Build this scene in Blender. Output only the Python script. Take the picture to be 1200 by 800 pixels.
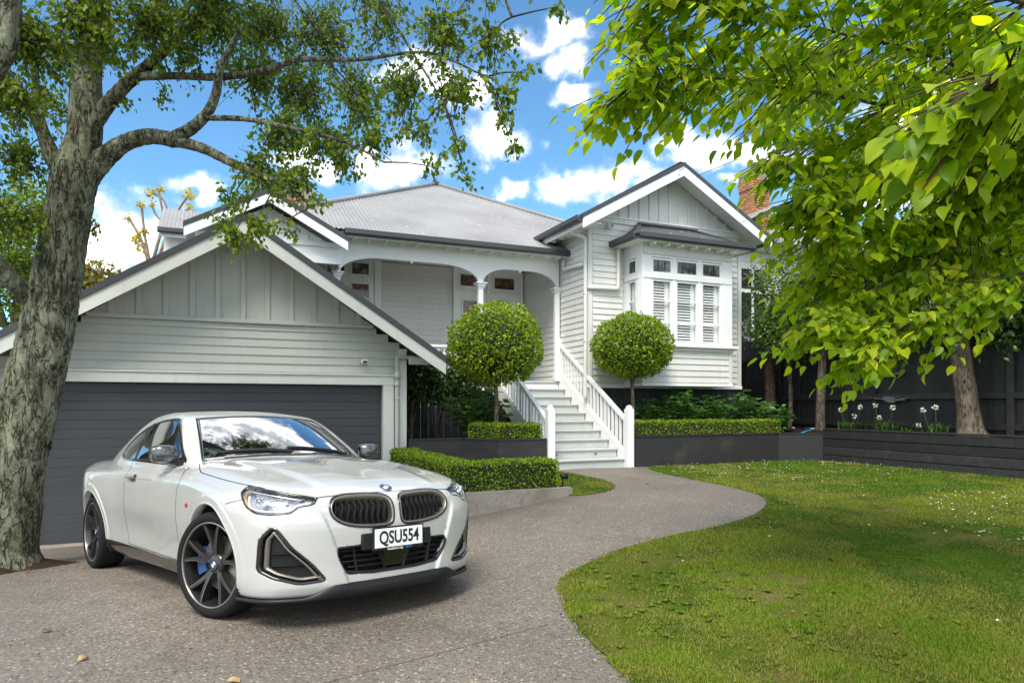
import bpy, math, random
import numpy as np
from mathutils import Vector, Matrix
from mathutils.geometry import delaunay_2d_cdt

random.seed(7); RNG = np.random.default_rng(11)
for _o in list(bpy.data.objects): bpy.data.objects.remove(_o)
SC = bpy.context.scene
COL = SC.collection
R = math.radians
PI = math.pi

# ---------------------------------------------------------------- camera
CAMZ = 1.40
cam = bpy.data.cameras.new('camera'); camo = bpy.data.objects.new('camera', cam); COL.objects.link(camo)
camo.location = (0, 0, CAMZ); camo.rotation_euler = (R(90), 0, 0)
cam.sensor_width = 36; cam.lens = 24; cam.shift_y = 75 / 1200
cam.clip_start = .05; cam.clip_end = 2000
SC.camera = camo
# ---------------------------------------------------------------- light
SUN_EL, SUN_AZ = R(55), R(193)           # azimuth clockwise from +Y (north)
EXPOSURE = 1.70
SKY_STRENGTH = .074
sun = bpy.data.lights.new('sun', 'SUN'); suno = bpy.data.objects.new('sun', sun); COL.objects.link(suno)
sun.energy = 1.5; sun.angle = R(24); sun.color = (1, .93, .80)
sd = Vector((math.sin(SUN_AZ) * math.cos(SUN_EL), math.cos(SUN_AZ) * math.cos(SUN_EL), math.sin(SUN_EL)))
suno.rotation_euler = sd.to_track_quat('Z', 'Y').to_euler(); suno.location = (0, -5, 30)
SC.view_settings.view_transform = 'Standard'; SC.view_settings.look = 'None'
SC.view_settings.exposure = EXPOSURE; SC.view_settings.gamma = 1
SC.cycles.use_denoising = True
SC.cycles.max_bounces = 8; SC.cycles.transparent_max_bounces = 12; SC.cycles.diffuse_bounces = 4
SC.cycles.sample_clamp_indirect = 8

class NT:
    """short-hand for node trees"""
    def __init__(s, tree): s.t = tree; s.n = tree.nodes; s.l = tree.links
    def new(s, typ, **kw):
        nd = s.n.new(typ)
        for k, v in kw.items():
            if k == 'ins':
                for i, val in v.items():
                    if isinstance(val, bpy.types.NodeSocket): s.l.new(val, nd.inputs[i])
                    else: nd.inputs[i].default_value = val
            else: setattr(nd, k, v)
        return nd
    def math(s, op, a, b=None, c=None, clamp=False):
        ins = {0: a}
        if b is not None: ins[1] = b
        if c is not None: ins[2] = c
        return s.new('ShaderNodeMath', operation=op, use_clamp=clamp, ins=ins).outputs[0]
    def noise(s, vec, scale, detail=4, rough=.55, out=0, dist=0):
        return s.new('ShaderNodeTexNoise', ins={'Vector': vec, 'Scale': scale, 'Detail': detail, 'Roughness': rough, 'Distortion': dist}).outputs[out]
    def ramp(s, fac, stops, interp='LINEAR'):
        nd = s.new('ShaderNodeValToRGB', ins={0: fac}); cr = nd.color_ramp; cr.interpolation = interp
        while len(cr.elements) > 1: cr.elements.remove(cr.elements[-1])
        for i, (p, c) in enumerate(stops):
            e = cr.elements[0] if i == 0 else cr.elements.new(p)
            e.position = p; e.color = (*c, 1) if len(c) == 3 else c
        return nd.outputs[0]
    def mix(s, fac, a, b, blend='MIX'):
        nd = s.new('ShaderNodeMix', data_type='RGBA', blend_type=blend)
        for i, val in ((0, fac), (6, a), (7, b)):
            if isinstance(val, bpy.types.NodeSocket): s.l.new(val, nd.inputs[i])
            else: nd.inputs[i].default_value = (*val, 1) if isinstance(val, tuple) and len(val) == 3 else val
        return nd.outputs[2]
    def maprange(s, v, a, b, c=0, d=1, smooth=False):
        return s.new('ShaderNodeMapRange', interpolation_type='SMOOTHSTEP' if smooth else 'LINEAR', ins={0: v, 1: a, 2: b, 3: c, 4: d}).outputs[0]

# ---------------------------------------------------------------- sky with cumulus
world = bpy.data.worlds.new('World'); SC.world = world; world.use_nodes = True
w = NT(world.node_tree); w.n.clear()
sky = w.new('ShaderNodeTexSky', sky_type='NISHITA'); sky.sun_disc = False
sky.sun_elevation = SUN_EL; sky.sun_rotation = SUN_AZ; sky.altitude = 40; sky.air_density = 1.0; sky.dust_density = .15; sky.ozone_density = 3.0
gen = w.new('ShaderNodeTexCoord').outputs['Generated']
def dirpx(px, py):
    v_ = Vector(((px - 600) / 800, 1, (475 - py) / 800)); return v_.normalized()
# (direction, half width, half height) of the single clouds, as angles
CL = [(dirpx(705, 214), .098, .034), (dirpx(672, 228), .055, .02), (dirpx(742, 203), .045, .028), (dirpx(603, 221), .032, .018),
      (dirpx(655, 78), .038, .035), (dirpx(640, 40), .06, .02), (dirpx(672, 122), .04, .013), (dirpx(580, 157), .055, .03),
      (dirpx(845, 178), .09, .03), (dirpx(905, 185), .05, .022), (dirpx(855, 222), .022, .014), (dirpx(455, 190), .075, .032), (dirpx(505, 100), .075, .03),
      (dirpx(150, 262), .09, .035), (dirpx(110, 292), .11, .035), (dirpx(225, 222), .045, .02), (dirpx(360, 195), .06, .02), (dirpx(545, 112), .05, .03),
      (dirpx(1110, 120), .12, .05), (dirpx(1010, 240), .08, .03)]
warp = w.new('ShaderNodeTexNoise', ins={'Vector': gen, 'Scale': 9.0, 'Detail': 3, 'Roughness': .6})
wv = w.new('ShaderNodeVectorMath', operation='SUBTRACT', ins={0: warp.outputs[1], 1: (.5, .5, .5)}).outputs[0]
wv = w.new('ShaderNodeVectorMath', operation='SCALE', ins={0: wv, 3: .12}).outputs[0]
gd = w.new('ShaderNodeVectorMath', operation='ADD', ins={0: gen, 1: wv}).outputs[0]
field = None
for d_, hw, hh in CL:
    sub = w.new('ShaderNodeVectorMath', operation='SUBTRACT', ins={0: gd, 1: d_}).outputs[0]
    scl = w.new('ShaderNodeVectorMath', operation='MULTIPLY', ins={0: sub, 1: (1 / hw, 1 / hw, 1 / hh)}).outputs[0]
    ln = w.new('ShaderNodeVectorMath', operation='LENGTH', ins={0: scl}).outputs['Value']
    m_ = w.math('SUBTRACT', 1.0, ln)
    field = m_ if field is None else w.math('MAXIMUM', field, m_)
# unseen cumulus outside the view, added and thickened to give neutral fill light
sp = w.new('ShaderNodeSeparateXYZ', ins={0: gen})
zz = w.math('ADD', w.math('MAXIMUM', sp.outputs[2], 0.0), .16)
flat = w.new('ShaderNodeCombineXYZ', ins={0: w.math('DIVIDE', sp.outputs[0], zz), 1: w.math('DIVIDE', sp.outputs[1], zz), 2: 3.7}).outputs[0]
nz = w.noise(flat, 1.1, 4, .58)
field2 = w.maprange(nz, .38, .53, -.5, .9)
front = w.math('MULTIPLY', w.math('MULTIPLY', w.maprange(sp.outputs[1], .25, .55), w.maprange(sp.outputs[2], .64, .52)), -1.5)       # the single clouds own the low part ahead
field = w.math('MAXIMUM', field, w.math('ADD', field2, front))
fine = w.noise(gen, 38, 5, .62)
edge = w.math('ADD', field, w.math('MULTIPLY', w.math('SUBTRACT', fine, .5), 1.5))
mask = w.math('POWER', w.maprange(edge, -.22, .62, 0, 1), 2.6)
mask = w.math('MULTIPLY', mask, w.maprange(sp.outputs[2], -.02, .04))
soft = w.noise(gen, 11, 3, .55)
ccol = w.ramp(soft, [(.30, (3.7, 3.9, 4.3)), (.44, (5.6, 5.8, 6.2)), (.56, (11.5, 11.5, 11.5)), (.68, (15., 14.8, 14.5))])
blue = w.mix(1.0, sky.outputs[0], (.60, .88, .95), 'MULTIPLY')       # clear, deep-blue air
skyc = w.mix(mask, blue, ccol)
bg = w.new('ShaderNodeBackground', ins={0: skyc, 1: SKY_STRENGTH})
w.l.new(bg.outputs[0], w.new('ShaderNodeOutputWorld').inputs[0])

# ---------------------------------------------------------------- mesh helpers
def link(o, parent=None):
    COL.objects.link(o)
    if parent is not None: o.parent = parent
    return o
def mesh_np(V, faces, mat=None, smooth=False, normals=None, attr=None):
    """mesh data from numpy arrays; faces = list of (m,k) index arrays"""
    V = np.asarray(V, np.float32); me = bpy.data.meshes.new('m')
    faces = [np.asarray(f, np.int32) for f in faces if len(f)]
    me.vertices.add(len(V)); me.vertices.foreach_set('co', V.ravel())
    nl = sum(f.size for f in faces); npoly = sum(len(f) for f in faces)
    me.loops.add(nl); me.loops.foreach_set('vertex_index', np.concatenate([f.ravel() for f in faces]))
    tot = np.concatenate([np.full(len(f), f.shape[1], np.int32) for f in faces])
    st = np.concatenate([[0], np.cumsum(tot)[:-1]]).astype(np.int32)
    me.polygons.add(npoly); me.polygons.foreach_set('loop_start', st); me.polygons.foreach_set('loop_total', tot)
    me.polygons.foreach_set('use_smooth', np.full(npoly, bool(smooth)))
    if mat is not None: me.materials.append(mat)
    me.update(calc_edges=True); me.validate()
    if attr is not None:
        for k, v in attr.items():
            a = me.attributes.new(k, 'FLOAT', 'POINT'); a.data.foreach_set('value', np.asarray(v, np.float32))
    if normals is not None: me.normals_split_custom_set_from_vertices(np.asarray(normals, np.float32))
    return me
def newobj(name, me, parent=None): return link(bpy.data.objects.new(name, me), parent)
def empty(name, loc=(0, 0, 0), rz=0, parent=None):
    o = bpy.data.objects.new(name, None); o.empty_display_size = .2; link(o, parent); o.location = loc; o.rotation_euler = (0, 0, rz); return o
def tag(o, label=None, cat=None, group=None, kind=None):
    if label: o['label'] = label
    if cat: o['category'] = cat
    if group: o['group'] = group
    if kind: o['kind'] = kind
    return o
def catmull(P, n=8, closed=False):
    P = np.asarray(P, float)
    if closed: Q = np.vstack([P[-1], P, P[0], P[1]])
    else: Q = np.vstack([2 * P[0] - P[1], P, 2 * P[-1] - P[-2]])
    out = []
    for i in range(1, len(Q) - 2):
        t = np.linspace(0, 1, n, endpoint=False)[:, None]
        a, b, c, d = Q[i-1], Q[i], Q[i+1], Q[i+2]
        out.append(.5 * ((2*b) + (c-a)*t + (2*a-5*b+4*c-d)*t**2 + (3*b-a-3*c+d)*t**3))
    if not closed: out.append(P[-1:])
    return np.vstack(out)
class MB:
    """collects shapes, builds ONE mesh object"""
    def __init__(s): s.V = []; s.F = []; s.n = 0
    def add(s, V, F):
        V = np.asarray(V, float); s.V.append(V)
        for f in F: s.F.append([i + s.n for i in f])
        s.n += len(V); return s
    def box(s, x0, x1, y0, y1, z0, z1):
        return s.add([(x0,y0,z0),(x1,y0,z0),(x1,y1,z0),(x0,y1,z0),(x0,y0,z1),(x1,y0,z1),(x1,y1,z1),(x0,y1,z1)],
                     [(0,3,2,1),(4,5,6,7),(0,1,5,4),(1,2,6,5),(2,3,7,6),(3,0,4,7)])
    def cbox(s, x0, x1, y0, y1, z0, z1, c=.004):
        """chamfered box, 44 triangles"""
        V = []; idx = {}
        lo = (x0, y0, z0); hi = (x1, y1, z1)
        for sx in (0, 1):
            for sy in (0, 1):
                for sz in (0, 1):
                    sg = (sx, sy, sz)
                    for ax in range(3):
                        p = [(hi[k] if sg[k] else lo[k]) if k == ax else ((hi[k] - c) if sg[k] else (lo[k] + c)) for k in range(3)]
                        idx[(sx, sy, sz, ax)] = len(V); V.append(p)
        F = []
        def q(*k): F.append([idx[i] for i in k])
        for ax in range(3):
            b, d = [(1, 2), (2, 0), (0, 1)][ax]
            for sg in (0, 1):
                ring = []
                for (i, j) in ((0, 0), (1, 0), (1, 1), (0, 1)):
                    k = [0, 0, 0]; k[ax] = sg; k[b] = i; k[d] = j; ring.append((*k, ax))
                q(*(ring if sg else ring[::-1]))
        for ax in range(3):                       # edges running along ax
            b, d = [(1, 2), (2, 0), (0, 1)][ax]
            for i in (0, 1):
                for j in (0, 1):
                    k0 = [0, 0, 0]; k1 = [0, 0, 0]; k1[ax] = 1; k0[b] = k1[b] = i; k0[d] = k1[d] = j
                    r = [(*k0, b), (*k1, b), (*k1, d), (*k0, d)]
                    q(*(r if (i == j) == False else r[::-1]))
        for sx in (0, 1):
            for sy in (0, 1):
                for sz in (0, 1):
                    r = [(sx, sy, sz, 0), (sx, sy, sz, 1), (sx, sy, sz, 2)]
                    q(*(r if (sx + sy + sz) % 2 else r[::-1]))
        return s.add(V, F)
    def prism(s, poly, f0, f1):
        """poly 2-D, f0/f1 map (a,b) -> 3-D point for the two ends"""
        n = len(poly); V = [f0(*p) for p in poly] + [f1(*p) for p in poly]
        F = [list(range(n))[::-1], list(range(n, 2*n))] + [(i, (i+1) % n, n + (i+1) % n, n + i) for i in range(n)]
        return s.add(V, F)
    def tube(s, P, r, sides=8, cap=True):
        P = np.asarray(P, float); n = len(P); r = np.broadcast_to(np.asarray(r, float), (n,))
        T = np.gradient(P, axis=0); T /= np.linalg.norm(T, axis=1)[:, None] + 1e-12
        up = np.array([0, 0, 1.]) if abs(T[0][2]) < .9 else np.array([1., 0, 0])
        u = np.cross(up, T[0]); u /= np.linalg.norm(u); V = []
        ang = np.arange(sides) * 2 * PI / sides
        for i in range(n):
            u = u - T[i] * (u @ T[i]); u /= np.linalg.norm(u) + 1e-12; v = np.cross(T[i], u)
            V.append(P[i] + r[i] * (np.cos(ang)[:, None] * u + np.sin(ang)[:, None] * v))
        V = np.vstack(V); F = []
        for i in range(n - 1):
            for k in range(sides):
                a, b = i * sides + k, i * sides + (k + 1) % sides
                F.append((a, b, b + sides, a + sides))
        if cap: F += [tuple(range(sides))[::-1], tuple((n-1) * sides + k for k in range(sides))]
        return s.add(V, F)
    def lathe(s, prof, sides=24, axis='z', c=(0, 0, 0)):
        """prof = [(r, h)...] turned round an axis"""
        V = []; n = len(prof)
        for r, h in prof:
            for k in range(sides):
                t = 2 * PI * k / sides; a, b = r * math.cos(t), r * math.sin(t)
                p = (a, b, h) if axis == 'z' else ((a, h, -b) if axis == 'y' else (h, a, b))
                V.append((p[0] + c[0], p[1] + c[1], p[2] + c[2]))
        F = [(i*sides+k, i*sides+(k+1) % sides, (i+1)*sides+(k+1) % sides, (i+1)*sides+k) for i in range(n-1) for k in range(sides)]
        return s.add(V, F)
    def build(s, name, mat, parent=None, smooth=False, loc=None, rz=0):
        V = np.vstack(s.V); by = {}
        for f in s.F: by.setdefault(len(f), []).append(f)
        o = newobj(name, mesh_np(V, list(by.values()), mat, smooth), parent)
        if loc is not None: o.location = loc
        if rz: o.rotation_euler = (0, 0, rz)
        return o
def auto_smooth(o, ang=35):
    """smooth faces, sharp edges over an angle"""
    me = o.data; me.polygons.foreach_set('use_smooth', np.ones(len(me.polygons), bool))
    me.set_sharp_from_angle(angle=R(ang)); return o

# ---------------------------------------------------------------- material helpers
MATS = {}
def mat(name, col, rough=.6, metal=0., spec=.5, coat=0., var=0., vscale=3., bump=0., bscale=40., col2=None, mixscale=2., mixrange=(.45, .6), trans=0., island=0., coords='Object'):
    """procedural principled material with colour variation, a second mottled colour and fine relief"""
    if name in MATS: return MATS[name]
    m = bpy.data.materials.new(name); m.use_nodes = True; MATS[name] = m
    t = NT(m.node_tree); p = t.n['Principled BSDF']
    vec = t.new('ShaderNodeTexCoord').outputs[coords]
    c = t.new('ShaderNodeRGB'); c.outputs[0].default_value = (*col, 1); c = c.outputs[0]
    if col2 is not None:
        c = t.mix(t.maprange(t.noise(vec, mixscale, 6, .6), *mixrange), c, (*col2, 1))
    if var:
        f = t.maprange(t.noise(vec, vscale, 5, .6), .3, .7, 1 - var, 1 + var)
        c = t.mix(1.0, c, t.new('ShaderNodeCombineColor', ins={0: f, 1: f, 2: f}).outputs[0], 'MULTIPLY')
    if island:
        oi = t.new('ShaderNodeObjectInfo').outputs['Random']
        f = t.maprange(oi, 0, 1, 1 - island, 1 + island)
        c = t.mix(1.0, c, t.new('ShaderNodeCombineColor', ins={0: f, 1: f, 2: f}).outputs[0], 'MULTIPLY')
    t.l.new(c, p.inputs['Base Color'])
    p.inputs['Roughness'].default_value = rough; p.inputs['Metallic'].default_value = metal
    p.inputs['Specular IOR Level'].default_value = spec; p.inputs['Coat Weight'].default_value = coat; p.inputs['Coat Roughness'].default_value = .03
    if bump:
        b = t.new('ShaderNodeBump', ins={'Strength': bump, 'Distance': .01, 'Height': t.noise(vec, bscale, 6, .65)})
        t.l.new(b.outputs[0], p.inputs['Normal'])
    return m
def emis(name, col, st):
    m = bpy.data.materials.new(name); m.use_nodes = True; p = m.node_tree.nodes['Principled BSDF']
    p.inputs['Base Color'].default_value = (*col, 1); p.inputs['Emission Color'].default_value = (*col, 1); p.inputs['Emission Strength'].default_value = st; return m
def glass(name, tint=(.8, .85, .83), rough=.0, alpha=.35, ior=1.5, gain=1.7):
    """thin pane: mirror-like reflection over a tinted see-through"""
    m = bpy.data.materials.new(name); m.use_nodes = True; t = NT(m.node_tree); t.n.clear()
    ge = t.new('ShaderNodeNewGeometry')
    cs = t.math('ABSOLUTE', t.new('ShaderNodeVectorMath', operation='DOT_PRODUCT', ins={0: ge.outputs['Incoming'], 1: ge.outputs['Normal']}).outputs['Value'])
    f0 = ((ior - 1) / (ior + 1))**2
    fr = t.math('ADD', f0, t.math('MULTIPLY', 1 - f0, t.math('POWER', t.math('SUBTRACT', 1.0, cs, clamp=True), 5.0)))
    gl = t.new('ShaderNodeBsdfGlossy', ins={0: (1, 1, 1, 1), 1: rough})
    tr = t.new('ShaderNodeBsdfTransparent', ins={0: (*[c * alpha for c in tint], 1)})
    f2 = t.math('MULTIPLY', fr, gain, clamp=True)
    mx = t.new('ShaderNodeMixShader', ins={0: f2, 1: tr.outputs[0], 2: gl.outputs[0]})
    t.l.new(mx.outputs[0], t.new('ShaderNodeOutputMaterial').inputs[0]); return m
def leafmat(name, stops, rough=.45, transl=.35, tcol=1.35, spec=.4):
    """leaf colours picked by the per-leaf attribute 'rnd'; thin-leaf translucency"""
    m = bpy.data.materials.new(name); m.use_nodes = True; t = NT(m.node_tree); p = t.n['Principled BSDF']
    a = t.new('ShaderNodeAttribute', attribute_name='rnd').outputs['Fac']
    oi = t.new('ShaderNodeObjectInfo').outputs['Random']
    a = t.math('FRACT', t.math('ADD', a, t.math('MULTIPLY', oi, .999)))
    c = t.ramp(a, stops)
    t.l.new(c, p.inputs['Base Color']); p.inputs['Roughness'].default_value = rough; p.inputs['Specular IOR Level'].default_value = spec
    tc = t.mix(1.0, c, (1.25 * tcol, 1.35 * tcol, .45 * tcol, 1), 'MULTIPLY')
    tl = t.new('ShaderNodeBsdfTranslucent', ins={0: tc})
    mx = t.new('ShaderNodeMixShader', ins={0: transl, 1: p.outputs[0], 2: tl.outputs[0]})
    t.l.new(mx.outputs[0], t.n['Material Output'].inputs[0]); return m
# ---------------------------------------------------------------- car body as a distance field
def spl(xs, ys, n=3000):
    """smooth monotone cubic through the points -> fast callable"""
    xs = np.array(xs, float); ys = np.array(ys, float)
    if xs[0] > xs[-1]: xs, ys = xs[::-1], ys[::-1]
    h = np.diff(xs); d = np.diff(ys) / h
    m = np.zeros_like(xs); m[0] = d[0]; m[-1] = d[-1]
    for i in range(1, len(xs) - 1):
        if d[i-1] * d[i] > 0:
            w1, w2 = 2*h[i] + h[i-1], h[i] + 2*h[i-1]
            m[i] = (w1 + w2) / (w1 / d[i-1] + w2 / d[i])
    q = np.linspace(xs[0], xs[-1], n); k = np.clip(np.searchsorted(xs, q) - 1, 0, len(h) - 1)
    t = (q - xs[k]) / h[k]
    v = (2*t**3-3*t**2+1)*ys[k] + (t**3-2*t**2+t)*h[k]*m[k] + (-2*t**3+3*t**2)*ys[k+1] + (t**3-t**2)*h[k]*m[k+1]
    ker = np.ones(41) / 41; vp = np.pad(v, 20, mode='edge'); 
    vp[:20] = v[0] - (v[1] - v[0]) * np.arange(20, 0, -1); vp[-20:] = v[-1] + (v[-1] - v[-2]) * np.arange(1, 21)
    v = np.convolve(vp, ker, 'valid')
    return lambda x: np.interp(x, q, v)

def smax(a, b, k):
    h = np.clip(.5 + .5 * (a - b) / k, 0, 1)
    return b + (a - b) * h + k * h * (1 - h)
def smin(a, b, k): return -smax(-a, -b, k)
def sstep(a, b, x):
    t = np.clip((x - a) / (b - a), 0, 1); return t * t * (3 - 2 * t)

def poly_sdf(P, x, y):
    """signed distance to a closed 2-D polygon (negative inside)"""
    P = np.array(P, float); d = None; s = None
    x = np.asarray(x, float); y = np.asarray(y, float)
    inside = np.zeros(np.broadcast(x, y).shape, bool); d = np.full(inside.shape, 1e9)
    for i in range(len(P)):
        a, b = P[i], P[(i + 1) % len(P)]
        ex, ey = b - a; wx, wy = x - a[0], y - a[1]
        t = np.clip((wx * ex + wy * ey) / (ex * ex + ey * ey), 0, 1)
        d = np.minimum(d, (wx - ex * t)**2 + (wy - ey * t)**2)
        c = ((a[1] > y) != (b[1] > y)) & (x < (b[0] - a[0]) * (y - a[1]) / (b[1] - a[1] if b[1] != a[1] else 1e-9) + a[0])
        inside ^= c
    d = np.sqrt(d)
    return np.where(inside, -d, d)

AXF, AXR, TYRE = 1.42, -1.37, .331          # front axle, rear axle, tyre radius
c_W = spl([-2.40,-2.30,-2.15,-2.0,-1.7,-1.37,-1.0,-.6,0,.6,1.0,1.37,1.7,1.9,2.05,2.15,2.3],
          [.60,.69,.79,.845,.893,.915,.902,.884,.878,.882,.893,.905,.905,.893,.868,.835,.72])
c_I = spl([.05,.12,.2,.28,.36,.5,.62,.72,.80,.865,.915,.955,.995,1.045,1.22],
          [.2,.12,.062,.034,.022,.008,.0,-.001,.0,.008,.026,.056,.10,.17,.5])
c_F = spl([.02,.12,.18,.24,.34,.46,.56,.66,.72,.758,.795,.835,.885],
          [2.05,2.13,2.175,2.185,2.19,2.20,2.205,2.195,2.172,2.142,2.09,1.99,1.80])
c_FS = spl([0,.2,.4,.55,.65,.72,.78,.84,.9,1.1], [0,.006,.034,.078,.125,.17,.225,.30,.43,1.0])
c_R = spl([.05,.2,.35,.5,.7,.88,.97,1.03,1.08,1.2], [-2.06,-2.16,-2.24,-2.26,-2.28,-2.27,-2.28,-2.29,-2.28,-2.16])
c_H = spl([2.35,2.2,2.12,2.0,1.8,1.5,1.2,.9,.6,.3,-1.2,-1.45,-1.6,-1.8,-2.0,-2.25,-2.4],
          [.66,.737,.772,.812,.860,.912,.952,.978,.988,.990,.992,.996,1.002,1.006,1.004,.99,.97])
c_G = spl([1.15,.94,.85,.66,.48,.34,.22,.09,-.10,-.38,-.65,-.9,-1.15,-1.4,-1.62,-1.8,-2.0],
          [.82,.945,1.0,1.118,1.220,1.293,1.346,1.378,1.402,1.415,1.405,1.36,1.282,1.18,1.085,1.01,.93])
c_GN = spl([1.0,.7,.4,.1,-.4,-.9,-1.3,-1.6,-1.9], [.10,.055,.02,.0,.0,.015,.05,.10,.18])
def hood(x, a):
    T = c_H(x) - .012 * (a / .5)**2 - .075 * sstep(.62, .98, a)
    f = sstep(.55, .9, x) * (1 - sstep(1.85, 2.15, x))
    edge = .50 + .10 * sstep(2.1, .7, x)
    T = T + f * .016 * (1 - sstep(edge - .13, edge - .03, a)) - f * .010 * sstep(.02, .24, .24 - a)
    T = T + f * .014 * np.exp(-((a - .74) / .085)**2)          # fender crest
    return T
def body_outer(x, y, z):
    a = np.sqrt(y * y + 1e-6)
    S = c_W(x) - c_I(z)
    S = S - .020 * np.exp(-((x + .1) / .75)**2 * 1.0) * np.exp(-((z - .42) / .15)**2)       # hollow doors
    S = S + .014 * np.exp(-((x + 1.35) / .45)**2) * np.exp(-((z - .70) / .13)**2)           # rear haunch
    rf = np.sqrt((x - AXF)**2 + (z - .338)**2); rr = np.sqrt((x - AXR)**2 + (z - .338)**2)
    lip = (1 - sstep(.428, .442, rf)) + (1 - sstep(.428, .442, rr))
    S = S + lip * .007 * sstep(.10, .3, z)
    dS = (a - S) * .97
    pod = .020 * sstep(0, .03, a - (.335 + .38 * (z - .27))) * (1 - sstep(.60, .70, z)) * (1 - sstep(.70, .86, a)) * sstep(.16, .24, z)   # corners stand proud of the middle
    dF = (x - (c_F(z) - c_FS(a) + pod)) * .88
    dT = (z - hood(x, a)) * .95
    dR = (c_R(z) + .16 * (a / .88)**3 - x) * .93
    dB = .165 + .10 * sstep(-1.6, -2.3, x) - z
    b = smax(dS, dF, .10); b = smax(b, dT, .055); b = smax(b, dR, .08); b = smax(b, dB, .03)
    # fascia: dropped corner pods that stand forward of the middle valley
    # greenhouse
    sh = .17 * (a / .64)**2 * sstep(-.35, .1, x) - .12 * (a / .6)**2 * sstep(-.7, -1.2, x)
    zt = c_G(x + sh) - .030 * (a / .55)**2
    B = .82 - .43 * (z - .93) - .25 * np.maximum(z - .93, 0)**2 - c_GN(x)
    g = smax((z - zt) * .88, (a - B) * .90, .05)
    g = np.maximum(np.maximum(g, .86 - z), -2.0 - x)
    return smin(b, g, .035), g
# ---------------------------------------------------------------- car: outlines measured in car coordinates (a = |y|)
KIDNEY = [(.030,.70),(.048,.737),(.10,.750),(.25,.757),(.36,.753),(.415,.737),(.441,.697),(.444,.665),(.42,.62),(.35,.585),(.25,.568),(.12,.562),(.055,.567),(.030,.59)]
INTAKE = [(-.402,.449),(.402,.449),(.410,.41),(.375,.345),(.330,.280),(-.330,.280),(-.375,.345),(-.410,.41)]
FANG = [(.800,.474),(.795,.525),(.757,.585),(.735,.574),(.668,.469),(.555,.361),(.478,.266),(.62,.256),(.741,.296),(.801,.339)]
LAMP = [(-.395,.790),(-.420,.822),(-.477,.813),(-.640,.784),(-.850,.746),(-.834,.716),(-.758,.706),(-.705,.668),(-.600,.664),(-.505,.675),(-.445,.712)]   # s = -.6x+.8a
DLO = [(-.88,.997),(-1.03,1.04),(-1.035,1.085),(-.92,1.185),(-.71,1.267),(-.41,1.312),(-.15,1.321),(.01,1.313),(.085,1.283),(.25,1.180),(.40,1.075),(.60,.948),(.55,.945),(.255,.962),(-.36,.985)]
def chaikin(P, it=2, r=.25):
    P = np.asarray(P, float)
    for _ in range(it):
        Q = np.roll(P, -1, 0); P = np.stack([(1-r)*P + r*Q, r*P + (1-r)*Q], 1).reshape(-1, 2)
    return P
def resample(P, n):
    C = np.vstack([P, P[:1]]); d = np.r_[0, np.cumsum(np.linalg.norm(np.diff(C, axis=0), axis=1))]
    t = np.linspace(0, d[-1], n, endpoint=False); return np.stack([np.interp(t, d, C[:, k]) for k in (0, 1)], 1)
def ccw(P):
    x, y = P[:, 0], P[:, 1]; return P if (x * np.roll(y, -1) - y * np.roll(x, -1)).sum() > 0 else P[::-1]
def inset(P, d):
    P = ccw(np.asarray(P, float)); T = np.roll(P, -1, 0) - np.roll(P, 1, 0); T /= np.linalg.norm(T, axis=1)[:, None] + 1e-9
    return P + d * np.stack([-T[:, 1], T[:, 0]], 1)
def wind_x(X0, a): return X0 - .17 * (a / .64)**2
def car_sdf(x, y, z):
    d, g = body_outer(x, y, z); o = d
    a = np.abs(y)
    fx = 1.45 - x
    for P, dep in ((KIDNEY, .072), (FANG, .068)):
        d = np.maximum(d, -np.maximum(np.maximum(poly_sdf(P, a, z), -(o + dep)), fx))
    d = np.maximum(d, -np.maximum(np.maximum(poly_sdf(INTAKE, y, z), -(o + .10)), fx))
    s = -.6 * x + .8 * a
    if np.ndim(x) == 3:
        i0 = np.searchsorted(x[:, 0, 0], 1.5); L = np.full(d.shape, 9.)
        L[i0:] = poly_sdf(LAMP, s[i0:], z)
    else: L = poly_sdf(LAMP, s, z)
    d = np.maximum(d, -np.maximum(np.maximum(L, -(o + .042)), 1.5 - x))
    for ax in (AXF, AXR):
        r = np.sqrt((x - ax)**2 + (z - .338)**2)
        d = np.maximum(d, -np.maximum(r - .375, .54 - a))
    cab = np.maximum.reduce(np.broadcast_arrays(a - .70, .40 - z, x - .62, -1.20 - x, z - 1.02))
    cav = np.minimum(np.maximum(g + .035, .93 - z), cab)
    cav = np.maximum(cav, o + .03)
    d = np.maximum(d, -cav)
    Bs = .82 - .43 * (z - .93) - .25 * np.maximum(z - .93, 0)**2 - c_GN(x)
    d = np.maximum(d, -np.maximum(np.maximum(poly_sdf(DLO, x, z) + .012, Bs - .075 - a), .93 - z))
    xe = x + .17 * (a / .64)**2
    ws = np.maximum.reduce(np.broadcast_arrays(xe - .80, .265 - xe, a - (.640 - .140 * np.clip((.83 - xe) / .60, 0, 1)), .95 - z))
    d = np.maximum(d, -np.maximum(ws, -(g + .09)))
    rw = np.maximum.reduce(np.broadcast_arrays(x - .12 * (a / .6)**2 + .95, -1.62 - x + .12 * (a / .6)**2, a - .50, 1.0 - z))
    d = np.maximum(d, -np.maximum(rw, -(g + .09)))
    return d
def grad(f, P, e=1.5e-3):
    G = np.stack([f(*(P + np.eye(3)[k] * e).T) - f(*(P - np.eye(3)[k] * e).T) for k in range(3)], 1) / (2 * e)
    return G
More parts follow.
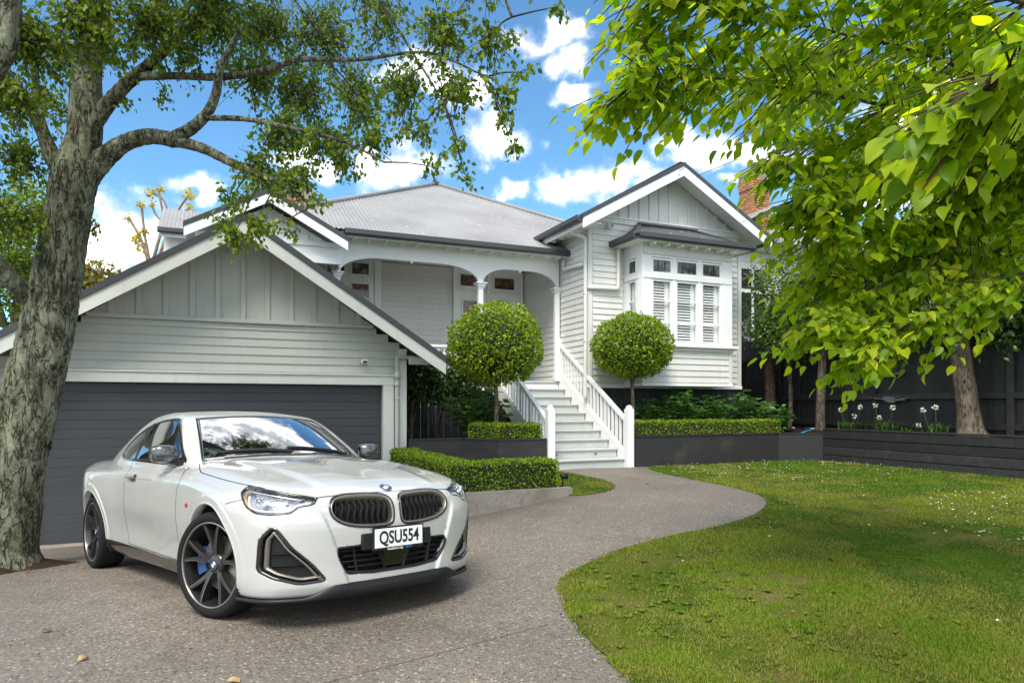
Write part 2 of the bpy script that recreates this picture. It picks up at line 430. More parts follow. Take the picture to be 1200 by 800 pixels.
def surface_nets(f, lo, hi, h):
    """iso-surface of f as quads; the vertices are pulled exactly onto the surface afterwards"""
    ax = [np.arange(lo[k], hi[k] + h, h) for k in range(3)]
    X, Y, Z = ax[0][:, None, None], ax[1][None, :, None], ax[2][None, None, :]
    D = f(X, Y, Z).astype(np.float32); S = D < 0
    nx, ny, nz = D.shape
    c = [(i, j, k) for i in (0, 1) for j in (0, 1) for k in (0, 1)]
    cnt = sum(S[i:nx-1+i, j:ny-1+j, k:nz-1+k].astype(np.int8) for i, j, k in c)
    act = (cnt > 0) & (cnt < 8); I = np.argwhere(act)
    vals = np.stack([D[I[:, 0]+i, I[:, 1]+j, I[:, 2]+k] for i, j, k in c], 1)
    acc = np.zeros((len(I), 3)); num = np.zeros(len(I))
    for m in range(8):
        for n in range(m + 1, 8):
            df = np.abs(np.array(c[m]) - np.array(c[n]))
            if df.sum() != 1: continue
            cr = (vals[:, m] < 0) != (vals[:, n] < 0)
            t = np.where(cr, vals[:, m] / np.where(cr, vals[:, m] - vals[:, n], 1), 0)
            p = np.array(c[m]) + t[:, None] * (np.array(c[n]) - np.array(c[m]))
            acc += np.where(cr[:, None], p, 0); num += cr
    V = np.array(lo) + h * (I + acc / num[:, None])
    idx = np.full(act.shape, -1, np.int64); idx[act] = np.arange(len(I))
    Q = []
    for a in range(3):
        b, d = [(1, 2), (2, 0), (0, 1)][a]
        sl0 = [slice(None)] * 3; sl1 = [slice(None)] * 3; sl0[a] = slice(0, -1); sl1[a] = slice(1, None)
        s0, s1 = S[tuple(sl0)], S[tuple(sl1)]
        E = np.argwhere(s0 != s1)
        E = E[(E[:, b] > 0) & (E[:, d] > 0) & (E[:, b] < D.shape[b]-1) & (E[:, d] < D.shape[d]-1)]
        flip = ~s0[tuple(E.T)]
        def cell(ob, od):
            K = E.copy(); K[:, b] += ob; K[:, d] += od; return idx[tuple(K.T)]
        q = np.stack([cell(-1, -1), cell(0, -1), cell(0, 0), cell(-1, 0)], 1)
        q[flip] = q[flip][:, ::-1]; Q.append(q)
    return V, np.vstack(Q)

M_paint = mat('car_paint_white', (.45, .45, .435), .24, coat=1.0, spec=.5)
M_gloss = mat('gloss_black', (.012, .012, .013), .08, coat=.6)
M_satin = mat('satin_black_plastic', (.012, .012, .013), .45, spec=.3, var=.15, vscale=20)
M_matte = mat('matt_black_plastic', (.006, .006, .0065), .7, spec=.2)
M_grey = mat('dark_grey_plastic', (.045, .047, .05), .5)
M_bronze = mat('cerium_grey_trim', (.28, .255, .22), .38, metal=.85)
M_chrome = mat('chrome', (.75, .76, .78), .08, metal=1)
M_lampdark = mat('lamp_housing', (.34, .35, .37), .25, metal=.3, coat=.6, col2=(.06, .062, .066), mixscale=13, mixrange=(.44, .58))
M_rubber = mat('tyre_rubber', (.011, .011, .012), .8, spec=.2, bump=.3, bscale=60, var=.2)
M_rimblk = mat('rim_black', (.018, .017, .017), .3, coat=.4)
M_rimcut = mat('rim_machined', (.30, .27, .24), .3, metal=.9)
M_disc = mat('brake_steel', (.30, .29, .28), .4, metal=.9)
M_blue = mat('caliper_blue', (.02, .07, .20), .35, coat=.5)
M_seat = mat('seat_leather', (.02, .02, .021), .5, var=.2, bump=.2)
M_inter = mat('cabin_trim', (.03, .031, .032), .6)
M_white = mat('plate_white', (.75, .76, .76), .4)
M_ink = mat('plate_ink', (.008, .008, .01), .4)
M_bblue = mat('badge_blue', (.02, .15, .5), .2, coat=1)
M_bwhite = mat('badge_white', (.8, .8, .8), .2, coat=1)
M_red = mat('badge_red', (.5, .02, .02), .3)
M_amber = mat('lamp_amber', (.55, .30, .10), .2, metal=.3)
M_glassw = glass('windscreen_glass', (.80, .90, .84), alpha=.62, ior=1.9, gain=3.2)
M_glassd = glass('side_glass', (.80, .88, .82), alpha=.62, ior=1.6, gain=1.6)
M_lens = glass('lamp_lens', (.95, .97, 1.0), alpha=.95)
M_mirror = mat('mirror_glass', (.6, .62, .65), .03, metal=1)
M_tail = mat('tail_lamp', (.25, .01, .01), .15, coat=1)

def build_car(root):
    def part(name, V, F, m, parent=root, smooth=True, normals=None):
        V = np.asarray(V, float)
        if normals is not None:                     # wind every face to agree with its surface normals
            G_ = []
            for f in F:
                f = np.array(f); fn_ = np.cross(V[f[:, 1]] - V[f[:, 0]], V[f[:, 2]] - V[f[:, 0]]); bad = (fn_ * np.asarray(normals)[f].mean(1)).sum(1) < 0
                f[bad] = f[bad][:, ::-1]; G_.append(f)
            F = G_
        return newobj(name, mesh_np(V, F, m, smooth, normals), parent)
    # ---- painted shell
    fo = lambda x, y, z: body_outer(x, y, z)[0]
    V, Q = surface_nets(car_sdf, (-2.36, -1.0063, .12), (2.28, 1.0063, 1.46), .0125)
    G = grad(car_sdf, V); g2 = (G * G).sum(1)
    for _ in range(2):
        d = car_sdf(*V.T)
        V = V - np.clip(d / np.maximum(g2, .3), -.006, .006)[:, None] * G
    N = grad(car_sdf, V, 3e-3); N /= np.linalg.norm(N, axis=1)[:, None] + 1e-9
    bo = part('body', V, [Q], M_paint, normals=N); bo.data.materials.append(M_inter)
    deep = fo(*V.T) < -.02
    bo.data.polygons.foreach_set('material_index', deep[Q].all(1).astype(np.int32))
    def march(O, Dv):
        O = np.array(O, float); Dv = np.asarray(Dv, float); t = np.zeros(len(O))
        for _ in range(60):
            q_ = fo(*(O + Dv * t[:, None]).T); t += np.clip(q_ * .9, -.1, .4)
            if np.abs(q_).max() < 2e-4: break
        P = O + Dv * t[:, None]; n = grad(fo, P, 4e-3); n /= np.linalg.norm(n, axis=1)[:, None] + 1e-9
        return P, n
    # projections of 2-D outlines onto the shell
    def front(P2, s=1):
        P2 = np.asarray(P2); O = np.stack([np.full(len(P2), 2.5), s * P2[:, 0], P2[:, 1]], 1)
        return march(O, np.tile([-1., 0, 0], (len(P2), 1)))
    def lampd(P2, s=1):
        P2 = np.asarray(P2); r = 2.9
        O = np.stack([-.6 * P2[:, 0] + .8 * r, s * (.8 * P2[:, 0] + .6 * r), P2[:, 1]], 1)
        return march(O, np.tile([-.8, -.6 * s, 0], (len(P2), 1)))
    def side(P2, s=1):
        P2 = np.asarray(P2); O = np.stack([P2[:, 0], np.full(len(P2), s * 1.15), P2[:, 1]], 1)
        return march(O, np.tile([0, -1. * s, 0], (len(P2), 1)))
    def top(P2, s=1):
        P2 = np.asarray(P2); O = np.stack([P2[:, 0], s * P2[:, 1], np.full(len(P2), 1.6)], 1)
        return march(O, np.tile([0, 0, -1.], (len(P2), 1)))
    def fill(P2, step=.025):
        P2 = ccw(np.asarray(P2)); n = len(P2); lo, hi = P2.min(0), P2.max(0)
        gx, gy = np.meshgrid(np.arange(lo[0], hi[0], step), np.arange(lo[1], hi[1], step)); G = np.stack([gx.ravel(), gy.ravel()], 1)
        G = G[poly_sdf(P2, G[:, 0], G[:, 1]) < -step * .5]
        r = delaunay_2d_cdt([Vector(p) for p in np.vstack([P2, G])], [], [list(range(n))], 1, 1e-6)
        return np.array([tuple(v) for v in r[0]]), np.array([list(f) for f in r[2] if len(f) == 3])
    def patch(name, P2, pj, s, off, m, parent=root, step=.025, smooth=True):
        A, T = fill(P2, step); P, n = pj(A, s)
        return part(name, P + n * off, [T], m, parent, smooth, n)
    def ring(name, P2, pj, s, rows, m, parent=root):
        """bead along an outline; rows = [(inset, height)...]"""
        P2 = ccw(np.asarray(P2)); V = []; k = len(P2)
        for ins, hgt in rows:
            P, n = pj(inset(P2, ins), s); V.append(P + n * hgt)
        F = [(i*k+j, i*k+(j+1) % k, (i+1)*k+(j+1) % k, (i+1)*k+j) for i in range(len(rows)-1) for j in range(k)]
        return part(name, np.vstack(V), [np.array(F)], m, parent, True)
    def strip(name, P2, pj, s, wd, hgt, m, parent=root, sub=6, lift=.0006):
        """narrow raised line along an open path on the shell"""
        C = catmull(P2, sub); T = np.gradient(C, axis=0); T /= np.linalg.norm(T, axis=1)[:, None] + 1e-9
        Nn = np.stack([-T[:, 1], T[:, 0]], 1); V = []
        for o_, h_ in ((-.5, lift), (-.4, lift + hgt), (.4, lift + hgt), (.5, lift)):
            P, n = pj(C + Nn * wd * o_, s); V.append(P + n * h_)
        k = len(C); F = [(i*k+j, i*k+j+1, (i+1)*k+j+1, (i+1)*k+j) for i in range(3) for j in range(k-1)]
        return part(name, np.vstack(V), [np.array(F)], m, parent, True)
    # ---- windscreen
    ns, nt = 33, 15; S_, T_ = np.meshgrid(np.linspace(-1, 1, ns), np.linspace(0, 1, nt))
    def wgrid(X0b, X0t, wb, wt):
        a = S_ * (wb + (wt - wb) * T_); X = wind_x(X0b + (X0t - X0b) * T_, np.abs(a)); return np.stack([X.ravel(), a.ravel()], 1)
    def quads(nr, nc): return np.array([(i*nc+j, i*nc+j+1, (i+1)*nc+j+1, (i+1)*nc+j) for i in range(nr-1) for j in range(nc-1)])
    P, n = top(wgrid(.835, .235, .656, .514)); part('windscreen', P + n * .0012, [quads(nt, ns)], M_glassw, normals=n)
    def wring(name, ob, it, m, h0, h1):
        out = wgrid(*ob).reshape(nt, ns, 2); inn = wgrid(*it).reshape(nt, ns, 2)
        bd = lambda g: np.vstack([g[0, :], g[1:, -1], g[-1, -2::-1], g[-2:0:-1, 0]])
        A, B = bd(out), bd(inn); k = len(A)
        PA, nA = top(A); PB, nB = top(B)
        W = np.vstack([PA + nA * h0, PA + nA * h1, PB + nB * h1, PB + nB * (h0 - .004)])
        F = [(i*k+j, i*k+(j+1) % k, (i+1)*k+(j+1) % k, (i+1)*k+j) for i in range(3) for j in range(k)]
        part(name, W, [np.array(F)], m)
    wring('windscreen_surround', (.846, .228, .664, .522), (.815, .252, .640, .500), M_gloss, .0, .004)
    # ---- rear window (same idea, seen from behind only)
    a = S_ * (.52 - .06 * T_); X = -1.66 + .75 * T_ + .12 * (np.abs(a) / .6)**2
    P, n = top(np.stack([X.ravel(), a.ravel()], 1)); part('rear_window', P + n * .0015, [quads(nt, ns)], M_glassd, normals=n)
    dl = resample(chaikin(DLO, 2), 90)
    for s in (-1, 1):
        # ---- side glass, its gloss frame and the pillar between door and quarter glass
        patch('side_window', dl, side, s, .0012, M_glassd)
        ring('window_frame', dl, side, s, [(-.010, -.001), (-.008, .004), (.004, .005), (.012, .003), (.014, -.004)], M_gloss)
        strip('window_pillar', [(-.50, .985), (-.53, 1.12), (-.56, 1.30)], side, s, .05, .003, M_satin, lift=.002)
        # ---- kidney grille: recess back, vertical slats, frame
        kp = resample(chaikin(KIDNEY, 2), 72)
        gr = patch('grille', inset(kp, -.006), front, s, -.045, M_matte)
        for k in range(9):
            a0 = .075 + k * .042; zz = np.linspace(.575, .745, 9)
            sl = np.stack([a0 + .010 * np.sin((zz - .575) / .17 * 2 * PI), zz], 1)
            sl = sl[poly_sdf(kp, sl[:, 0], sl[:, 1]) < -.004]
            if len(sl) < 4: continue
            P, n = front(sl, s); Wd = np.array([0, .0085, 0])
            L = np.vstack([P + n * -.042 - Wd, P + n * -.016 - Wd * .35, P + n * -.016 + Wd * .35, P + n * -.042 + Wd]); q = len(sl)
            part('grille_slat', L, [np.array([(i*q+j, i*q+j+1, (i+1)*q+j+1, (i+1)*q+j) for i in range(3) for j in range(q-1)])], M_matte, gr)
        ring('grille_frame', inset(kp, -.012), front, s, [(-.002, -.003), (.0, .004), (.010, .006), (.012, .003)], M_gloss, gr)
        ring('grille_frame', inset(kp, -.001), front, s, [(-.002, .001), (.0, .005), (.007, .005), (.010, -.001), (.011, -.045)], M_bronze, gr)
        # ---- corner air intake with its bright inner frame
        fp = resample(chaikin(FANG, 1, .12), 90)
        fg = patch('corner_intake', inset(fp, -.008), front, s, -.042, M_satin)
        ring('intake_rim', inset(fp, -.008), front, s, [(-.002, -.002), (.0, .002), (.011, .002), (.014, -.006), (.016, -.045)], M_gloss, fg)
        ring('intake_trim', inset(fp, .016), front, s, [(.0, -.020), (.001, -.008), (.010, -.010), (.016, -.030)], M_bronze, fg)
        for zb in (.36, .43):
            xs = np.linspace(.56, .79, 9); bar = np.stack([xs, np.full(9, zb)], 1); bar = bar[poly_sdf(fp, bar[:, 0], bar[:, 1]) < -.012]
            if len(bar) > 2:
                P, n = front(bar, s); q = len(bar); up = np.array([0, 0, .012])
                L = np.vstack([P + n * -.04 - up, P + n * -.018, P + n * -.04 + up * .3])
                part('intake_slat', L, [np.array([(i*q+j, i*q+j+1, (i+1)*q+j+1, (i+1)*q+j) for i in range(2) for j in range(q-1)])], M_matte, fg)
        # ---- headlamp: housing in the recess, lens tubes, light guides, clear cover
        lp = resample(chaikin(LAMP, 1, .15), 84)
        hl = patch('headlight', inset(lp, -.002), lampd, s, -.016, M_lampdark)
        ring('lamp_rim', inset(lp, -.006), lampd, s, [(-.002, -.001), (.0, .002), (.005, .0015), (.007, -.006), (.008, -.020)], M_gloss, hl)
        for (sc, zc, rr) in ((-.520, .738, .027), (-.605, .728, .024), (-.680, .722, .018)):
            P, n = lampd(np.array([(sc, zc)]), s); c = P[0] - np.array([.8, .6 * s, 0]) * .019
            b = MB().lathe([(rr, 0), (rr, .012), (rr * .82, .015), (rr * .72, .008), (rr * .70, .002)], 6, 'x'); W = np.vstack(b.V)
            W = W @ np.array(Matrix.Rotation(math.atan2(.6 * s, .8), 3, 'Z')).T + c
            part('lamp_projector', W, [np.array(b.F)], M_chrome, hl)
            b = MB().lathe([(rr * .72, .003), (rr * .5, .009), (rr * .25, .011), (.001, .012)], 12, 'x'); W = np.vstack(b.V) @ np.array(Matrix.Rotation(math.atan2(.6 * s, .8), 3, 'Z')).T + c
            part('lamp_bulb', W, [np.array(b.F)], M_lampdark, hl)
        lpts = [(-.452, .775), (-.462, .715), (-.515, .690), (-.60, .682), (-.70, .684), (-.745, .712), (-.82, .727)]
        strip('light_guide', lpts, lampd, s, .013, .006, M_bwhite, hl, lift=-.012)
        strip('light_guide', [(-.47, .80), (-.56, .785), (-.68, .762), (-.80, .738)], lampd, s, .010, .005, M_chrome, hl, lift=-.012)
        strip('lamp_reflector', [(-.425, .80), (-.432, .74), (-.47, .695)], lampd, s, .016, .004, M_amber, hl, lift=-.011)
        patch('lamp_cover', inset(lp, .004), lampd, s, -.0015, M_lens, hl)
        # ---- door, shut lines, handle, skirt, badge
        strip('door_gap', [(.74, .93), (.86, .86), (.815, .77), (.79, .62), (.80, .45), (.84, .30), (.40, .285)], side, s, .005, .0004, M_matte)
        strip('door_gap', [(-.55, .985), (-.47, .90), (-.455, .80), (-.475, .55), (-.44, .36), (-.38, .30), (.40, .285)], side, s, .005, .0004, M_matte)
        strip('bonnet_gap', [(.72, .70), (1.0, .797), (1.14, .812), (1.42, .805), (1.70, .775), (1.86, .725)], top, s, .006, .0004, M_matte)
        strip('bumper_gap', [(1.69, .722), (1.76, .738), (1.83, .752)], side, s, .004, .0004, M_matte)
        hd = patch('door_handle', resample(chaikin([(-.375, .868), (-.155, .872), (-.145, .815), (-.365, .81)], 2), 30), side, s, .0006, M_paint, step=.02)
        strip('handle_bar', [(-.37, .853), (-.26, .856), (-.16, .858)], side, s, .022, .022, M_paint, hd)
        patch('handle_recess', resample(chaikin([(-.32, .84), (-.17, .842), (-.16, .815), (-.31, .812)], 2), 24), side, s, .0014, M_grey, hd, step=.02)
        patch('side_skirt', resample(np.array([(-.99, .30), (-.5, .29), (.4, .275), (.86, .285), (1.03, .29), (1.03, .19), (.5, .185), (-.5, .18), (-.99, .18)]), 90), side, s, .006, M_gloss, step=.03)
        patch('side_badge', np.array([(1.00, .672), (1.045, .672), (1.055, .698), (1.01, .698)]), side, s, .004, M_red, step=.02)
        # ---- wheel arch lip and liner
        for ax in (AXF, AXR):
            th = np.linspace(-.30, PI + .30, 61); V = []
            th = th[.338 + .38 * np.sin(th) > .19]; k = len(th)
            for r_, h_ in ((.388, -.001), (.385, .002), (.377, .0025), (.372, .0), (.370, -.05)):
                P, n = side(np.stack([ax + r_ * np.cos(th), .338 + r_ * np.sin(th)], 1), s); V.append(P + n * h_)
            part('arch_lip', np.vstack(V), [quads(5, k)], M_paint)
        for ax in (AXF, AXR):
            b = MB()
            th = np.linspace(-.35, PI + .35, 25); rows = []
            for yy in (.545, .80): rows.append(np.stack([ax + .371 * np.cos(th), np.full(25, s * yy), .338 + .371 * np.sin(th)], 1))
            cap = np.stack([ax + .05 * np.cos(th), np.full(25, s * .545), .338 + .05 * np.sin(th)], 1)
            W = np.vstack([cap] + rows); part('arch_liner', W, [quads(3, 25)], M_matte)
        # ---- mirror
        mb = MB(); cx, cy, cz = .47, s * .872, 1.035; prof = []
        for t, kx, kz in ((-1, .35, .62), (-.82, .78, .86), (-.3, 1, 1), (.3, 1, .98), (.8, .82, .86), (1, .45, .6)):
            th = np.arange(20) * 2 * PI / 20; e = .55
            xx = .085 * kx * np.sign(np.cos(th)) * np.abs(np.cos(th))**e; z2 = .066 * kz * np.sign(np.sin(th)) * np.abs(np.sin(th))**e
            xx = np.where(xx < 0, xx * .55, xx)
            prof.append(np.stack([cx + xx, np.full(20, cy + t * .088), cz + z2 + .012 * t * s * 0], 1))
        k = 20; F = [(i*k+j, i*k+(j+1) % k, (i+1)*k+(j+1) % k, (i+1)*k+j) for i in range(5) for j in range(k)]
        mb.add(np.vstack(prof), F + [tuple(range(20)), tuple(range(100, 120))[::-1]])
        mr = mb.build('wing_mirror', M_mcap, root, True)
        MB().box(cx - .052, cx - .047, cy - .085, cy + .085, cz - .045, cz + .045).build('mirror_glass', M_mirror, mr)
        MB().prism([(-.05, -.022), (.06, -.022), (.05, .022), (-.04, .022)], lambda p, q: (cx + p + .02, s * .72, .955 + q), lambda p, q: (cx + p, s * .83, .985 + q)).build('mirror_arm', M_satin, mr)
        strip('mirror_light', [(0, 0), (1, 0)], lambda P, s_: (np.stack([np.full(len(P), cx + .088), cy - .07 + .14 * P[:, 0], cz - .02 + P[:, 1]], 1), np.tile([1., 0, 0], (len(P), 1))), s, .012, .003, M_gloss, mr)
        # ---- tail lamp
        patch('tail_light', resample(chaikin([(.42, .86), (.78, .90), (.80, .80), (.45, .77)], 2), 40), lambda P2, s_: march(np.stack([np.full(len(P2), -2.6), s_ * P2[:, 0], P2[:, 1]], 1), np.tile([1., 0, 0], (len(P2), 1))), s, .003, M_tail)
    # ---- lower grille
    ip = resample(chaikin(INTAKE, 1), 90)
    ik = patch('lower_grille', inset(ip, -.006), front, 1, -.065, M_matte)
    ring('grille_rim', inset(ip, -.010), front, 1, [(-.002, -.002), (.0, .003), (.012, .003), (.015, -.006), (.016, -.07)], M_satin, ik)
    for zb in (.318, .352, .386, .420):
        xs = np.linspace(-.40, .40, 25); bar = np.stack([xs, np.full(25, zb)], 1); bar = bar[poly_sdf(ip, xs, bar[:, 1]) < -.004]
        P, n = front(bar); q = len(bar); up = np.array([0, 0, .006])
        L = np.vstack([P + n * -.06 - up, P + n * -.022 - up * .6, P + n * -.022 + up * .6, P + n * -.06 + up])
        part('grille_bar', L, [np.array([(i*q+j, i*q+j+1, (i+1)*q+j+1, (i+1)*q+j) for i in range(3) for j in range(q-1)])], M_satin, ik)
    for y0, y1 in ((-.30, -.27), (.30, .27), (-.13, -.07), (.13, .07)):
        zz = np.linspace(.285, .445, 6); P, n = front(np.stack([np.linspace(y1, y0, 6), zz], 1)); wd = np.array([0, .006, 0])
        L = np.vstack([P + n * -.06 - wd, P + n * -.018 - wd, P + n * -.018 + wd, P + n * -.06 + wd])
        part('grille_bar', L, [np.array([(i*6+j, i*6+j+1, (i+1)*6+j+1, (i+1)*6+j) for i in range(3) for j in range(5)])], M_satin, ik)
    patch('radar_panel', np.array([(-.075, .30), (.075, .30), (.10, .42), (-.10, .42)]), front, 1, -.02, M_gloss, ik)
    # ---- front splitter
    Y = np.linspace(-.84, .84, 49); rows = []; tp = .170 + .062 * (1 - sstep(.40, .60, np.abs(Y)))
    for k_, o_ in ((1.0, .0), (.93, .012), (.3, .020), (0., .010), (-.05, -.10)):
        zz = .148 + (tp - .148) * k_
        P, n = front(np.stack([Y, np.maximum(zz, .19)], 1)); P = P + n * o_; P[:, 2] = zz; rows.append(P)
    part('front_splitter', np.vstack(rows), [quads(5, 49)], M_satin)
    # ---- number plate
    P, n = front(np.array([(0., .48)])); px_ = P[0, 0] + .004
    hold = MB().cbox(px_ - .03, px_ + .006, -.262, .262, .418, .520, .006).build('plate_holder', M_satin, root)
    fr = MB().cbox(px_ + .004, px_ + .016, -.196, .196, .405, .552, .005).build('plate_frame', M_gloss, hold)
    pl = MB().cbox(px_ + .014, px_ + .0195, -.182, .182, .423, .541, .002).build('number_plate', M_white, root)
    def text(name, body, size, loc, m, parent, rot=(R(90), 0, R(90)), sx=1., ext=.0008, bold=.006):
        cu = bpy.data.curves.new('t', 'FONT'); cu.body = body; cu.size = size; cu.align_x = 'CENTER'; cu.align_y = 'CENTER'; cu.extrude = ext; cu.offset = bold * size
        o = bpy.data.objects.new('t', cu); COL.objects.link(o); dg = bpy.context.evaluated_depsgraph_get()
        me = bpy.data.meshes.new_from_object(o.evaluated_get(dg)); bpy.data.objects.remove(o)
        me.materials.clear(); me.materials.append(m); b = newobj(name, me, parent); b.location = loc; b.rotation_euler = rot; b.scale = (sx, 1, 1); return b
    text('plate_lettering', 'QSU554', .112, (px_ + .0200, 0, .481), M_ink, pl, sx=.78, bold=.022)
    text('dealer_lettering', 'Auckland City', .021, (px_ + .0165, -.03, .412), M_white, hold)
    text('dealer_lettering', 'BMW', .021, (px_ + .0165, .075, .412), M_bblue, hold)
    # ---- roundel on the nose
    P, n = front(np.array([(0., .787)])); nb = n[0]; q = Vector(nb).to_track_quat('Z', 'Y').to_matrix()
    def disc(name, r0, r1, h, a0, a1, m, parent, c, qm):
        th = np.linspace(a0, a1, 25); b = MB()
        W = [(r1 * math.cos(t), r1 * math.sin(t), h) for t in th] + [(r0 * math.cos(t), r0 * math.sin(t), h) for t in th]
        W += [(r1 * math.cos(t), r1 * math.sin(t), 0) for t in th]
        F = [(j, j+1, 25+j+1, 25+j) for j in range(24)] + [(50+j, 50+j+1, j+1, j) for j in range(24)]
        b.add(np.array([tuple(qm @ Vector(p)) for p in W]) + np.array(c), F); return b.build(name, m, parent)
    def roundel(c, qm, r, parent):
        o = disc('badge', r * .62, r, .0030, 0, 2 * PI, M_ink, parent, c, qm)
        disc('badge_ring', r * .93, r, .0042, 0, 2 * PI, M_chrome, o, c, qm)
        for k in range(4): disc('badge_quarter', .0, r * .62, .0036, k * PI / 2, (k + 1) * PI / 2, M_bblue if k % 2 else M_bwhite, o, c, qm)
        return o
    roundel(P[0] + nb * .001, q, .041, root)
    strip('bonnet_gap', [(2.065, -.60), (2.10, -.35), (2.112, 0.), (2.10, .35), (2.065, .60)], top, 1, .006, .0004, M_matte)
    # ---- tow cover seam, wipers
    patch('tow_cover', resample(chaikin([(-.50, .54), (-.42, .535), (-.42, .475), (-.50, .48)], 2), 30), front, 1, .0008, M_paint, step=.02)
    for s, a0, a1 in ((1, .52, -.05), (1, -.02, -.50)):
        strip('wiper', [(wind_x(.80, abs(a0)), a0), (wind_x(.765, abs((a0 + a1) / 2)), (a0 + a1) / 2), (wind_x(.755, abs(a1)), a1)], top, 1, .018, .012, M_satin, lift=.006)
    # ---- cabin
    db = MB(); ds = np.linspace(-.68, .68, 9)
    db.prism([(.66, .93), (.52, .975), (.30, .965), (.16, .90), (.18, .70), (.60, .60)], lambda p, q: (p, -.60, q), lambda p, q: (p, .60, q)); db.build('dashboard', M_inter, root)
    st = empty('steering_wheel', (.10, -.36, .93), parent=root); st.rotation_euler = (0, R(-22), 0)
    th = np.linspace(0, 2 * PI, 33); MB().tube(np.stack([np.zeros(33), .182 * np.cos(th), .182 * np.sin(th)], 1), .016, 8).build('rim', M_inter, st, True)
    MB().cbox(-.01, .05, -.07, .07, -.05, .06, .02).build('hub', M_inter, st)
    for sg in (-1, 1): MB().cbox(.0, .015, min(sg * .06, sg * .18), max(sg * .06, sg * .18), -.018, .018, .005).build('spoke', M_inter, st)
    for y0 in (-.36, .36):
        for x0, hz in ((-.38, 1.02), (-1.02, .95)):
            se = empty('seat', (x0, y0, .40), parent=root)
            MB().prism([(.05, .02), (.52, .06), (.54, .16), (.10, .12)], lambda p, q: (p, -.24, q), lambda p, q: (p, .24, q)).build('cushion', M_seat, se)
            bk = MB(); zz = np.linspace(.05, hz - .40 + .0, 9); pr = []
            for z_ in zz:
                wd = .25 - .06 * max(0, (z_ - .35) / .3); xx = .06 - .24 * (z_ / .65); thn = .075
                t_ = np.arange(12) * 2 * PI / 12; pr.append(np.stack([xx + thn * np.cos(t_), wd * np.sign(np.sin(t_)) * np.abs(np.sin(t_))**.6, np.full(12, z_)], 1))
            F = [(i*12+j, i*12+(j+1) % 12, (i+1)*12+(j+1) % 12, (i+1)*12+j) for i in range(8) for j in range(12)]
            bk.add(np.vstack(pr), F + [tuple(range(96, 108))]); bk.build('backrest', M_seat, se, True)
            hr = MB(); pr = []
            for t, kk in ((-1, .6), (-.6, .95), (0, 1), (.6, .95), (1, .6)):
                t_ = np.arange(12) * 2 * PI / 12; pr.append(np.stack([-.19 + .05 * kk * np.cos(t_), .125 * kk * np.sin(t_), np.full(12, hz - .40 + .085 + t * .075)], 1))
            hr.add(np.vstack(pr), [(i*12+j, i*12+(j+1) % 12, (i+1)*12+(j+1) % 12, (i+1)*12+j) for i in range(4) for j in range(12)] + [tuple(range(12))[::-1], tuple(range(48, 60))]); hr.build('headrest', M_seat, se, True)
    # ---- wheels
    def wheel(ax, s, steer):
        w_ = empty('wheel', (ax, s * .795, TYRE), parent=root); w_.rotation_euler = (0, 0, steer)
        o = s                                                    # outward along y
        r = TYRE
        MB().lathe([(.262, o * -.10), (.280, o * -.112), (r - .022, o * -.112), (r - .006, o * -.095), (r, o * -.07), (r, o * .07), (r - .006, o * .095), (r - .022, o * .112), (.282, o * .114), (.266, o * .104), (.262, o * .09)], 64, 'y').build('tyre', M_rubber, w_, True)
        rm = MB().lathe([(.268, o * .104), (.260, o * .108), (.254, o * .098), (.248, o * .05), (.235, o * -.06), (.262, o * -.10)], 64, 'y').build('rim', M_rimblk, w_, True)
        ring_ = MB().lathe([(.269, o * .1055), (.266, o * .1095), (.259, o * .109), (.257, o * .1035)], 64, 'y').build('rim_edge', M_rimcut, rm, True)
        for k in range(5):
            for e in (-1, 1):
                t0 = 2 * PI * k / 5 + .31; 
                def sp(u_, vv, hh):                              # along the spoke, across it, outward
                    an = t0 + e * (.06 + .20 * u_); rr = .055 + (.260 - .055) * u_
                    return (rr * math.cos(an) - vv * math.sin(an), o * hh, rr * math.sin(an) + vv * math.cos(an))
                us = np.linspace(0, 1, 6); W = []
                for u_ in us:
                    w0 = .017 - .004 * u_; h_ = .062 + .036 * u_**.8
                    W += [sp(u_, -w0, h_ - .045), sp(u_, -w0 * .8, h_), sp(u_, w0 * .8, h_), sp(u_, w0, h_ - .045)]
                F = [(i*4+j, i*4+j+1, (i+1)*4+j+1, (i+1)*4+j) for i in range(5) for j in range(3)]
                b = MB(); b.add(W, F); sk = b.build('spoke', M_rimblk, w_)
                W = []
                for u_ in us[1:]:
                    h_ = .062 + .036 * u_**.8 + .0012; w0 = .017 - .004 * u_
                    W += [sp(u_, e * w0 * .78, h_), sp(u_, e * w0 * (.78 - .45 * u_), h_)]
                b = MB(); b.add(W, [(i*2, i*2+1, i*2+3, i*2+2) for i in range(4)]); b.build('spoke_face', M_rimcut, sk)
        hb = MB().lathe([(.07, o * .03), (.066, o * .058), (.05, o * .066), (.034, o * .067), (.032, o * .072), (.001, o * .072)], 32, 'y').build('hub', M_rimblk, w_, True)
        roundel((0, o * .0725, 0), Vector((0, o, 0)).to_track_quat('Z', 'Y').to_matrix(), .031, hb)
        for k in range(5):
            t = 2 * PI * k / 5 + .3; MB().lathe([(.009, o * .05), (.009, o * .068), (.001, o * .069)], 8, 'y', (.052 * math.cos(t), 0, .052 * math.sin(t))).build('wheel_bolt', M_grey, hb)
        MB().lathe([(.06, o * -.005), (.17, o * -.005), (.17, o * .015), (.06, o * .015)], 40, 'y').build('brake_disc', M_disc, w_)
        cb = MB(); th = np.linspace(R(150), R(205), 9) if ax > 0 else np.linspace(R(-25), R(30), 9)
        W = [(rr * math.cos(t), o * hh, rr * math.sin(t)) for rr, hh in ((.115, .045), (.195, .045), (.195, -.03), (.115, -.03)) for t in th]
